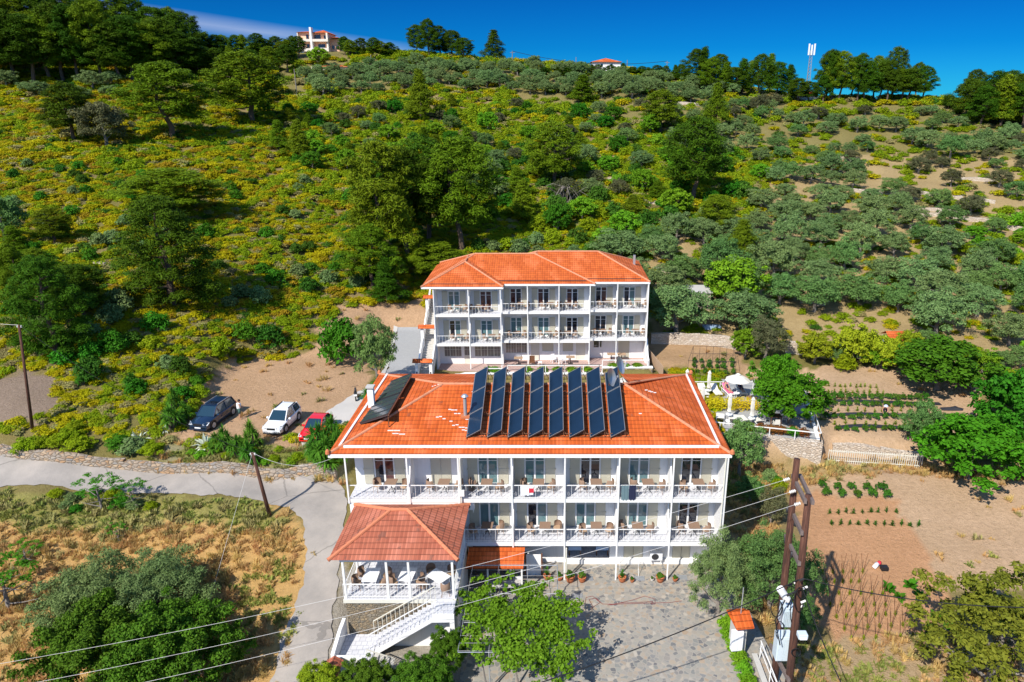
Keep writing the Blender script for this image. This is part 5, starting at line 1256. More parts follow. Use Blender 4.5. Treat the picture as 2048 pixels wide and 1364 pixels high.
# ---------------------------------------------------------------- cars
def carmat(name, col, metal=.0):
    m, t, b = newmat(name); b.inputs['Base Color'].default_value = (*col, 1); b.inputs['Metallic'].default_value = metal
    b.inputs['Roughness'].default_value = .28; b.inputs['Coat Weight'].default_value = 1; b.inputs['Coat Roughness'].default_value = .04; return m
def make_car(lb, gxy, heading, paint, LL, WW, HH, suv=True, visor=False, rails=True, roofglass=False):
    t = thing('parked_car', lb, 'car', gxy, heading, 'cars parked at the lot above the road')
    hl, hw = LL/2, WW/2; g = .22
    belt = HH*.60; hood = HH*.56
    # stations front -> back: (x, half width, z of top of lower body)
    st = [(-hl,.72,.50*HH/1.5,.30),(-hl+.06,.86,hood*.86,.22),(-hl+.35,.95,hood*.95,.2),(-hl+1.15,1,hood*1.03,.2),(-hl+1.3,1,belt,.2),(hl-1.1,1,belt*1.02,.2),(hl-.25,.96,belt*1.03,.22),(hl-.04,.88,belt*.93,.25),(hl,.80,belt*.8,.32)]
    m = MB(); rows = []
    for x, k, zt_, zb_ in st:
        w_ = hw*k; rows.append([(x,-w_*.9,zb_),(x,-w_,zb_+.12),(x,-w_,zt_*.62),(x,-w_*.97,zt_*.9),(x,-w_*.84,zt_),(x,0,zt_+.03),(x,w_*.84,zt_),(x,w_*.97,zt_*.9),(x,w_,zt_*.62),(x,w_,zb_+.12),(x,w_*.9,zb_)])
    vs = [p for r in rows for p in r]; k = 11; fs = []
    for i in range(len(rows)-1):
        for j in range(k):
            a = i*k+j; b_ = i*k+(j+1) % k; fs.append((a,b_,b_+k,a+k))
    fs.append(tuple(range(k))); fs.append(tuple((len(rows)-1)*k+j for j in reversed(range(k))))
    m.add(vs, fs); body = m.build('body', paint, t, True)
    e_ = body.modifiers.new('edges','EDGE_SPLIT'); e_.split_angle = rad(38)
    # greenhouse: roof panel in paint, glass all round
    xf0, xf1, xr1, xr0 = -hl+1.12, -hl+1.85, hl-(.45 if suv else .75), hl-(.14 if suv else .2)
    rw_ = hw*.70; bw = hw*.90
    m = MB(); ztop = HH
    roofp = [(xf1,-rw_,ztop-.05),(xf1,rw_,ztop-.05),(xf1+.5,-rw_,ztop),(xf1+.5,rw_,ztop),(xr1-.3,-rw_,ztop),(xr1-.3,rw_,ztop),(xr1,-rw_*.97,ztop-.06),(xr1,rw_*.97,ztop-.06)]
    lowp = [(x_,y_,z_-.05) for x_,y_,z_ in roofp]
    m.add(roofp+lowp, [(0,2,3,1),(2,4,5,3),(4,6,7,5),(9,11,10,8),(11,13,12,10),(13,15,14,12),(0,1,9,8),(6,14,15,7),(0,8,10,2),(2,10,12,4),(4,12,14,6),(1,3,11,9),(3,5,13,11),(5,7,15,13)])
    m.build('roof_panel', paint, t)
    if roofglass: mm = MB(); mm.box(xf1+.25,-.38,ztop+.002-.03,xf1+.85,.38,ztop+.012); mm.build('sunroof', MAT['glass_dark'], t)
    def pane(nm, p, mat='car_glass'):
        n_ = (Vector(p[1])-Vector(p[0])).cross(Vector(p[2])-Vector(p[0])).normalized()*.02
        mm = MB(); q = [tuple(Vector(v)-n_) for v in p]; kk = len(p)
        mm.add(list(p)+q, [tuple(range(kk)), tuple(range(2*kk-1, kk-1, -1))]+[(i,(i+1)%kk,kk+(i+1)%kk,kk+i) for i in range(kk)])
        return mm.build(nm, MAT[mat], t)
    bz = belt-.02
    ws = pane('windscreen', [(xf0,-bw*.93,bz),(xf0,bw*.93,bz),(xf1,rw_*.97,ztop-.07),(xf1,-rw_*.97,ztop-.07)])
    pane('rear_window', [(xr0,bw*.9,bz),(xr0,-bw*.9,bz),(xr1,-rw_*.95,ztop-.08),(xr1,rw_*.95,ztop-.08)])
    mid = (xf1+xr1)/2
    for s in (-1,1):
        P_ = [(xf0+.12,s*bw,bz),(xf1+.08,s*rw_,ztop-.08),(mid-.05,s*rw_,ztop-.05),(mid-.05,s*bw,bz)]
        Q_ = [(mid+.03,s*bw,bz),(mid+.03,s*rw_,ztop-.05),(xr1-.08,s*rw_*.98,ztop-.09),(xr0-.15,s*bw*.97,bz)]
        for R_ in (P_,Q_): pane('side_window', R_ if s > 0 else R_[::-1])
        for a, b_ in (((xf0,s*bw*.95,bz),(xf1,s*rw_,ztop-.04)),((mid,s*bw,bz),(mid,s*rw_,ztop-.04)),((xr0,s*bw*.92,bz),(xr1,s*rw_*.98,ztop-.05))): mm = MB(); mm.bar(a,b_,.07,.06); mm.build('pillar', paint, t)
        if rails: mm = MB(); mm.bar((xf1+.25,s*rw_*.93,ztop+.04),(xr1-.2,s*rw_*.93,ztop+.04),.04,.05); mm.build('roof_rail', MAT['steel'] if not visor else MAT['black'], t)
        mm = MB(); mm.box(xf0+.28,s*(hw+.0) if s > 0 else -hw-.2,belt-.04,xf0+.42,s*(hw+.2) if s > 0 else -hw+.0,belt+.12); mir = mm.build('wing_mirror', paint, t); bb_ = mir.modifiers.new('bevel','BEVEL'); bb_.width = .04; bb_.segments = 2
        mm = MB(); mm.add([(-hl+.01,s*hw*.52,hood*.72),(-hl+.01,s*hw*.52,hood*.86),(-hl+.30,s*hw*.9,hood*.96),(-hl+.42,s*hw*.975,hood*.86),(-hl+.1,s*hw*.92,hood*.66)],[(0,1,2,3,4)] if s > 0 else [(4,3,2,1,0)])
        sol = mm.build('headlight', MAT['headlight'], t); so_ = sol.modifiers.new('thick','SOLIDIFY'); so_.thickness = .06; so_.offset = 0
        mm = MB(); mm.box(hl-.14,s*hw*.66-.13,belt*.72,hl+.005,s*hw*.66+.16,belt*1.0); mm.build('tail_light', MAT['red'], t)
        for xx in (-hl+.85, hl-.85):
            R_ = .345 if suv else .30
            w_ = MB(); w_.tube([(xx,s*(hw-.24),R_),(xx,s*(hw+.012),R_)], R_, 22); tyre = w_.build('wheel', MAT['rubber'], t)
            w_ = MB(); w_.tube([(xx,s*(hw+.005),R_),(xx,s*(hw+.02),R_)], R_*.66, 16)
            for a_ in range(5): an = a_*2*math.pi/5; w_.bar((xx,s*(hw+.03),R_),(xx+R_*.6*math.cos(an),s*(hw+.03),R_+R_*.6*math.sin(an)),.05,.02)
            w_.build('rim', MAT['steel'], tyre)
            w_ = MB(); w_.tube([(xx,s*(hw+.004)-.03*s,R_+.02),(xx,s*(hw+.005),R_+.02)], R_+.07, 22); w_.build('wheel_arch', MAT['black'], t)
    mm = MB(); mm.box(-hl-.012,-.3*hw,.36,-hl+.03,.3*hw,.47); mm.build('number_plate', MAT['white_plastic'], t)
    mm = MB(); mm.box(-hl-.006,-.4*hw,hood*.64,-hl+.05,.4*hw,hood*.82); mm.build('grille', MAT['black'], t)
    mm = MB(); mm.box(-hl-.02,-.82*hw,.2,-hl+.1,.82*hw,.31); mm.build('bumper', MAT['black'] if visor else paint, t)
    mm = MB(); 
    for s in (-1,1): mm.box(-hl+1.25,s*hw-.03,.2,hl-1.25,s*hw+.03,.27)
    mm.build('sill', MAT['black'], t)
    if visor:
        a_, b_ = Vector((xf0+.05,-bw*.84,bz+.04)), Vector((xf0+.05,bw*.84,bz+.04)); c_, d_ = Vector((xf1-.02,rw_*.86,ztop-.14)), Vector((xf1-.02,-rw_*.86,ztop-.14))
        n_ = (b_-a_).cross(c_-a_).normalized()
        if n_.x > 0: n_ = -n_
        for u0, u1 in ((.02,.48),(.52,.98)):
            p_ = [a_.lerp(b_,u0),a_.lerp(b_,u1),d_.lerp(c_,u1),d_.lerp(c_,u0)]; mm = MB(); p_ = [v+n_*.012 for v in p_]; q_ = [v-n_*.004 for v in p_]
            mm.add(p_+q_,[(0,1,2,3),(7,6,5,4),(0,4,5,1),(1,5,6,2),(2,6,7,3),(3,7,4,0)]); mm.build('sun_visor', MAT['tan_wood'], ws)
    return t
MAT['car_glass'], t_, b_ = newmat('car_window_glass'); b_.inputs['Base Color'].default_value = (.012,.035,.05,1); b_.inputs['Roughness'].default_value = .05; b_.inputs['Specular IOR Level'].default_value = .9; b_.inputs['Coat Weight'].default_value = 1
MAT['headlight'], t_, b_ = newmat('headlight_glass'); b_.inputs['Base Color'].default_value = (.6,.63,.66,1); b_.inputs['Roughness'].default_value = .1; b_.inputs['Coat Weight'].default_value = 1
def carpos(f, r):       # front axle area and rear pixel on the ground -> centre and heading (local -x is forward)
    a, b_ = Vector(gp(*f)), Vector(gp(*r)); c = (a+b_)/2; d = a-b_
    return (c.x, c.y, hh(c.x, c.y)+.02), math.atan2(-d.y, -d.x)
c, h = carpos((402,862),(456,824)); make_car('dark navy blue large estate suv parked with its nose to the shrubs', c, h, carmat('navy_paint',(.012,.035,.085),.3), 4.45,1.76,1.6, roofglass=True)
c, h = carpos((544,873),(588,832)); make_car('white compact suv with tan sun screen behind the windscreen', c, h, carmat('white_paint_gloss',(.82,.83,.84)), 4.05,1.7,1.55, visor=True)
c, h = carpos((613,890),(655,845)); make_car('bright red small hatchback half hidden by spiky bushes', c, h, carmat('red_paint',(.70,.008,.012)), 3.75,1.62,1.38, suv=False, rails=False)
# scooter
g = gp(712,798); sct = thing('motor_scooter', 'black motor scooter parked on the concrete drive behind the hotel', 'scooter', (g[0],g[1],g[2]+.04), rad(-75))
m = MB(); m.tube([(-.15,0,.62),(.2,0,.66),(.62,0,.60)], [.13,.16,.10], 8); m.build('seat', MAT['black'], sct, True)
m = MB(); m.tube([(.55,0,.5),(.1,0,.42),(-.25,0,.28),(-.5,0,.35),(-.62,0,.85)], [.13,.16,.11,.12,.08], 8); m.build('body', MAT['dark_steel'], sct, True)
for x in (-.68,.55): m = MB(); m.tube([(x,-.05,.22),(x,.05,.22)], .22, 14); m.build('wheel', MAT['rubber'], sct)
m = MB(); m.tube([(-.62,-.3,1.0),(-.6,0,.98),(-.62,.3,1.0)], .02, 6); m.build('handlebar', MAT['black'], sct)
m = MB(); m.box(.66,-.14,.5,.68,.14,.68); m.build('number_plate', MAT['white_plastic'], sct)

# ---------------------------------------------------------------- people
def skin_body(name, verts, edges, mat, parent=None):
    me = bpy.data.meshes.new(name); me.from_pydata([v[:3] for v in verts], edges, []); o = bpy.data.objects.new(name, me); COL.objects.link(o)
    s = o.modifiers.new('skin','SKIN'); s.use_smooth_shade = True; 
    if not me.skin_vertices: me.attributes.new if False else None
    for i, v in enumerate(verts):
        sv = me.skin_vertices[0].data[i]; sv.radius = (v[3], v[4] if len(v) > 4 else v[3]); sv.use_root = (i == 0)
    b = o.modifiers.new('sub','SUBSURF'); b.levels = 1; b.render_levels = 2
    me.materials.append(mat)
    if parent: o.parent = parent
    return o
def ensure_skin(o): pass
def person(lb, loc, rotz, J, clothes, hair='hair'):
    """J: joint -> (x,y,z); body grown as one skinned surface, fingers as chains of the same skeleton"""
    t = thing('person', lb, 'person', loc, rotz)
    V, E, ix = [], [], {}
    def add(k, p, r, par=None):
        ix[k] = len(V); V.append((*p, r, r) if not isinstance(r, tuple) else (*p, *r))
        if par is not None: E.append((ix[par], ix[k]))
    add('pelvis', J['pelvis'], (.15,.11)); add('waist', tuple((Vector(J['pelvis'])*.55+Vector(J['chest'])*.45)), (.13,.10), 'pelvis'); add('chest', J['chest'], (.17,.11), 'waist'); add('neck', J['neck'], .055, 'chest')
    hd = Vector(J['head']); nk = Vector(J['neck']); add('head', tuple(nk.lerp(hd,.6)), .085, 'neck'); add('crown', tuple(nk.lerp(hd,1.15)), .085, 'head')
    for s in 'LR':
        add('sh'+s, J['sh'+s], .06, 'chest'); add('el'+s, J['el'+s], .042, 'sh'+s); add('wr'+s, J['wr'+s], .028, 'el'+s)
        d = (Vector(J['wr'+s])-Vector(J['el'+s])).normalized(); pm = Vector(J['wr'+s])+d*.06; add('pm'+s, tuple(pm), (.038,.018), 'wr'+s)
        side = d.cross(Vector((0,0,1))); side = side.normalized() if side.length > .1 else Vector((1,0,0))
        for q, (off, ln_) in enumerate(((-.028,.07),(-.01,.08),(.01,.075),(.028,.06))):
            add('f%d%s' % (q,s), tuple(pm+side*off+d*.045), .009, 'pm'+s); add('g%d%s' % (q,s), tuple(pm+side*off*1.15+d*(.045+ln_*.6)+Vector((0,0,-.01))), .008, 'f%d%s' % (q,s))
        add('th'+s, tuple(pm-side*.05), .010, 'pm'+s); add('ti'+s, tuple(pm-side*.065+d*.035), .009, 'th'+s)
        add('hp'+s, J['hp'+s], .09, 'pelvis'); add('kn'+s, J['kn'+s], .058, 'hp'+s); add('an'+s, J['an'+s], .038, 'kn'+s); add('to'+s, J['to'+s], (.035,.025), 'an'+s)
    body = skin_body('body', V, E, MAT['skin'], t)
    # face
    f = Vector(J['face']).normalized(); up = (hd-nk).normalized(); sd_ = f.cross(up).normalized(); hc = nk.lerp(hd,.8)
    m = MB()
    for s in (-1,1): c = hc+f*.085+sd_*.033*s; m.lathe([(0,-.012),(.012,0),(0,.012)], 6, tuple(c))
    m.build('eye', MAT['hair'], t); m = MB(); c = hc+f*.095-up*.03; m.tube([c+up*.04,c+f*.02], [.008,.014], 6); m.build('nose', MAT['skin'], t)
    m = MB(); c = hc+f*.085-up*.065; m.tube([c-sd_*.025,c+sd_*.025], .007, 5); m.build('mouth', MAT['red'], t)
    m = MB()
    for s in (-1,1): c = hc+sd_*.092*s; m.tube([c-up*.025,c+up*.025], .016, 6)
    m.build('ear', MAT['skin'], t)
    m = MB(); c = hc-f*.018+up*.028; pr = [(.0,.115),(.06,.10),(.095,.06),(.108,.0),(.10,-.05),(.08,-.09)]; m.lathe(pr, 14, (0,0,0)); rot = up.to_track_quat('Z','Y').to_matrix(); m.v = [tuple(rot@Vector(v)+c-f*.02) for v in m.v]; m.build('hair', MAT[hair], t, True)
    for nm, pts, rs, mt in clothes:
        m = MB(); m.tube([J[p] if isinstance(p, str) else p for p in pts], rs, 12); m.build(nm, MAT[mt] if isinstance(mt, str) else mt, t, True)
    return t
stand = dict(pelvis=(0,0,.95),chest=(0,.03,1.32),neck=(0,.06,1.48),head=(0,.13,1.68),face=(0,1,-.35),shL=(-.19,.03,1.40),shR=(.19,.03,1.40),elL=(-.24,.05,1.12),elR=(.25,.1,1.13),wrL=(-.14,.27,1.08),wrR=(.12,.28,1.10),
    hpL=(-.09,0,.92),hpR=(.09,0,.92),knL=(-.11,.03,.5),knR=(.12,-.02,.5),anL=(-.12,0,.08),anR=(.15,-.06,.08),toL=(-.14,.16,.035),toR=(.18,.1,.035))
g = gp(481,838); tealsh = simple('green_shorts', (.06,.12,.10), .9)
person('man in white sleeveless shirt and green shorts standing beside the navy car looking down', (g[0],g[1],g[2]+.02), rad(-60), stand,
  [('shirt',[(0,0,.90),(0,.0,1.05),(0,.03,1.3),(0,.03,1.44),(0,.04,1.475)],[.165,.165,.19,.17,.07],'white_cloth'),('shorts',[(0,0,1.0),(0,0,.86)],[.165,.17],tealsh),('shorts_leg',[(-.09,0,.92),(-.105,.02,.55)],[.10,.095],tealsh),('shorts_leg',[(.09,0,.92),(.115,-.01,.55)],[.10,.095],tealsh)])
bend = dict(pelvis=(0,0,.86),chest=(0,.34,1.02),neck=(0,.50,.98),head=(0,.66,.94),face=(0,.3,-1),shL=(-.19,.40,1.0),shR=(.19,.40,1.0),elL=(-.22,.46,.72),elR=(.22,.46,.72),wrL=(-.12,.55,.48),wrR=(.12,.55,.48),
    hpL=(-.09,0,.84),hpR=(.09,0,.84),knL=(-.12,.08,.46),knR=(.12,.08,.46),anL=(-.13,-.03,.08),anR=(.13,-.03,.08),toL=(-.13,.13,.035),toR=(.13,.13,.035))
g = gp(1769,832)
person('gardener in a pale blue shirt bending over the vegetable rows', (g[0],g[1],g[2]), rad(150), bend,
  [('shirt',[(0,-.02,.90),(0,.14,1.0),(0,.34,1.03),(0,.45,1.0)],[.16,.18,.20,.10],simple('pale_blue_shirt',(.5,.58,.70),.9)),('trousers',[(0,0,.92),(0,0,.80)],[.16,.17],'navy_cloth'),('trouser_leg',[(-.09,0,.84),(-.12,.08,.46),(-.13,-.03,.12)],[.1,.085,.07],'navy_cloth'),('trouser_leg',[(.09,0,.84),(.12,.08,.46),(.13,-.03,.12)],[.1,.085,.07],'navy_cloth')])

# ---------------------------------------------------------------- sun deck to the right
dk = [Wz(*p, 2.6)[:2] for p in ((1330,760),(1640,760+8),(1668,822),(1640,886),(1440,872),(1380,868))]
DZ = 2.62
def dzp(px, py): return Wz(px, py, DZ)
m = MB(); pl = [dzp(1290,757),dzp(1530,760),dzp(1607,762),dzp(1640,885),dzp(1380,858),dzp(1300,790)]
m.poly([(x,y,DZ+.02) for x,y,_ in pl]); tag(m.build('sun_deck_paving', MAT['grey_pave']), kind='structure')
# front retaining wall of the deck
a, b_ = Vector(dzp(1440,868)), Vector(dzp(1642,890)); a0_ = a+(a-b_)*.25
wl_ = thing('retaining_wall', 'pale dry stone wall holding up the sun deck', 'stone wall', (b_.x,b_.y,0))
def wallbox(par, p, q, z0, z1, th, mat, nm='stone_face', org=None):
    p, q = Vector((p[0],p[1],0)), Vector((q[0],q[1],0)); d = (q-p).normalized(); nn = Vector((-d.y,d.x,0))*th
    o_ = org or Vector((0,0,0)); m = MB(); c = [p,q,q+nn,p+nn]; k = max(2, int((q-p).length/1.2))
    vs = []; 
    for i in range(k+1):
        s = p.lerp(q, i/k); jz = .08*math.sin(i*1.9+p.x)
        vs += [(s.x-o_.x,s.y-o_.y,z0(s) if callable(z0) else z0),(s.x+nn.x-o_.x,s.y+nn.y-o_.y,z0(s) if callable(z0) else z0),(s.x+nn.x-o_.x,s.y+nn.y-o_.y,(z1(s) if callable(z1) else z1)+jz),(s.x-o_.x,s.y-o_.y,(z1(s) if callable(z1) else z1)+jz)]
    fs = [(0,1,2,3),(4*k+3,4*k+2,4*k+1,4*k)]
    for i in range(k):
        for j in range(4): fs.append((4*i+j,4*i+(j+1)%4+0,4*i+4+(j+1)%4,4*i+4+j)[::-1])
    m.add(vs, fs); return m.build(nm, mat, par)
wallbox(wl_, a0_, b_+Vector((.15,0,0)), -.5, DZ+.12, .55, MAT['drystone'], org=Vector((b_.x,b_.y,0)))
c_ = Vector(dzp(1607,775)); wallbox(wl_, b_+Vector((.15,.4,0)), c_, 1.2, DZ+.1, .3, MAT['white_wall'], 'side_wall', org=Vector((b_.x,b_.y,0)))
rl = thing('deck_railing', 'white pipe railing round the front and right edge of the sun deck', 'railing', (b_.x,b_.y,DZ+.1))
m = MB(); def_r = [a0_+Vector((0,.25,0)), b_+Vector((0,.25,0)), c_+Vector((-.1,0,0))]
for s, e in zip(def_r, def_r[1:]):
    s = Vector((s.x-b_.x,s.y-b_.y,0)); e = Vector((e.x-b_.x,e.y-b_.y,0)); m.bar(s+Vector((0,0,.85)), e+Vector((0,0,.85)), .07, .07); k = max(1, int((e-s).length/1.9))
    for i in range(k+1): p = s.lerp(e, i/k); m.bar(p, p+Vector((0,0,.85)), .06, .06)
m.build('rail', MAT['white_paint'], rl)
p, q = Vector(dzp(1375,779)), Vector(dzp(1540,779)); rl = thing('deck_railing', 'low white rail behind the row of loungers', 'railing', p)
m = MB(); q = q-p; m.bar((0,.3,.7),(q.x,.3+q.y,.7),.06,.06)
for i in range(6): m.box(q.x*i/5-.03,.27,0,q.x*i/5+.03,.33,.7)
m.build('rail', MAT['white_paint'], rl)
def make_lounger():
    t = thing('sun_lounger', '', 'sun lounger'); 
    m = MB(); m.box(-.32,-.95,.34,.32,.25,.38); m.build('seat', MAT['canvas'], t)
    m = MB(); m.bar((0,.25,.36),(0,.85,.75),.64,.04); m.build('backrest', MAT['canvas'], t)
    m = MB()
    for s in (-1,1): m.bar((.34*s,-1,.32),(.34*s,.9,.32),.04,.05)
    m.bar((-.34,-1,.32),(.34,-1,.32),.04,.05); m.build('frame', MAT['white_paint'], t)
    for sx in (-1,1):
        for y in (-.85,.7): m = MB(); m.box(.33*sx-.025,y-.025,0,.33*sx+.025,y+.025,.32); m.build('leg', MAT['white_paint'], t)
    return t
lg0 = make_lounger(); first = True
LNG = [(1383,786,.1,'empty white lounger nearest the hotel roof edge, upper row'),(1405,787,.12,'empty white lounger second from the left in the upper row'),(1431,787,.12,'empty white lounger left of the pink towel one'),(1455,787,.15,'lounger draped with a pink towel carrying a sunbather'),(1481,786,.1,'lounger in the parasol shade carrying a dark clad sunbather'),
       (1440,843,2.9,'leftmost lounger of the lower row behind the olive bush'),(1466,845,2.9,'second lounger of the lower row, grey backed'),(1488,847,3.3,'white lounger of the lower row left of the closed parasol'),(1515,848,3.3,'white lounger of the lower row nearest the brown table')]
LP = []
for px, py, rz_, lb in LNG:
    p = dzp(px, py)
    if first: lg0.location = p; lg0.rotation_euler = (0,0,rz_); lg0['label'] = lb; lg0['group'] = 'sun loungers'; first = False
    else: dup(lg0, p, rz_, lb, 'sun loungers')
    LP.append((p, rz_))
p, rz_ = LP[3]; tw = thing('towel', 'bright pink towel spread over a lounger', 'towel', p, rz_); m = MB(); m.box(-.3,-.9,.385,.3,.26,.4); m.bar((0,.25,.40),(0,.86,.80),.6,.02); m.build('cloth', MAT['pink'], tw)
lie = dict(pelvis=(0,.02,.50),chest=(0,.42,.70),neck=(0,.56,.82),head=(0,.72,.94),face=(0,-.6,.8),shL=(-.18,.46,.74),shR=(.18,.46,.74),elL=(-.25,.22,.60),elR=(.25,.22,.60),wrL=(-.18,0,.58),wrR=(.18,0,.58),
    hpL=(-.09,-.04,.49),hpR=(.09,-.04,.49),knL=(-.1,-.42,.58),knR=(.1,-.42,.54),anL=(-.09,-.80,.46),anR=(.09,-.82,.46),toL=(-.1,-.88,.56),toR=(.1,-.9,.56))
person('sunbather with dark hair lying on the pink towel reading', p, rz_, lie, [('swimsuit',[(0,.02,.50),(0,.25,.6),(0,.42,.7)],[.15,.14,.17],'navy_cloth')])
p, rz_ = LP[4]; person('sunbather in dark clothes lying in the shade of the open parasol', p, rz_, lie, [('shirt',[(0,.02,.50),(0,.25,.6),(0,.45,.72)],[.16,.15,.18],'navy_cloth'),('shorts_leg',[(-.09,-.04,.49),(-.1,-.35,.56)],[.1,.08],'navy_cloth'),('shorts_leg',[(.09,-.04,.49),(.1,-.35,.54)],[.1,.08],'navy_cloth')])
def parasol(px, py, op, lb, table=True):
    p = dzp(px, py); t = thing('parasol', lb, 'parasol', p)
    m = MB(); m.lathe([(0,0),(.32,0),(.32,.06),(.05,.1),(.025,.12),(.025,2.5),(0,2.52)], 14); m.build('pole', MAT['white_paint'], t)
    m = MB()
    if op:
        m.lathe([(1.2,2.02),(.65,2.32),(.15,2.5)], 8); m.lathe([(.2,2.50),(.26,2.54),(.1,2.66),(0,2.68)], 8); m.build('canopy', MAT['canvas'], t)
        for k in range(8): a = k*math.pi/4; r_ = MB(); r_.bar((.05*math.cos(a),.05*math.sin(a),2.45),(1.18*math.cos(a),1.18*math.sin(a),2.0),.02,.02); r_.build('rib', MAT['white_paint'], t)
    else:
        m.lathe([(.18,.95),(.14,1.1),(.12,1.3),(.16,1.6),(.15,2.1),(.12,2.35),(.17,2.4),(.05,2.65),(0,2.7)], 9); m.v = [(x*(1+.18*math.sin(5*math.atan2(y,x+1e-6))),y*(1+.18*math.sin(5*math.atan2(y,x+1e-6))),z) for x,y,z in m.v]; m.build('furled_canopy', MAT['canvas'], t)
    if table: m = MB(); m.lathe([(0,.66),(.3,.66),(.3,.7),(0,.7)], 14); m.build('table_disc', MAT['white_plastic'], t)
parasol(1372,790,0,'closed parasol at the far left behind the roof edge'); parasol(1416,793,0,'closed parasol between the two empty upper loungers'); parasol(1472,799,1,'large open cream parasol shading the sunbathers')
parasol(1404,822,0,'closed parasol partly hidden by the roof edge, left of the yellow hedge'); parasol(1457,842,0,'closed parasol standing in front of the middle of the yellow hedge'); parasol(1502,850,0,'closed parasol at the right end of the yellow hedge')
t = thing('dining_table', 'brown table with chairs round it in the tree shade on the deck', 'table', dzp(1549,846)); m = MB(); m.box(-.5,-.4,.7,.5,.4,.75); m.build('table_top', MAT['brown_wood'], t)
for sx in (-1,1):
    for sy in (-1,1): m = MB(); m.box(.44*sx-.03,.34*sy-.03,0,.44*sx+.03,.34*sy+.03,.7); m.build('leg', MAT['brown_wood'], t)
for k, (px, py, r_, lb) in enumerate(((1533,845,1.57,'grey armchair left of the brown deck table'),(1552,856,3.14,'pale armchair in front of the brown deck table'),(1566,845,-1.57,'grey armchair right of the brown deck table'),(1556,836,0,'grey armchair behind the brown deck table'),(1505,797,-1.2,'grey chair draped with a white towel on the deck'))):
    x, y, z = dzp(px, py); plastic_chair(x, y, z, r_, lb, 'steel' if k != 1 else 'canvas', 'deck armchairs')
x, y, z = dzp(1504,797); m = MB(); m.box(-.2,-.05,.35,.15,.0,1.05); o = m.build('draped_towel', MAT['white_cloth'], loc=(x,y,z), rotz=.3); tag(o, 'white towel draped over the chair near the deck tree', 'towel')

# ---------------------------------------------------------------- walls of the garden and hill
def stonewall(pts, h_, lb, mat='drystone', th=.5, up=.12, nm='stone_wall'):
    G_ = [gp(*p) for p in pts]; o_ = Vector((G_[0][0],G_[0][1],0)); t = thing(nm, lb, 'stone wall', (o_.x,o_.y,0))
    for s, e in zip(G_, G_[1:]): wallbox(t, s, e, lambda v: hh(v.x,v.y)-.5, lambda v: hh(v.x,v.y)+h_, th, MAT[mat], org=o_)
    return t
stonewall([(1302,688),(1400,690),(1472,700)], 1.25, 'long pale stone wall behind the bean patch right of the rear hotel')
stonewall([(1570,706),(1620,712),(1680,722)], 1.3, 'pale stone wall behind the lemon trees')
stonewall([(1440,903),(1640,912),(1668,915)], .6, 'low rough stone footing below the deck wall') if False else None
stonewall([(1665,905),(1760,912),(1845,925)], .75, 'low stone wall behind the white picket fence')
stonewall([(1920,760),(1950,782)], 1.1, 'short grey wall beside the garden gate', 'concrete')
stonewall([(0,912),(120,927),(250,941),(370,949),(480,951),(570,960),(672,960)], .8, 'orange and grey stone wall edging the upper side of the road', 'roadwall', .4)
for k, pts in enumerate((((1660,318),(1720,320)),((1700,385),(1790,388),(1870,394),(1925,400)),((1745,418),(1830,424),(1930,432)),((1650,385),(1680,388)),((1900,362),(1990,365)),((1820,434),(1900,436)),((1935,400),(1990,408)),((1985,455),(2048,462)),((1278,405),(1340,408)),((1560,640),(1700,650)) if False else ((1600,606),(1650,612)),
      ((1060,340),(1090,345)),((1340,330),(1400,335)) if False else ((1215,362),(1260,366)),((1905,440),(1985,445)),((1310,545),(1352,548)),((1620,600),(1660,604)),((2010,545),(2060,550)),((185,535),(210,538)),((0,198),(60,202)),((1480,185),(1530,190)) if False else ((1340,208),(1400,212)))):
    stonewall(pts, .62, ('pale terrace wall on the hillside, ' + ('highest one right of centre','longest one of the upper right olive terraces','second tier of the upper right terraces','short stub left of the long terrace wall','thin one far right under the ridge','fourth tier at the right','stub at the right end of the long wall','at the right edge of the photo','right of the big dark pine','below the bright green tree in the grove',
     'small ruin above the rear hotel pines','bit beside the dead brush','lower tier near the right edge','stub just right of the rear hotel','stub in the olive grove','at the far right edge among shrubs','broken stones left of the great pine','at the left edge under the dark forest','near the mast among olives')[k]), th=.6)
# white picket fence
A_, B_ = Vector(gp(1655,925)), Vector(gp(1842,937)); t = thing('picket_fence', 'white metal picket fence between the two garden levels', 'fence', A_); m = MB(); d = B_-A_
for k in range(44):
    p = d*(k/43); z = hh(A_.x+p.x, A_.y+p.y)-A_.z; m.box(p.x-.02,p.y-.02,z-.05,p.x+.02,p.y+.02,z+1.25)
for q_ in (.25,1.1):
    for k in range(12):
        p, r_ = d*(k/12), d*((k+1)/12); m.bar((p.x,p.y,hh(A_.x+p.x,A_.y+p.y)-A_.z+q_),(r_.x,r_.y,hh(A_.x+r_.x,A_.y+r_.y)-A_.z+q_),.05,.05)
m.build('pickets', MAT['cream'], t)
# brown boards between the rear hotel and the bean patch
A_, B_ = Vector((10.4,33.4,3.2)), Vector((11.2,28.3,3.0)); t = thing('board_fence', 'brown boarded fence beside the right side of the rear hotel patio', 'fence', A_)
m = MB(); m.bar((0,0,.45),(.8,-5.1,.3),.06,1.2); m.build('board_panel', MAT['tan_wood'], t)
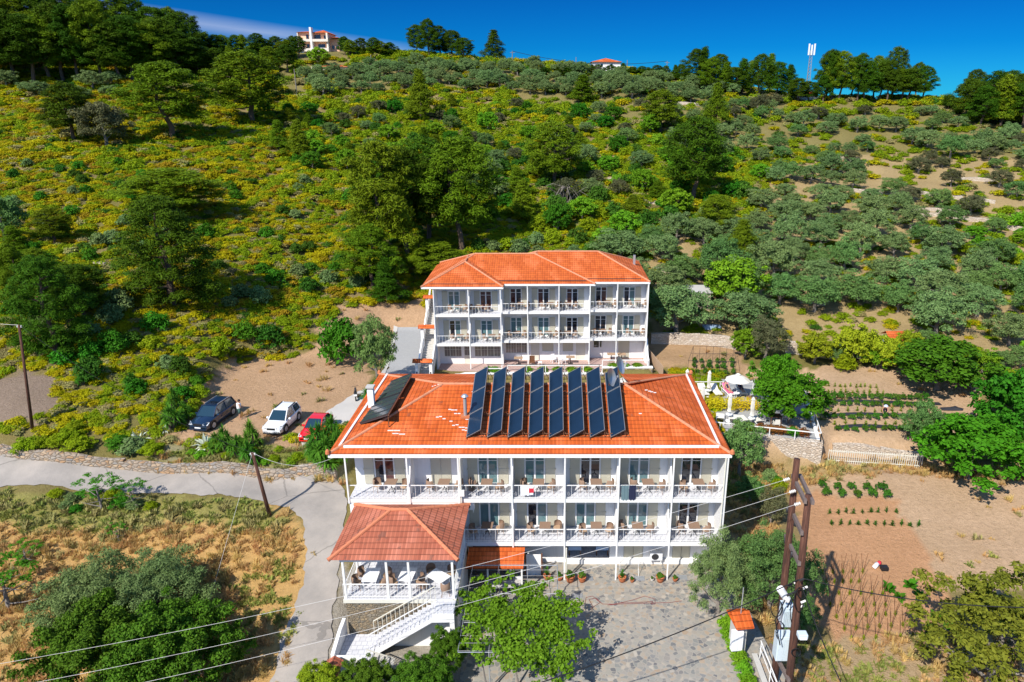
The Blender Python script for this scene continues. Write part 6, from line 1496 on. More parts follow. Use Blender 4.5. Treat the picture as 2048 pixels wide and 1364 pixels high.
# kennel with red roof, small huts
g = gp(1788,695); t = thing('garden_hut', 'small white hut with a red tiled roof among the lemon trees', 'hut', g); m = MB(); m.box(-1.0,-1,-.3,1.0,1,1.2); m.build('wall', MAT['white_wall'], t); m = MB(); roof_face(m,[(-1.2,-1.3,1.2),(1.2,-1.3,1.2),(1.2,0,1.9),(-1.2,0,1.9)]); roof_face(m,[(-1.2,1.3,1.2),(1.2,1.3,1.2),(1.2,0,1.9),(-1.2,0,1.9)]); m.build('roof', MAT['tile_far'], t)
g = gp(1380,612); t = thing('stone_shed', 'ruined pale stone shed behind the olive tree right of the rear hotel', 'shed', g); m = MB(); m.box(-2.4,-1,-.4,2.2,2.2,1.9); m.build('wall', MAT['drystone'], t); m = MB(); m.box(-2.6,-1.2,1.9,2.4,2.4,2.05); m.build('roof', MAT['concrete'], t)
g = gp(1423,657); t = thing('tarp', 'small blue and white tarpaulin under the olive tree', 'tarpaulin', g); m = MB(); m.box(-1,-.4,0,1,.4,.35); m.build('cover', MAT['blue_cloth'], t)
# pink villa on the ridge
g = gp(640,103); g = (g[0],g[1],g[2]+.6); u_ = (g[1]+38)/FPX
vl = thing('hill_villa', 'two storey pink and cream villa with red roof on the ridge', 'villa', g)
pink = simple('apricot_render', (.85,.50,.33), .8); crm = simple('cream_render', (.75,.66,.56), .8)
s_ = u_
def vb(nm, x0, x1, y0, y1, z0, z1, mat, par=None): m = MB(); m.box(x0*s_,y0,z0*s_,x1*s_,y1,z1*s_); return m.build(nm, mat, par or vl)
vb('wall',-39,-12,.6,9,-2,30,pink); vb('wall',-14,16,1.1,9,-2,29,pink); vb('wall',16,34,2,8,-2,20,pink)
for z in (0,15): vb('balcony',-39,18,-.9,1.15,z-3+(2 if z else 0),z+3.2,crm)
vb('pier',-14.5,-11,-1.0,.9,0,38,MAT['white_wall']); vb('pier',14,17,-.3,1,0,29,crm); vb('pier',-39,-37.5,-.3,1,0,29,crm)
for x0, x1, z0, z1 in ((-24,-19,18,26),(-10,2,18,26),(8,13,18,25),(-24,-19,3,10),(-4,9,3,10),(20,24,2,8),(27,32,2,8)): vb('window',x0,x1,0.5 if x0 < -14 else 1.0 if x0 < 15 else 1.85,.7 if x0 < -14 else 1.2 if x0 < 15 else 2.05,z0,z1,MAT['glass_dark'])
m = MB()
def hr(xl,xr,yf_,yb_,z0,z1_): a=[(xl*s_,yf_,z0*s_),(xr*s_,yf_,z0*s_),(xr*s_,yb_,z0*s_),(xl*s_,yb_,z0*s_)]; c=((xl+xr)/2*s_,(yf_+yb_)/2,z1_*s_); [roof_face(m,[a[i],a[(i+1)%4],c]) for i in range(4)]
hr(-41,-12,-.3,9.5,30,34); hr(-14,19,-.3,9.6,29,36); m.build('roof', MAT['tile_far'], vl)
m = MB(); hr(18,36,0,8.5,21,24); m.build('roof', MAT['tile_far'], vl)
# lower outbuilding with long tiled roof
g = gp(665,140); t = thing('outbuilding', 'long low pale outbuilding with red tile edge below the villa', 'outbuilding', g); s_ = (g[1]+38)/FPX
m = MB(); m.box(-70*s_,0,-1,28*s_,4,6*s_); m.build('wall', crm, t); m = MB(); roof_face(m,[(-28*s_,-.4,5.5*s_),(29*s_,-.4,5.5*s_),(29*s_,4.2,10*s_),(-28*s_,4.2,10*s_)]); m.build('roof', MAT['tile_far'], t)
# white house on the ridge
g = gp(1212,142); g = (g[0],g[1],g[2]+.9); s_ = (g[1]+38)/FPX; t = thing('hill_house', 'white house with red hipped roof on the skyline', 'house', g)
m = MB(); m.box(-26*s_,0,-2,27*s_,7,10*s_); m.build('wall', MAT['white_wall'], t); m = MB(); hr(-29,30,-.6,7.6,10,18); m.build('roof', MAT['tile_far'], t)
for x in (-10,8): m = MB(); m.box(x*s_,-.05,3*s_,(x+4)*s_,.02,7*s_); m.build('window', MAT['glass_dark'], t)
# telecom mast and its hut
g = gp(1612,194); s_ = (g[1]+38)/FPX; t = thing('telecom_mast', 'grey lattice telecom mast with white panel antennas on the right ridge', 'mast', g); H_ = 82*s_; m = MB()
for sx, sy in ((-1,-1),(1,-1),(0,1)): m.bar((sx*.55,sy*.5,0),(sx*.3,sy*.3,H_),.12,.12)
for k in range(14):
    z0, z1 = H_*k/14, H_*(k+1)/14; w0 = .55-.25*k/14
    m.bar((-w0,-w0*.9,z0),(w0,-w0*.9,z1),.09,.09); m.bar((w0,-w0*.9,z0),(0,w0,z1),.06,.06); m.bar((0,w0,z0),(-w0,-w0*.9,z1),.06,.06)
m.build('lattice', MAT['steel'], t)
for x in (-.75,.0,.75): m = MB(); m.box(x-.2,-.6,H_-1.3,x+.2,-.4,H_+1.3+(.3 if x else .0)); m.build('antenna_panel', MAT['white_plastic'], t)
g = gp(1612,197); t = thing('equipment_hut', 'small white hut with orange roof at the foot of the mast', 'hut', (g[0]-.3,g[1]-3,g[2])); m = MB(); m.box(-13*s_,0,-1,15*s_,4,8*s_); m.build('wall', MAT['white_wall'], t); m = MB(); hr(-16,18,-.6,4.6,8,13); m.build('roof', MAT['tile_far'], t)
# ---- vegetable garden strips and garden tools
for k, (px0, py0, px1, py1) in enumerate(((1648,806,1880,808),(1648,833,1895,832),(1670,857,1885,858))):
    A_, B_ = gp(px0,py0), gp(px1,py1); m = MB(); n_ = 16
    for i in range(n_):
        p, q = Vector(A_).lerp(Vector(B_), i/n_), Vector(A_).lerp(Vector(B_), (i+1)/n_); p.z = hh(p.x,p.y)+.03; q.z = hh(q.x,q.y)+.03; m.add([(p.x,p.y-.3,p.z),(q.x,q.y-.3,q.z),(q.x,q.y+.25,q.z),(p.x,p.y+.25,p.z),(p.x,p.y-.3,p.z+.05),(q.x,q.y-.3,q.z+.05),(q.x,q.y+.25,q.z+.05),(p.x,p.y+.25,p.z+.05)],[(4,5,6,7),(0,1,5,4),(3,7,6,2)])
    tag(m.build('mulch_sheet', MAT['net']), 'black mulch sheet along the %s planting row of the upper garden' % ('farthest','middle','nearest')[k], 'mulch sheet')
g = gp(1905,818); m = MB(); m.lathe([(0,.2),(.5,.16),(.9,.05),(1.0,0)], 7); m.v = [(x*1.2,y*.5*(1+.3*math.sin(x*5)),z*(1+.4*math.sin(x*7))) for x,y,z in m.v]; tag(m.build('folded_sheet', MAT['net'], loc=g), 'crumpled black sheet lying on the bare soil', 'sheet')
g = gp(1756,1136); t = thing('garden_bags', 'red and white sacks with a black crate left on the soil', 'sacks', g)
m = MB(); m.tube([(-.35,-.1,.1),(.0,.15,.22)], [.14,.16], 8); m.build('white_sack', MAT['white_cloth'], t, True); m = MB(); m.tube([(.1,.2,.18),(.25,.35,.25)], [.15,.12], 8); m.build('red_sack', MAT['red'], t, True); m = MB(); m.box(.1,-.35,0,.55,.0,.28); m.build('crate', MAT['black'], t)
# bean patch frame behind the deck
t = thing('bean_trellis', 'thin wire trellis over the bean patch behind the deck', 'trellis', gp(1375,750)); o_ = t.location; m = MB()
A_, B_, C_, D_ = [Vector(gp(*p))-o_ for p in ((1375,750),(1470,752),(1465,722),(1385,720))]
for s, e in ((A_,B_),(D_,C_),(A_,D_),(B_,C_),((A_+D_)/2,(B_+C_)/2)): m.bar(s+Vector((0,0,1.6)),e+Vector((0,0,1.6)),.03,.03)
for s, e in ((A_,B_),(D_,C_)):
    for k in range(7): p = s.lerp(e,k/6); m.bar(p,p+Vector((0,0,1.6)),.03,.03)
m.build('wire_frame', MAT['dark_steel'], t)
# ================================================================ PLANTS
def leafmat(name, c1, c2, trans=.14, rnd_amt=.35, rough=.55):
    m, t, b = newmat(name)
    oi = N(t, 'ShaderNodeObjectInfo'); ge = N(t, 'ShaderNodeNewGeometry'); g = N(t, 'ShaderNodeTexCoord').outputs['Object']
    f = M(t, 'ADD', M(t, 'MULTIPLY', ge.outputs['Random Per Island'], .5), M(t, 'MULTIPLY', noise(t, g, .9, 3), .6), clamp=True)
    c = mixc(t, f, c1, c2)
    hs = N(t, 'ShaderNodeHueSaturation'); L(t, c, hs.inputs['Color'])
    r = oi.outputs['Random']
    L(t, M(t, 'ADD', .5-.018*rnd_amt/.35, M(t, 'MULTIPLY', r, .036*rnd_amt/.35)), hs.inputs['Hue']); L(t, M(t, 'ADD', 1-rnd_amt/2, M(t, 'MULTIPLY', M(t, 'FRACT', M(t, 'MULTIPLY', r, 7.3)), rnd_amt)), hs.inputs['Value'])
    L(t, hs.outputs[0], b.inputs['Base Color']); b.inputs['Roughness'].default_value = rough; b.inputs['Specular IOR Level'].default_value = .04
    tr = N(t, 'ShaderNodeBsdfTranslucent'); L(t, hs.outputs[0], tr.inputs[0]); mx = N(t, 'ShaderNodeMixShader'); mx.inputs[0].default_value = trans
    L(t, b.outputs[0], mx.inputs[1]); L(t, tr.outputs[0], mx.inputs[2]); L(t, mx.outputs[0], t.nodes['Material Output'].inputs[0])
    return m
LM = {
 'pine': leafmat('pine_needles', (.038,.09,.004), (.18,.255,.010), .05), 'pine_dark': leafmat('dark_pine_needles', (.014,.048,.004), (.08,.15,.007), .05),
 'olive': leafmat('olive_leaves', (.055,.12,.03), (.23,.32,.11), .12), 'olive_green': leafmat('green_olive_leaves', (.045,.11,.025), (.18,.30,.08), .15), 'deep': leafmat('mid_green_leaves', (.022,.07,.006), (.11,.22,.016)),
 'bright': leafmat('bright_leaves', (.06,.17,.006), (.20,.40,.02)), 'broad': leafmat('deep_green_leaves', (.02,.10,.006), (.08,.25,.014)),
 'lemon': leafmat('lemon_tree_leaves', (.12,.20,.008), (.38,.42,.02)), 'dark': leafmat('dark_shrub_leaves', (.02,.075,.008), (.08,.19,.018)),
 'vine': leafmat('vine_leaves', (.07,.20,.010), (.22,.44,.03), .35), 'yellow': leafmat('golden_hedge_leaves', (.42,.36,.01), (.75,.62,.02)),
 'brown': leafmat('brownish_foliage', (.06,.075,.03), (.15,.15,.07)), 'flower': leafmat('red_flowering_leaves', (.08,.12,.02), (.42,.09,.03), .2),
 'scrub_y': leafmat('yellow_scrub', (.27,.27,.005), (.56,.48,.012), .3, .22), 'scrub_g': leafmat('green_scrub', (.13,.21,.005), (.32,.41,.014), .3, .22), 'scrub_o': leafmat('ochre_scrub', (.22,.17,.008), (.46,.31,.02), .25, .22), 'scrub_s': leafmat('grey_scrub', (.22,.21,.07), (.42,.37,.14), .2),
 'dry': leafmat('dry_grass_blades', (.50,.33,.12), (.80,.56,.24), .4), 'grass': leafmat('green_grass_blades', (.20,.25,.04), (.42,.43,.12), .4),
 'oak': leafmat('dull_green_leaves', (.07,.10,.010), (.26,.27,.03)), 'yucca': leafmat('yucca_blades', (.035,.12,.008), (.12,.30,.03), .15), 'agave': leafmat('agave_blades', (.35,.42,.33), (.6,.62,.45), .1), 'mulb': leafmat('mulberry_leaves', (.02,.11,.006), (.08,.29,.012), .2)}
def cloud(C, n, size, asp=.5, up=.5, jit=.6, seed=1, fill=.35):
    """leaf faces spread over flattened clumps: C rows are x,y,z,rx,ry,rz"""
    r = np.random.default_rng(seed); C = np.array(C, float); k = len(C)
    w_ = (C[:,3]*C[:,4]); w_ = w_/w_.mean(); cnt = np.maximum(8, (n*w_)).astype(int); idx = np.repeat(np.arange(k), cnt); m_ = len(idx)
    d = r.normal(size=(m_,3)); d /= np.linalg.norm(d,axis=1)[:,None]; d[:,2] = np.where(d[:,2] < -.35, -d[:,2], d[:,2])
    rr = 1-fill*r.random(m_)**1.5; P_ = C[idx,:3]+d*C[idx,3:]*rr[:,None]
    nr = d/C[idx,3:]; nr /= np.linalg.norm(nr,axis=1)[:,None]; nr += np.array([0,0,up])+r.normal(size=(m_,3))*jit*.5; nr /= np.linalg.norm(nr,axis=1)[:,None]
    t = r.normal(size=(m_,3)); t -= nr*(t*nr).sum(1)[:,None]; t /= np.linalg.norm(t,axis=1)[:,None]; b = np.cross(nr, t)
    s = size*(.6+.8*r.random(m_))[:,None]; a = t*s*.5; b = b*s*.5*asp
    V = np.stack([P_-a, P_-b*1.0, P_+a, P_+b*1.0], 1).reshape(-1,3); F_ = np.arange(4*m_).reshape(-1,4)
    return V, F_
def limbs(H_, R_, base, n, seed, r0=.22, mat='bark', lean=(0,0), z1=.85):
    r = random.Random(seed); m = MB(); top = Vector((lean[0],lean[1],H_*z1)); P_ = [Vector((0,0,-.4)).lerp(top, k/5)+Vector((math.sin(k*1.3+seed)*.04*H_*.5,math.cos(k*1.7+seed)*.04*H_*.5,0))*(k > 0) for k in range(6)]
    m.tube(P_, [r0*(1.25-k*.2) for k in range(6)], 7)
    for i in range(n):
        t = base+(z1*.97-base)*i/n; k = min(4, int(t/z1*5)); s = P_[k].lerp(P_[k+1], t/z1*5-k); a = i*2.4+r.uniform(-.4,.4); l_ = R_*r.uniform(.55,.95)*(1-.3*i/n)
        e = s+Vector((math.cos(a)*l_,math.sin(a)*l_,l_*r.uniform(.15,.5))); m.tube([s, s.lerp(e,.5)+Vector((0,0,-.05*l_)), e], [r0*.45,r0*.3,r0*.1], 5)
    return m
PROTO = {}
def proto(key, V, F_, lm, H_, W_, limb, bm='bark', name='pine_tree'):
    cm = fastmesh('crown', V, F_, LM[lm]); tm = limb.build('trunk', MAT[bm]).data if limb else None
    if tm: bpy.data.objects.remove([o for o in bpy.data.objects if o.data == tm][0])
    z = V[:,2]; w_ = max(np.percentile(V[:,0],99)-np.percentile(V[:,0],1), np.percentile(V[:,1],99)-np.percentile(V[:,1],1))
    PROTO[key] = (cm, tm, float(np.percentile(z, 99.5)), float(w_), name)
def variant(key, src, lm, name=None):
    cm, tm, h_, w_, nm = PROTO[src]; c2 = cm.copy(); c2.materials[0] = LM[lm]; PROTO[key] = (c2, tm, h_, w_, name or nm)
R7 = random.Random(11)
def pine_c(seed, H_=14, R_=4.6, base=.26, cone=0):
    r = random.Random(seed); C = []; NK = 100 if not cone else 80
    for k in range(NK):
        t = base+(1-base)*((k+.5)/NK); zz = H_*t*.97
        if cone: rad_ = R_*(1-((t-base)/(1-base))**1.1)*.95+.25
        else: q = (t-base)/(1-base); rad_ = R_*math.sqrt(max(.03, 1-(q*1.55-.55)**2 if q > .35 else .75+.7*q))*r.uniform(.8,1.08)
        a = k*2.39996+r.uniform(-.3,.3); f = r.uniform(.3,.92)**.6; rad_ *= 1+.22*math.sin(2*a+seed+4*t)+.15*math.sin(3*a-seed*2+9*t)
        s = r.uniform(.8,1.35)*(.6+.4*rad_/R_)*(1 if not cone else .75); C.append((math.cos(a)*rad_*f, math.sin(a)*rad_*f, zz+.10*R_*(1-f), s*1.15, s*1.15, s*r.uniform(.6,.95)))
    return C
for i in range(4):
    H_ = 14; V, F_ = cloud(pine_c(20+i), 300, .46, .2, .8, 1.4, 30+i, .8); proto('pine%d' % i, V, F_, 'pine', H_, 9, limbs(H_, 3.6, .3, 12, 20+i, .3, 'bark', ((-1.2,.8,.3,1.5)[i], .3)))
    variant('dpine%d' % i, 'pine%d' % i, 'pine_dark')
for i in (0,2):
    V, F_ = cloud(pine_c(40+i, 12, 5.0, .04), 330, .42, .2, .8, 1.4, 44+i, .8); proto('big%d' % i, V, F_, 'pine_dark', 12, 10, limbs(12, 4, .2, 12, 40+i, .34))
for i in range(2):
    V, F_ = cloud(pine_c(50+i, 9, 2.6, .12, 1), 190, .38, .2, .7, 1.4, 50+i, .8); proto('cone%d' % i, V, F_, 'pine', 9, 5, limbs(9, 1.8, .15, 8, 50+i, .16), name='young_pine'); variant('dcone%d' % i, 'cone%d' % i, 'pine_dark', 'conifer')
def dome_c(seed, R_, H_, n, z0, s0, low=-.35):
    r = random.Random(seed); C = []
    for k in range(n):
        u = 1-(1-low)*(k+.5)/n; a = k*2.39996+r.uniform(-.3,.3); q = math.sqrt(max(0, 1-u*u)); f = r.uniform(.66,1.1)*(1+.10*math.sin(3*a+seed)+.07*math.sin(5*a+seed*2))
        s = s0*r.uniform(.6,1.35); C.append((math.cos(a)*q*R_*f, math.sin(a)*q*R_*f, z0+u*H_*f, s, s, s*r.uniform(.65,.95)))
    for k in range(n//4): C.append((r.uniform(-.5,.5)*R_, r.uniform(-.5,.5)*R_, z0+r.uniform(-.1,.6)*H_, s0*1.4, s0*1.4, s0))
    return C
for i in range(4):
    V, F_ = cloud(dome_c(60+i, 2.4, 1.75, 50, 2.4, .56, -.7), 150, .24, .36, .35, 1.1, 60+i, .6); proto('olive%d' % i, V, F_, 'olive', 4.8, 5.6, limbs(3.2, 1.8, .3, 6, 60+i, .2), 'grey_bark', 'olive_tree'); variant('golive%d' % i, 'olive%d' % i, 'olive_green'); variant('brownt%d' % i, 'olive%d' % i, 'brown', 'bushy_tree')
for i in range(3):
    V, F_ = cloud(dome_c(70+i, 2.5, 2.0, 70, 2.5, .52, -.75), 130, .25, .6, .4, 1.4, 70+i, .9); proto('bright%d' % i, V, F_, 'bright', 5, 5.8, limbs(3.2, 1.9, .3, 7, 70+i, .17), 'grey_bark', 'leafy_tree')
    for k_, lm_ in (('broad','broad'),('lemon','lemon'),('mulb','mulb')): variant('%s%d' % (k_, i), 'bright%d' % i, lm_, {'lemon':'lemon_tree','mulb':'mulberry_tree'}.get(k_))
for i in range(3):                       # near trees: finer, denser foliage
    V, F_ = cloud(dome_c(80+i, 3.0, 2.2, 120, 2.6, .5, -.6), 320, .15, .34, .4, 1.5, 80+i, .9); proto('nolive%d' % i, V, F_, 'olive', 5, 6.6, limbs(3.4, 2.4, .25, 9, 80+i, .24), 'grey_bark', 'olive_tree')
    V, F_ = cloud(dome_c(90+i, 3.0, 2.3, 150, 2.5, .42, -.6), 290, .14, .6, .4, 1.6, 90+i, .95); proto('nbright%d' % i, V, F_, 'deep', 5, 6.6, limbs(3.4, 2.4, .25, 9, 90+i, .2), 'grey_bark', 'leafy_tree')
    variant('nlemon%d' % i, 'nbright%d' % i, 'lemon'); variant('ngolive%d' % i, 'nolive%d' % i, 'olive_green')
V, F_ = cloud([c for c in dome_c(95, 3.0, 2.4, 110, 2.6, .36, -.4)], 130, .17, .5, .4, 1.4, 95, .85); proto('sparse0', V, F_, 'oak', 5, 6.4, limbs(4.4, 3.0, .2, 16, 95, .16), 'grey_bark', 'thin_tree')
V, F_ = cloud([c for c in dome_c(96, 1.6, 1.2, 22, 2.6, .24, -.3)], 60, .13, .6, .4, 1.0, 96, .7); proto('twiggy0', V, F_, 'broad', 4, 3.4, limbs(3.4, 1.7, .2, 10, 96, .1), 'grey_bark', 'small_tree')
for i in range(4):
    V, F_ = cloud(dome_c(100+i, 1.05, .95, 22, .55, .42, -.5), 75, .22, .5, .5, 1, 100+i, .4); proto('shrub%d' % i, V, F_, 'dark', 1.6, 2.4, None, name='shrub')
    for k_, lm_ in (('gshrub','scrub_g'),('bshrub','bright'),('sshrub','olive'),('fshrub','flower'),('dgshrub','broad')): variant('%s%d' % (k_, i), 'shrub%d' % i, lm_)
def blades(n, l_, w_, spread, seed, c=(0,0,0), droop=.25):
    r = np.random.default_rng(seed); V = []; F_ = []
    for k in range(n):
        a = r.uniform(0, 2*math.pi); e = r.uniform(*spread); L_ = l_*r.uniform(.7,1.1); d = np.array([math.cos(a)*math.cos(e), math.sin(a)*math.cos(e), math.sin(e)]); s = np.array([-math.sin(a), math.cos(a), 0])*w_/2
        p0 = np.array(c); p1 = p0+d*L_*.55; p2 = p0+d*L_-np.array([0,0,droop*L_*math.cos(e)]); o = len(V); V += [p0-s*.6, p0+s*.6, p1+s, p1-s, p2+s*.1, p2-s*.1]; F_ += [(o,o+1,o+2,o+3),(o+3,o+2,o+4,o+5)]
    return V, F_
def multi(parts):
    V, F_ = [], []
    for v, f in parts: o = len(V); V += list(v); F_ += [tuple(i+o for i in q) for q in f]
    return np.array(V), np.array(F_)
for i in range(2):
    hs = [(0,0,1.5),(.5,.2,1.1),(-.45,.3,.9),(.1,-.5,.7),(-.3,-.3,1.25),(.45,-.35,.5)]
    V, F_ = multi([blades(75,.75,.075,(-.5,1.5),110+i*9+k,c) for k, c in enumerate(hs)]); lb = MB()
    for c in hs: lb.tube([(0,0,-.2),(c[0]*.6,c[1]*.6,c[2]*.5),c],[.1,.08,.06],6)
    proto('yucca%d' % i, V, F_, 'yucca', 2.2, 2.2, lb, 'bark', 'yucca')
V, F_ = multi([blades(34,1.1,.17,(.1,1.4),130,droop=.35)]); proto('agave0', V, F_, 'agave', 1, 2, None, name='agave')
V, F_ = multi([blades(26,.34,.06,(.2,1.5),131,(0,0,.02),.2),blades(14,.3,.07,(0,1.2),132,(0,0,.3),.3)]); proto('veg0', V, F_, 'dark', .6, .6, None, name='vegetable_plant'); variant('veg1','veg0','scrub_g')
V, F_ = cloud(dome_c(140,.32,.3,9,.3,.16,-.4), 45, .12, .6, .4, 1, 140, .4); proto('crop0', V, F_, 'dark', .6, .7, None, name='crop_bush')
V, F_ = multi([blades(22,.55,.3,(.15,.9),141,droop=.2)]); proto('squash0', V, F_, 'broad', .5, 1.1, None, name='squash_plant')
NT = 0
def plant(key, px, py, hpx, wpx, label=None, group=None, cat=None, at=None, hscale=None, name=None):
    global NT; NT += 1
    cm, tm, h_, w_, nm = PROTO[key]; g = at or gp(px, py); D = g[1]+38; zc = D*CT-(g[2]-CAMZ)*ST
    Hh = Wd(px, py-hpx, D)[2]-g[2] if hscale is None else hscale; Ww = wpx*zc/FPX
    sx, sz = Ww/w_, max(.2, Hh)/h_
    if sz > sx*1.9: sz = sx*1.9
    cat = cat or ('tree' if tm else 'shrub'); a = rnd.uniform(0, 6.28)
    if tm:
        t = thing(name or nm, label, cat, g, a, group); t.scale = (sx, sx, sz)
        for n_, me in (('crown', cm), ('trunk', tm)): o = bpy.data.objects.new(n_, me); COL.objects.link(o); o.parent = t
    else:
        t = bpy.data.objects.new(name or nm, cm); COL.objects.link(t); t.location = g; t.rotation_euler = (0,0,a); t.scale = (sx, sx, sz); tag(t, label, cat, group)
    return t
# ---- single trees one can tell apart
for k, px, py, h_, w_, lb in [
 ('pine0',345,275,150,150,'big leaning pine with bare trunk standing alone above the yellow scrub, upper left'),
 ('dpine1',150,285,120,120,'dark round pine left of the leaning one, low crown'),
 ('pine2',505,245,140,150,'broad flat topped pine between the forest edge and the villa slope'),
 ('brownt0',215,300,95,90,'grey green bushy tree growing against the dark round pine'),
 ('pine3',352,432,95,170,'pale pine crown directly above the great dark pine'),
 ('big0',345,610,215,190,'great dark pine casting a black shadow in the middle of the left slope'),
 ('big2',112,705,190,150,'dark dense pine at the left edge behind the slender pole'),
 ('pine1',45,640,150,90,'tall thin pine at the far left edge'),
 ('dpine3',170,640,110,110,'dark pine right behind the left edge cluster'),
 ('pine0',770,540,255,145,'tall dark crowned pine at the left of the group above the rear hotel'),
 ('dpine1',815,510,215,135,'pine in the middle of the group above the rear hotel'),
 ('dpine2',858,480,205,130,'pine with spreading crown right of the middle of the group'),
 ('pine3',925,500,225,150,'tall pine with visible trunk nearest the rear hotel ridge'),
 ('pine1',745,580,130,120,'low spreading pine branches left of the rear hotel roof'),
 ('pine0',870,560,75,110,'small pine touching the roof of the rear hotel at the left'),
 ('dcone0',775,605,90,70,'dark spiky bush tree just left of the rear hotel roof'),
 ('pine2',1108,375,130,110,'pine above the dead brushwood in the centre'),
 ('dpine3',1385,405,170,125,'big dark pine left of the terraced olive grove'),
 ('cone0',843,240,100,60,'bright conical pine rising among the olives below the ridge'),
 ('cone1',1430,258,92,65,'conical pine below the mast'),('pine1',1320,265,85,95,'pine below the white house on the right of centre'),
 ('cone0',1165,205,55,60,'yellowish small pine right below the white house'),
 ('cone1',1480,530,90,80,'light green young pine above the olive grove'),('pine3',1430,470,80,90,'pine crown at the left edge of the olive terraces'),
 ('dcone1',988,124,64,52,'lone dark conifer on the skyline'),
 ('cone0',600,320,80,55,'young pine in the green scrub below the villa'),('cone1',560,300,60,50,'young pine left in the green scrub below the villa'),('cone1',935,350,95,65,'upright pine in the centre of the hillside'),('cone0',1045,440,80,60,'small pine left of the dead brushwood'),
 ('bright0',1463,612,95,115,'bright green leafy tree in front of the olive grove'),('olive0',1350,668,95,130,'big grey olive tree at the right wall of the rear hotel'),
 ('olive1',1490,665,80,130,'big grey olive tree behind the garden wall'),('bright1',1490,715,60,58,'bright green tree beside the brown bushy one at the garden wall'),('brownt1',1530,722,85,80,'brownish bushy tree at the garden wall'),
 ('lemon0',1628,726,58,70,'leftmost lemon tree along the garden wall'),('lemon1',1705,728,80,75,'tall lemon tree second from the left'),('lemon2',1762,735,62,70,'round lemon tree left of the red roofed hut'),('lemon0',1815,715,50,60,'lemon tree behind the red roofed hut'),
 ('broad0',1872,778,95,170,'broad dark green tree at the back of the vegetable garden'),('mulb0',1545,806,92,88,'upper mulberry crown behind the deck'),('mulb1',1580,846,100,128,'mulberry tree shading the deck table'),
 ('mulb2',1935,955,118,175,'big bright green tree below the garden at the right'),('broad2',2020,900,150,150,'dark leafy tree at the right edge'),('broad1',2040,830,70,90,'dark leafy tree crown at the right edge above the other'),
 ('golive1',1843,905,100,75,'narrow olive tree at the corner of the vegetable garden'),
 ('golive0',1478,950,100,85,'olive bush close to the right corner of the front hotel'),('golive2',1500,1005,55,55,'small olive right of the front hotel, behind the poles'),('brownt2',1540,1050,75,62,'brownish bush tree behind the timber poles'),
 ('nolive0',1435,1225,150,125,'grey olive tree at the right side of the courtyard'),('ngolive1',1540,1215,150,160,'wide olive tree behind the timber poles'),('ngolive2',1590,1265,80,70,'low olive branches right of the timber poles'),
 ('sparse0',1975,1385,210,300,'thin yellow green tree at the lower right corner'),
 ('nolive1',200,1280,150,190,'silvery olive tree at the lower left, left one'),('nolive2',330,1255,130,190,'silvery olive tree at the lower left, right one'),
 ('nbright0',215,1395,170,215,'large green leafy tree at the bottom left, left one'),('nbright1',375,1400,185,215,'large green leafy tree at the bottom left, right one'),('nbright2',255,1300,75,120,'green crown between the silvery olives at the bottom left'),
 ('twiggy0',203,1020,70,90,'twisted small tree at the lower roadside, left one'),('twiggy0',268,1015,55,70,'twisted small tree at the lower roadside, right one'),('twiggy0',238,1085,40,40,'tiny yellow green tree in the dry field'),
 ('twiggy0',20,1215,100,140,'dark gnarled tree at the left edge of the dry field'),('twiggy0',55,1130,45,70,'small dark tree at the left edge near the field'),
 ('golive3',755,772,145,78,'tall grey green tree beside the paved path'),
 ('nlemon0',640,1410,70,95,'yellow green bush at the bottom beside the lane'),('nbright1',735,1410,80,100,'green shrub tree at the bottom below the small stair'),('nbright2',845,1405,80,115,'green shrub tree at the bottom left of the pergola'),('nbright0',900,1350,95,70,'tall vine shoots climbing at the pavilion corner'),
 ('olive2',1240,520,60,110,'grey olive tree above the rear hotel roof'),('olive3',1265,560,45,60,'small olive at the right end of the rear roof'),('broad1',1358,556,40,42,'small round dark tree in the upper grove'),
 ('bright2',640,130,35,40,'green garden tree in front of the villa')]:
    plant(k, px, py, h_, w_, lb)
plant('dgshrub0',685,722,85,95,'large round dark green bush beside the dirt lot',cat='bush')
# skyline clump of umbrella pines, forests on the ridge
for i, (px, py, h_, w_) in enumerate([(835,112,62,42),(858,116,78,50),(880,118,66,50),(905,119,58,52),(928,120,44,44)]): plant('dpine%d' % (i % 4), px, py, h_, w_, '%s from the left in the clump of umbrella pines on the skyline' % ORD[i])
def rows(lst, keys, label, group, jx=6, jy=3):
    for i, (px, py, h_, w_) in enumerate(lst): xs_ = [q[0] for q in lst]; fx = (px-min(xs_))/(max(xs_)-min(xs_)+1e-6); plant(keys[i % len(keys)], px+rnd.uniform(-jx,jx), py+rnd.uniform(-jy,jy), h_*rnd.uniform(.85,1.12), w_*rnd.uniform(.85,1.15), label+', '+('far left','left','middle','right','far right')[min(4,int(fx*5))]+' of the row', group)
rows([(x,165-.01*x,150+(x > 200)*-15-(x > 330)*25,95) for x in range(-40,400,34)]+[(x,126,165-.14*x,90) for x in range(-60,400,34)]+[(x,140,110,80) for x in range(-20,380,48)], ['dpine0','pine1','dpine2','dpine3','pine0','dpine1'], 'tall pine in the dark forest at the upper left', 'pines of the upper left forest')
rows([(x,122-.02*x+6,52-.05*(x-400),42) for x in range(395,600,20)]+[(x,145,50,48) for x in range(400,600,34)], ['dpine1','cone0','dpine3','pine2'], 'pine on the ridge between the forest and the pink villa', 'ridge pines left of the villa')
rows([(x,112+.05*(x-690),34,34) for x in range(688,790,19)]+[(583,115,38,30),(566,118,34,30)], ['dpine1','pine2','dpine0'], 'small pine on the ridge beside the pink villa', 'ridge pines beside the villa')
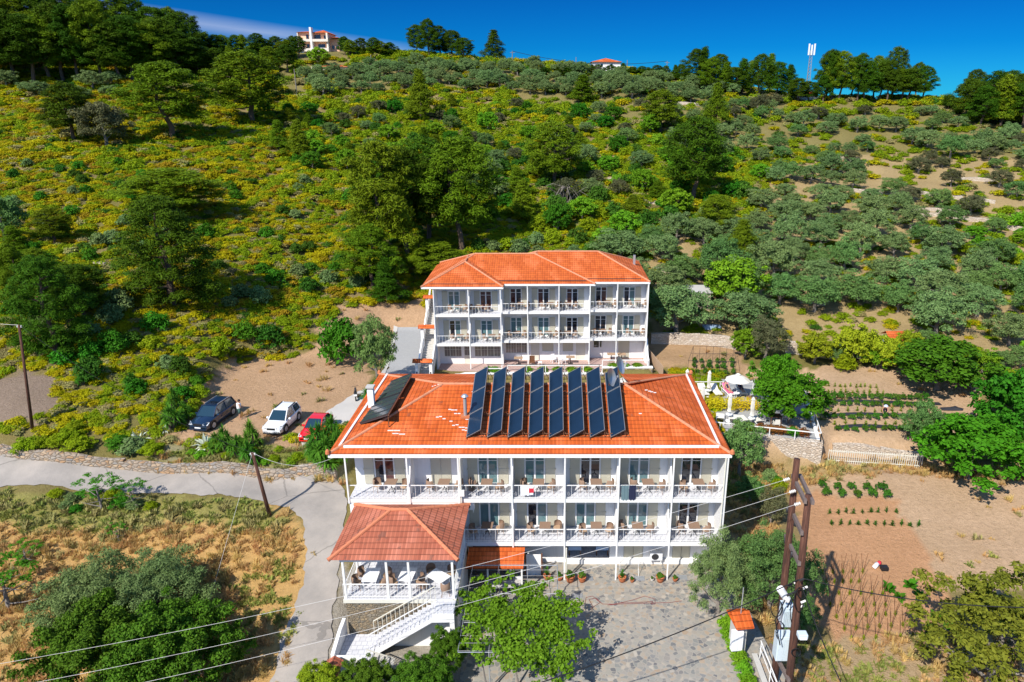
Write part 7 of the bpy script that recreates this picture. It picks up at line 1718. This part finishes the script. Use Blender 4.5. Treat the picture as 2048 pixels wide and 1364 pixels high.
rows([(x,178+.06*(x-1380)+(i % 3)*4,72+12*math.sin(x*.05),46) for i, x in enumerate(range(1385,1588,17))], ['dpine0','dcone0','pine1','dpine3','cone1'], 'pine on the ridge left of the telecom mast', 'ridge pines left of the mast')
rows([(x,197+(i % 3)*4,(92 if x < 1790 else 66),50) for i, x in enumerate(range(1652,1860,15))], ['dpine1','dpine2','pine3','dpine0'], 'umbrella pine in the ridge grove right of the telecom mast', 'ridge pines right of the mast')
rows([(1592,204,52,44),(1612,206,44,40),(1640,204,60,46)], ['dpine0','dpine2'], 'low pine on the ridge behind the telecom mast', 'ridge pines behind the mast')
rows([(1690-1690+x,240+(i % 2)*16,95,70) for i, x in enumerate(range(1930,2100,24))]+[(x,222,75,56) for x in range(1945,2100,30)]+[(1890,215,30,30)], ['dpine3','dpine0','dpine2','cone0'], 'dark pine on the ridge at the right edge', 'ridge pines at the right edge')
rows([(1230-140+x,152,22,30) for x in range(0,200,22)]+[(1290+x,160,28,26) for x in range(0,90,18)], ['dpine1','dcone1','dpine2'], 'small tree on the skyline near the white house', 'small skyline trees')
# ---- scattered trees, kept apart from each other and from the single ones
TAKEN = []; CLEAR = [(585,95,715,150),(1165,125,1262,156),(1575,175,1660,215)]
def scatter(poly, n, sz, keys, label, group, hk=.7, sep=.62, tries=60, cat=None):
    xs = [p[0] for p in poly]; ys = [p[1] for p in poly]; k = 0; it = 0
    while k < n and it < n*tries:
        it += 1; px, py = rnd.uniform(min(xs),max(xs)), rnd.uniform(min(ys),max(ys))
        if not inside(np.array([px]), np.array([py]), poly)[0] or any(a < px < c and b < py < d for a, b, c, d in CLEAR): continue
        s = sz(py)*rnd.uniform(.75,1.2)
        if any((px-a)**2+((py-b)*1.7)**2 < (sep*(s+c)/2*1.0)**2*1.0 for a, b, c in TAKEN): continue
        TAKEN.append((px, py, s)); lb = label
        if n > 6: fx, fy = (px-min(xs))/(max(xs)-min(xs)), (py-min(ys))/(max(ys)-min(ys)); lb = '%s%s, %s' % ('larger ' if s > sz(py)*1.02 else 'smaller ', label, (('upper left','upper middle','upper right'),('left','centre','right'),('lower left','lower middle','lower right'))[min(2,int(fy*3))][min(2,int(fx*3))])
        plant(rnd.choice(keys), px, py, s*hk*rnd.uniform(.85,1.2), s, lb, group, cat); k += 1
OK_ = ['olive0','olive1','olive2','olive3']
scatter([(1300,480),(1500,440),(1560,345),(1700,350),(1800,430),(1900,500),(2080,560),(2080,700),(1900,690),(1700,610),(1560,650),(1420,580),(1320,600)], 68, lambda y: (34+.13*(y-300)*1.35)*1.02, OK_+['golive1','golive2'], 'grey green olive tree of the terraced grove right of the rear hotel', 'olive trees of the terraced grove', .8, .8)
scatter([(1500,345),(1600,300),(2080,290),(2080,480),(1900,470),(1760,410)], 24, lambda y: 26+.12*(y-250), ['olive1','golive3','golive0','brownt1'], 'olive tree standing among the pale terrace walls at the upper right', 'olive trees of the upper right terraces', .75, .9)
scatter([(600,150),(700,128),(1000,135),(1300,160),(1480,190),(1420,215),(1100,190),(850,180),(640,200)], 110, lambda y: 26+.14*(y-120), OK_, 'silvery olive tree in the band just under the ridge', 'olive trees under the ridge', .8, .5)
scatter([(1200,190),(1500,200),(1700,215),(2000,235),(2080,330),(1750,310),(1500,330),(1330,290)], 58, lambda y: 28+.14*(y-190), OK_+['brownt1','golive2'], 'grey olive tree on the slope below the mast and ridge grove', 'olive trees below the mast', .75, .62)
scatter([(850,200),(1250,220),(1300,330),(1200,470),(1000,420),(700,300),(560,210)], 34, lambda y: 24+.12*(y-190), ['olive3','brownt0','golive0'], 'grey green wild olive among the pines of the central slope', 'wild olives of the central slope', .8, .8)
scatter([(0,170),(250,170),(240,200),(0,210)], 8, lambda y: 40, OK_, 'silvery olive tree at the foot of the upper left forest', 'olive trees below the upper left forest', .7, .7)
GR = [(480,190),(760,200),(1300,230),(1560,330),(1480,450),(1300,500),(1150,480),(1000,440),(720,420),(640,380),(560,330)]
scatter(GR, 60, lambda y: 24+.13*(y-190), ['bright0','broad1','cone1','bright2','cone0','broad0'], 'small green tree in the mixed thicket of the central slope', 'small trees of the central thicket', .85, .75)
scatter(GR, 110, lambda y: 18+.10*(y-190), ['shrub0','dgshrub1','bshrub2','gshrub3','shrub1'], 'green shrub in the mixed thicket of the central slope', 'shrubs of the central thicket', .7, .5)
LS = [(0,230),(300,310),(560,330),(700,430),(760,560),(640,620),(560,690),(420,720),(330,800),(200,800),(0,700)]
scatter(LS, 60, lambda y: 14+.065*(y-230), ['shrub0','dgshrub1','shrub2','dgshrub3'], 'dark green shrub in the yellow scrub of the left slope', 'dark shrubs of the left slope', .7, .75)
scatter(LS, 30, lambda y: 16+.07*(y-230), ['sshrub0','sshrub1','gshrub2'], 'grey green shrub in the yellow scrub of the left slope', 'pale shrubs of the left slope', .75, .7)
scatter([(0,430),(120,450),(180,560),(120,700),(0,720)], 7, lambda y: 75, ['cone0','golive0','cone1','pine2'], 'young tree in the tangled thicket at the left edge', 'young trees at the left edge', 1.0, .6)
scatter([(1640,740),(1700,700),(1960,700),(1960,740),(1800,740)], 9, lambda y: 52, ['bright0','gshrub1','golive1'], 'green bush behind the lemon trees', 'bushes behind the lemon trees', .7, .6)
scatter([(1950,740),(2080,700),(2080,800),(1990,770)], 7, lambda y: 60, ['golive0','bright1','gshrub1'], 'green bush beyond the garden gate', 'bushes beyond the garden gate', .7, .6)
scatter([(1850,470),(2060,440),(2060,560),(1950,540)], 14, lambda y: 40, ['bright0','bshrub1','gshrub2'], 'bright green bush on the upper terrace at the right', 'bright bushes on the right terrace', .6, .6)
scatter([(1500,930),(1570,930),(1570,1080),(1510,1080)], 4, lambda y: 26, ['sshrub0','gshrub1','dgshrub0'], 'shrub on the bank between the front hotel and the poles', 'shrubs beside the front hotel', .7, .6)
scatter([(340,880),(520,890),(650,915),(600,935),(380,925)], 12, lambda y: 24, ['gshrub0','gshrub1','bshrub2'], 'low green shrub on the bank above the road wall', 'shrubs above the road wall', .5, .6)
scatter([(0,870),(260,860),(330,905),(250,925),(0,895)], 9, lambda y: 46, ['gshrub0','sshrub1','gshrub2','dgshrub3'], 'low shrub on the slope above the road at the left', 'shrubs above the road at the left', .45, .5)
scatter([(330,830),(400,760),(400,810),(360,860)], 7, lambda y: 34, ['dgshrub0','gshrub1'], 'shrub at the left edge of the dirt lot', 'shrubs beside the dirt lot', .6, .6)
scatter([(640,905),(690,900),(690,960),(640,940)], 5, lambda y: 28, ['dgshrub0','gshrub1'], 'shrub between the road and the front hotel corner', 'shrubs at the hotel corner', .6, .6)
scatter([(40,980),(330,1000),(300,1030),(60,1020)], 9, lambda y: 30, ['gshrub0','sshrub1','dgshrub2'], 'weedy bush along the lower edge of the road', 'bushes below the road', .5, .7)
scatter([(1250,575),(1330,590),(1330,640),(1300,640)], 3, lambda y: 40, ['dgshrub0','golive0'], 'bush right behind the rear hotel', 'bushes behind the rear hotel', .8, .6)
scatter([(940,500),(1230,480),(1300,500),(1200,512),(1000,512)], 14, lambda y: 34, ['gshrub0','shrub1','sshrub2'], 'bush on the bank directly above the rear roof', 'bushes above the rear roof', .7, .6)
# yuccas and agaves
for i, (px, py, h_, w_) in enumerate([(452,905,55,40),(478,915,48,42),(505,900,62,42),(500,930,50,40),(435,905,42,36)]): plant('yucca%d' % (i % 2), px, py, h_, w_, 'spiky yucca in the clump between the navy and the white car', 'yuccas between the cars', 'yucca')
for i, (px, py, h_, w_) in enumerate([(640,910,66,56),(668,895,68,52),(655,935,62,60),(632,930,45,45),(680,925,70,40)]): plant('yucca%d' % (i % 2), px, py, h_, w_, 'spiky yucca beside the red car at the hotel corner', 'yuccas beside the red car', 'yucca')
for i, (px, py, h_, w_) in enumerate([(398,775,26,26),(352,830,60,34),(345,860,50,50),(372,845,40,36),(745,815,48,46),(760,800,50,46),(265,775,30,34),(165,770,24,26)]): plant('yucca%d' % (i % 2), px, py, h_, w_, ['yucca at the far left corner of the dirt lot','tall stemmed yucca left of the navy car','broad yucca left of the navy car','low yucca behind the tall stemmed one','palm like yucca by the scooter','palm like yucca behind the scooter','yucca on the scrub slope right of the slender pole','small yucca right next to the slender pole'][i], None, 'yucca')
for px, py, s, lb in ((412,895,50,'pale grey agave in front of the navy car'),(278,885,48,'white flowering agave on the slope above the road'),(332,862,24,'small agave left of the navy car')): plant('agave0', px, py, s*.55, s, lb, None, 'agave')
# dead brushwood in the centre
g = gp(1128,412); t = thing('dead_tree', 'grey dead fallen brushwood under the central pine', 'dead tree', g); m = MB(); r_ = random.Random(5)
for k in range(60):
    a = r_.uniform(0,6.28); e = Vector((math.cos(a)*r_.uniform(1,4), math.sin(a)*r_.uniform(1,2.5), r_.uniform(.1,3.2))); s = Vector((r_.uniform(-.6,.6),0,3.2)) if k % 2 else Vector((r_.uniform(-1,1),0,0)); m.tube([s, s.lerp(e,.5)+Vector((0,0,.4)), e], [.09,.06,.02], 4)
m.build('branches', MAT['grey_bark'], t)
CLEARP = [[(735,640),(875,640),(880,800),(690,840)],[(560,880),(700,770),(760,770),(700,850)]]
# vegetable plots
def line(a, b, n): return [(a[0]+(b[0]-a[0])*i/(n-1), a[1]+(b[1]-a[1])*i/(n-1)) for i in range(n)]
def crops(key, pts, s, label, group, hk=.9, cat='crop plant'):
    for px, py in pts: plant(key, px+rnd.uniform(-2,2), py+rnd.uniform(-1.5,1.5), s*hk*rnd.uniform(.8,1.2), s*rnd.uniform(.85,1.15), label, group, cat)
crops('crop0', line((1643,976),(1764,981),5)+line((1650,992),(1776,998),5), 20, 'round dark plant in the two upper rows of the lower field', 'plants of the two upper rows')
crops('veg0', line((1658,1027),(1790,1025),9)+line((1664,1048),(1836,1052),11), 12, 'small leafy plant in the middle rows of the lower field', 'plants of the middle rows')
crops('squash0', [(1777,1180),(1818,1172),(1800,1198),(1838,1196),(1872,1240),(1860,1265),(1895,1265)], 30, 'large leaved squash plant in the lower field', 'squash plants', .55)
for py, n, x0, x1, s in ((773,11,1648,1752,8),(785,10,1655,1765,8),(798,14,1650,1850,14),(812,15,1655,1860,12),(822,13,1660,1870,9),(838,15,1650,1890,13),(849,12,1670,1890,9),(862,13,1675,1890,12)): crops(('crop0' if py > 805 or s > 12 else 'veg0') if s > 9 else 'veg1', line((x0,py),(x1,py+2),n), s*1.15, 'vegetable plant in the upper garden rows', 'plants of the upper garden')
crops('crop0', line((1382,748),(1465,750),7)+line((1390,738),(1462,738),6)+line((1390,728),(1462,727),6), 11, 'bean plant in the small patch under the trellis', 'bean plants', 1.1)
# canes for climbing plants
bp = thing('bean_canes', 'pair of thin canes leaning together over a young plant in the lower field', 'plant canes', (0,0,0), 0, 'bean canes in the lower field'); first = True
for s in (-1,1): m = MB(); m.tube([(0,0,-.05),(.22*s,.1,1.45)], .014, 5); m.build('cane', MAT['brown_wood'], bp)
o = bpy.data.objects.new('seedling', PROTO['veg1'][0]); COL.objects.link(o); o.parent = bp; o.scale = (.55,.55,.6)
for (x0, y0_), (x1, y1_), n in (((1645,1147),(1725,1145),5),((1652,1166),(1718,1165),5),((1655,1188),(1765,1190),6),((1660,1212),(1770,1212),6),((1672,1236),(1790,1230),7),((1688,1260),(1805,1252),6),((1702,1280),(1825,1274),6)):
    for px, py in line((x0,y0_),(x1,y1_),n):
        g = gp(px, py)
        if first: bp.location = g; first = False
        else: dup(bp, g, rnd.uniform(-.5,.5))
# plants in pots
for t, pl_, r_, h_, ph in POTS:
    key = {'green':'crop0','dark':'crop0','fern':'veg0'}[pl_]; o = bpy.data.objects.new('potted_leaves', PROTO[key][0]); COL.objects.link(o); o.parent = t; s = r_*2.2/PROTO[key][3]; o.location = (0,0,h_*.8); o.scale = (s,s,ph/PROTO[key][2]); 
# hedges, beds and the vine
def hedge(nm, boxes, lm, label, cat, size=.16, dens=90, seed=3, up=.5, kind=None):
    C = []; r = random.Random(seed); o_ = Vector(boxes[0][:3])
    for x0,y0,z0,x1,y1,z1,s in boxes:
        n = max(2, int(math.hypot(x1-x0,y1-y0)/s))
        for i in range(n+1): t = i/n; C.append((x0+(x1-x0)*t+r.uniform(-.1,.1)-o_.x, y0+(y1-y0)*t+r.uniform(-.1,.1)-o_.y, (z0+(z1-z0)*t)-o_.z+r.uniform(-.05,.1), s*1.1, s*1.1, s*.85))
    V, F_ = cloud(C, dens, size, .6, up, .9, seed, .4); me = fastmesh(nm, V, F_, LM[lm]); o = bpy.data.objects.new(nm, me); COL.objects.link(o); o.location = o_; return tag(o, label, cat)
ha, hb = dzp(1416,818), dzp(1510,819); mid = (ha[0]+hb[0])/2
for xa, xb, lb in ((ha[0],mid-.2,'left half of the clipped golden yellow hedge on the deck'),(mid+.2,hb[0],'right half of the clipped golden yellow hedge on the deck')):
    hedge('hedge', [(xa,ha[1]+dy,DZ+z,xb,hb[1]+dy,DZ+z,.4) for dy in (-.35,.35) for z in (.25,.65)], 'yellow', lb, 'hedge', .12, 120)
fa, fb = dzp(1478,858), dzp(1606,872); k_ = 7
for i in range(k_):
    p = Vector(fa).lerp(Vector(fb), i/(k_-1)); plant('%s%d' % (('fshrub','gshrub','fshrub','fshrub','fshrub','dgshrub','fshrub')[i], i % 4), 0, 0, 0, 26, 'low %s shrub in the bed behind the deck railing' % ('reddish','green','reddish','reddish','reddish','green','reddish')[i], 'shrubs of the deck flower bed', at=tuple(p), hscale=.7)
for i, (px, py) in enumerate([(1452,1255),(1458,1275),(1468,1300),(1478,1325),(1487,1350),(1496,1375)]): plant('bshrub%d' % (i % 4), px, py, 16, 36, 'bright green hedge bush along the right edge of the courtyard', 'hedge bushes of the courtyard', hscale=.8)
for i, (x, y) in enumerate([(-6.6,29.6),(-5.9,29.6),(-2.6,29.6),(-1,29.6),(.5,29.6),(2,29.6),(3.6,29.6),(6.4,30.7),(7.6,30.7),(8.9,30.7)]): plant('bshrub%d' % (i % 4), 0, 0, 0, 22, 'low green plant in the planter along the rear patio rail', 'planter bushes of the rear patio', at=(x,y,3.15), hscale=.45)
C = []; r_ = random.Random(9)
for px, py, z, s in [(960,1190,2.6,.5),(1000,1200,2.7,.55),(1040,1210,2.6,.5),(985,1165,2.8,.3),(1075,1205,2.7,.6),(1110,1215,2.7,.5),(1090,1180,2.8,.35),(950,1230,2.5,.5),(990,1235,2.6,.65),(1030,1250,2.6,.6),(1070,1245,2.7,.65),(1110,1250,2.6,.6),(1140,1235,2.5,.35),(960,1262,2.5,.55),(1000,1275,2.6,.6),(1045,1285,2.6,.65),(1085,1280,2.6,.6),(1120,1285,2.5,.55),(1150,1290,2.4,.35),(980,1305,2.4,.4),(1030,1310,2.5,.5),(1075,1312,2.5,.55),(1115,1318,2.4,.5),(1140,1325,2.2,.3),(1010,1165,2.9,.25),(1050,1185,2.8,.4),(940,1290,2.0,.4),(930,1210,2.4,.3),(1100,1345,1.6,.4)]:
    X, Y, Z = Wz(px, py, z); 
    for k in range(7): C.append((X+r_.gauss(0,.46)+3, Y+r_.gauss(0,.5)+6, Z+r_.uniform(-.25,.3), s*r_.uniform(.6,1.2), s*r_.uniform(.6,1.2), s*r_.uniform(.4,.7)))
V, F_ = cloud(C, 80, .17, .8, .4, 1.7, 17, 1.0); o = bpy.data.objects.new('grape_vine', None); COL.objects.link(o); o.location = (-3,-6,0); tag(o, 'bright green grape vine spreading over the pipe pergola', 'vine')
vo_ = bpy.data.objects.new('foliage', fastmesh('foliage', V, F_, LM['vine'])); COL.objects.link(vo_); vo_.parent = o
m = MB()
for k, (x, y) in enumerate(((-1.2,-1.2),(.9,-2.6),(2.8,-3.2),(-.6,-3.4))): m.tube([(x+.3,y,0),(x+.1,y+.1,1.2),(x,y,2.4)], [.06,.05,.03], 6)
m.build('stem', MAT['grey_bark'], o)

# ---- ground cover nobody could count: scrub and dry grass, instanced on the ground
def zid_at(x, y):
    i = np.clip(np.searchsorted(GX, x), 0, nx-1); j = np.clip(np.searchsorted(GY, y), 0, ny-1); return ZID[j*nx+i]
def instances(name, pts, scl, idx, protos, label, cat):
    pc = bpy.data.collections.new(name+'_kinds')
    for i, p in enumerate(protos): o = bpy.data.objects.new('%s_kind_%s' % (name, 'abcdefgh'[i]), p); pc.objects.link(o)
    me = bpy.data.meshes.new(name); me.vertices.add(len(pts)); me.vertices.foreach_set('co', np.asarray(pts, np.float32).ravel())
    for nm, ty, dat in (('scl','FLOAT',scl),('idx','INT',idx),('rot','FLOAT',rng.random(len(pts))*6.28)): a = me.attributes.new(nm, ty, 'POINT'); a.data.foreach_set('value', np.asarray(dat, np.int32 if ty == 'INT' else np.float32))
    o = bpy.data.objects.new(name, me); COL.objects.link(o); tag(o, label, cat, kind='stuff')
    ng = bpy.data.node_groups.new(name, 'GeometryNodeTree'); ng.interface.new_socket('Geometry', in_out='INPUT', socket_type='NodeSocketGeometry'); ng.interface.new_socket('Geometry', in_out='OUTPUT', socket_type='NodeSocketGeometry')
    gi, gout = ng.nodes.new('NodeGroupInput'), ng.nodes.new('NodeGroupOutput'); ip = ng.nodes.new('GeometryNodeInstanceOnPoints'); ci = ng.nodes.new('GeometryNodeCollectionInfo')
    ci.inputs['Collection'].default_value = pc; ci.inputs['Separate Children'].default_value = True; ci.inputs['Reset Children'].default_value = True
    def na(nm, ty): n_ = ng.nodes.new('GeometryNodeInputNamedAttribute'); n_.data_type = ty; n_.inputs[0].default_value = nm; return n_.outputs[0]
    cb = ng.nodes.new('ShaderNodeCombineXYZ'); ng.links.new(na('rot','FLOAT'), cb.inputs[2])
    mtp = ng.nodes.new('GeometryNodeMeshToPoints'); ng.links.new(gi.outputs[0], mtp.inputs[0]); ng.links.new(mtp.outputs[0], ip.inputs['Points'])
    ng.links.new(ci.outputs[0], ip.inputs['Instance']); ip.inputs['Pick Instance'].default_value = True
    ng.links.new(na('idx','INT'), ip.inputs['Instance Index']); ng.links.new(cb.outputs[0], ip.inputs['Rotation']); ng.links.new(na('scl','FLOAT'), ip.inputs['Scale']); ng.links.new(ip.outputs[0], gout.inputs[0])
    md = o.modifiers.new('scatter', 'NODES'); md.node_group = ng; return o
def clumpmesh(seed, lm, n=16, dens=26, s=.3): V, F_ = cloud(dome_c(seed, .85, .36, n, .2, .36, -.3), int(dens*1.3), s*.8, .5, .9, 1, seed, .6); return fastmesh('clump', V, F_, LM[lm])
SC = [clumpmesh(200,'scrub_y'), clumpmesh(201,'scrub_y'), clumpmesh(202,'scrub_g'), clumpmesh(203,'scrub_g'), clumpmesh(204,'scrub_o'), clumpmesh(205,'scrub_s'), clumpmesh(206,'dark')]
PX, PY, PS = [], [], []
for d0, d1, sp, s0 in ((50,75,.62,.5),(75,110,.85,.68),(110,165,1.2,.95),(165,225,1.8,1.35),(225,300,2.6,1.8)):
    n_ = int((d1-d0)*(d1*2.3+30)/(sp*sp)); D = d0+(d1-d0)*rng.random(n_); X = (rng.random(n_)*2-1)*(D*1.15+10)-D*.06; PX.append(X); PY.append(D-38); PS.append(np.full(n_, s0))
X, Y, S = np.concatenate(PX), np.concatenate(PY), np.concatenate(PS)
zi = zid_at(X, Y); zn_ = {n_[0]: i for i, n_ in enumerate(ZONES)}
cvr = .5+.28*np.sin(X*.31+Y*.17)*np.sin(Y*.23-X*.11+1)+.3*np.sin(X*.09-Y*.05+2)*np.cos(Y*.08+X*.04)
keep = (zi == zn_['hill']) & (rng.random(len(X)) < .8+.7*cvr); keep |= (zi == zn_['topband']) & (rng.random(len(X)) < .22); keep |= (zi == zn_['grove']) & (rng.random(len(X)) < .16)
keep |= (zi == zn_['lotg']) & (rng.random(len(X)) < .3)
pxx, pyy = proj(X, Y, H(X, Y))
keep &= ~((X > -15) & (X < 12) & (Y < 42)) & (pyy < 900) & ~((pxx > 1440) & (pyy > 690)) & ~((pxx > 590) & (pxx < 700) & (pyy < 118)) & ~((pxx > 1175) & (pxx < 1250) & (pyy < 156))
keep &= ~inside(pxx, pyy, CLEARP[0]) & ~inside(pxx, pyy, CLEARP[1])
X, Y, S, cvr, zi = X[keep], Y[keep], S[keep], cvr[keep], zi[keep]; pxx, pyy = pxx[keep], pyy[keep]; n_ = len(X)
q = rng.random(n_); mixv = .5+.5*np.sin(X*.19+Y*.13+np.sin(Y*.11)*2)
left = np.clip((900-pxx)/500+(pyy-330)/300, 0, 1)
idx = np.where(q < .18+.42*left*mixv, rng.integers(0,2,n_), np.where(q < .62, rng.integers(2,4,n_), np.where(q < .62+.14*left, 4, np.where(q < .88, rng.integers(2,4,n_), np.where(q < .95, 5, 6)))))
idx = np.where((pxx < 420) & (pyy > 640) & (q > .45), np.where(q > .8, 5, 2), idx)
instances('scrub', np.stack([X, Y, H(X, Y)-.08], -1), S*(.6+.8*rng.random(n_)), idx, SC, 'dense yellow green scrub covering the hillside', 'scrub')
def tuft(seed, lm, n, l_, w_): V, F_ = multi([blades(n, l_, w_, (.5,1.5), seed, (.25*math.cos(k*2.1)*k*.4,.25*math.sin(k*2.1)*k*.4,0), .25) for k in range(4)]); return fastmesh('tuft', V, F_, LM[lm])
TF = [tuft(300,'dry',14,.34,.045), tuft(301,'dry',14,.46,.04), tuft(302,'grass',14,.3,.05), tuft(303,'scrub_s',12,.45,.06)]
n_ = 17000; X = rng.random(n_)*75-65; Y = rng.random(n_)*42-16; zi = zid_at(X, Y)
k1 = (zi == zn_['dry']) | (zi == zn_['dry_g']) | (zi == zn_['bank']) | (zi == zn_['lotg'])
X2 = rng.random(26000)*50+10; Y2 = rng.random(26000)*45-16; z2 = zid_at(X2, Y2); k2 = ((z2 == zn_['grass_r']) & (rng.random(26000) < .5)) | ((z2 == zn_['lower_r']) & (rng.random(26000) < .35))
X3 = rng.random(9000)*95-35; Y3 = rng.random(9000)*60-14; z3 = zid_at(X3, Y3); k2 = k2|False; k3 = (((z3 == zn_['soil_r'])|(z3 == zn_['garden'])|(z3 == zn_['lot'])|(z3 == zn_['strip'])|(z3 == zn_['bare_l'])) & (rng.random(9000) < .05+.12*(np.sin(X3*.5)*np.sin(Y3*.6) > .4)))
X2 = np.concatenate([X2[k2], X3[k3]]); Y2 = np.concatenate([Y2[k2], Y3[k3]]); k2 = slice(None)
X = np.concatenate([X[k1], X2[k2]]); Y = np.concatenate([Y[k1], Y2[k2]]); zi = zid_at(X, Y); q = rng.random(len(X)); gz_ = np.sin(X*.25+Y*.4)+np.sin(Y*.3-X*.15)
idx = np.where((zi == zn_['dry_g']) | (zi == zn_['lotg']), np.where(q < .6, 2, 3), np.where(gz_+q > 1.9, 2, np.where(q < .45, 0, np.where(q < .85, 1, 3))))
okc = ~((X > -14) & (X < 12.8) & (Y < 14)); X, Y, idx = X[okc], Y[okc], idx[okc]
rx, ry = [], []
rv = np.array([v.co[:2] for v in road.data.vertices]); 
def near_road(x, y): 
    o = np.zeros(len(x), bool)
    for i in range(0, len(x), 4000): o[i:i+4000] = (((x[i:i+4000,None]-rv[None,::3,0])**2+(y[i:i+4000,None]-rv[None,::3,1])**2).min(1) < .42**2)
    return o
nr_ = near_road(X, Y); X, Y, idx = X[~nr_], Y[~nr_], idx[~nr_]
instances('dry_grass', np.stack([X, Y, H(X, Y)-.03], -1), .6+.8*rng.random(len(X)), idx, TF, 'dry straw coloured grass of the lower field and banks', 'grass')
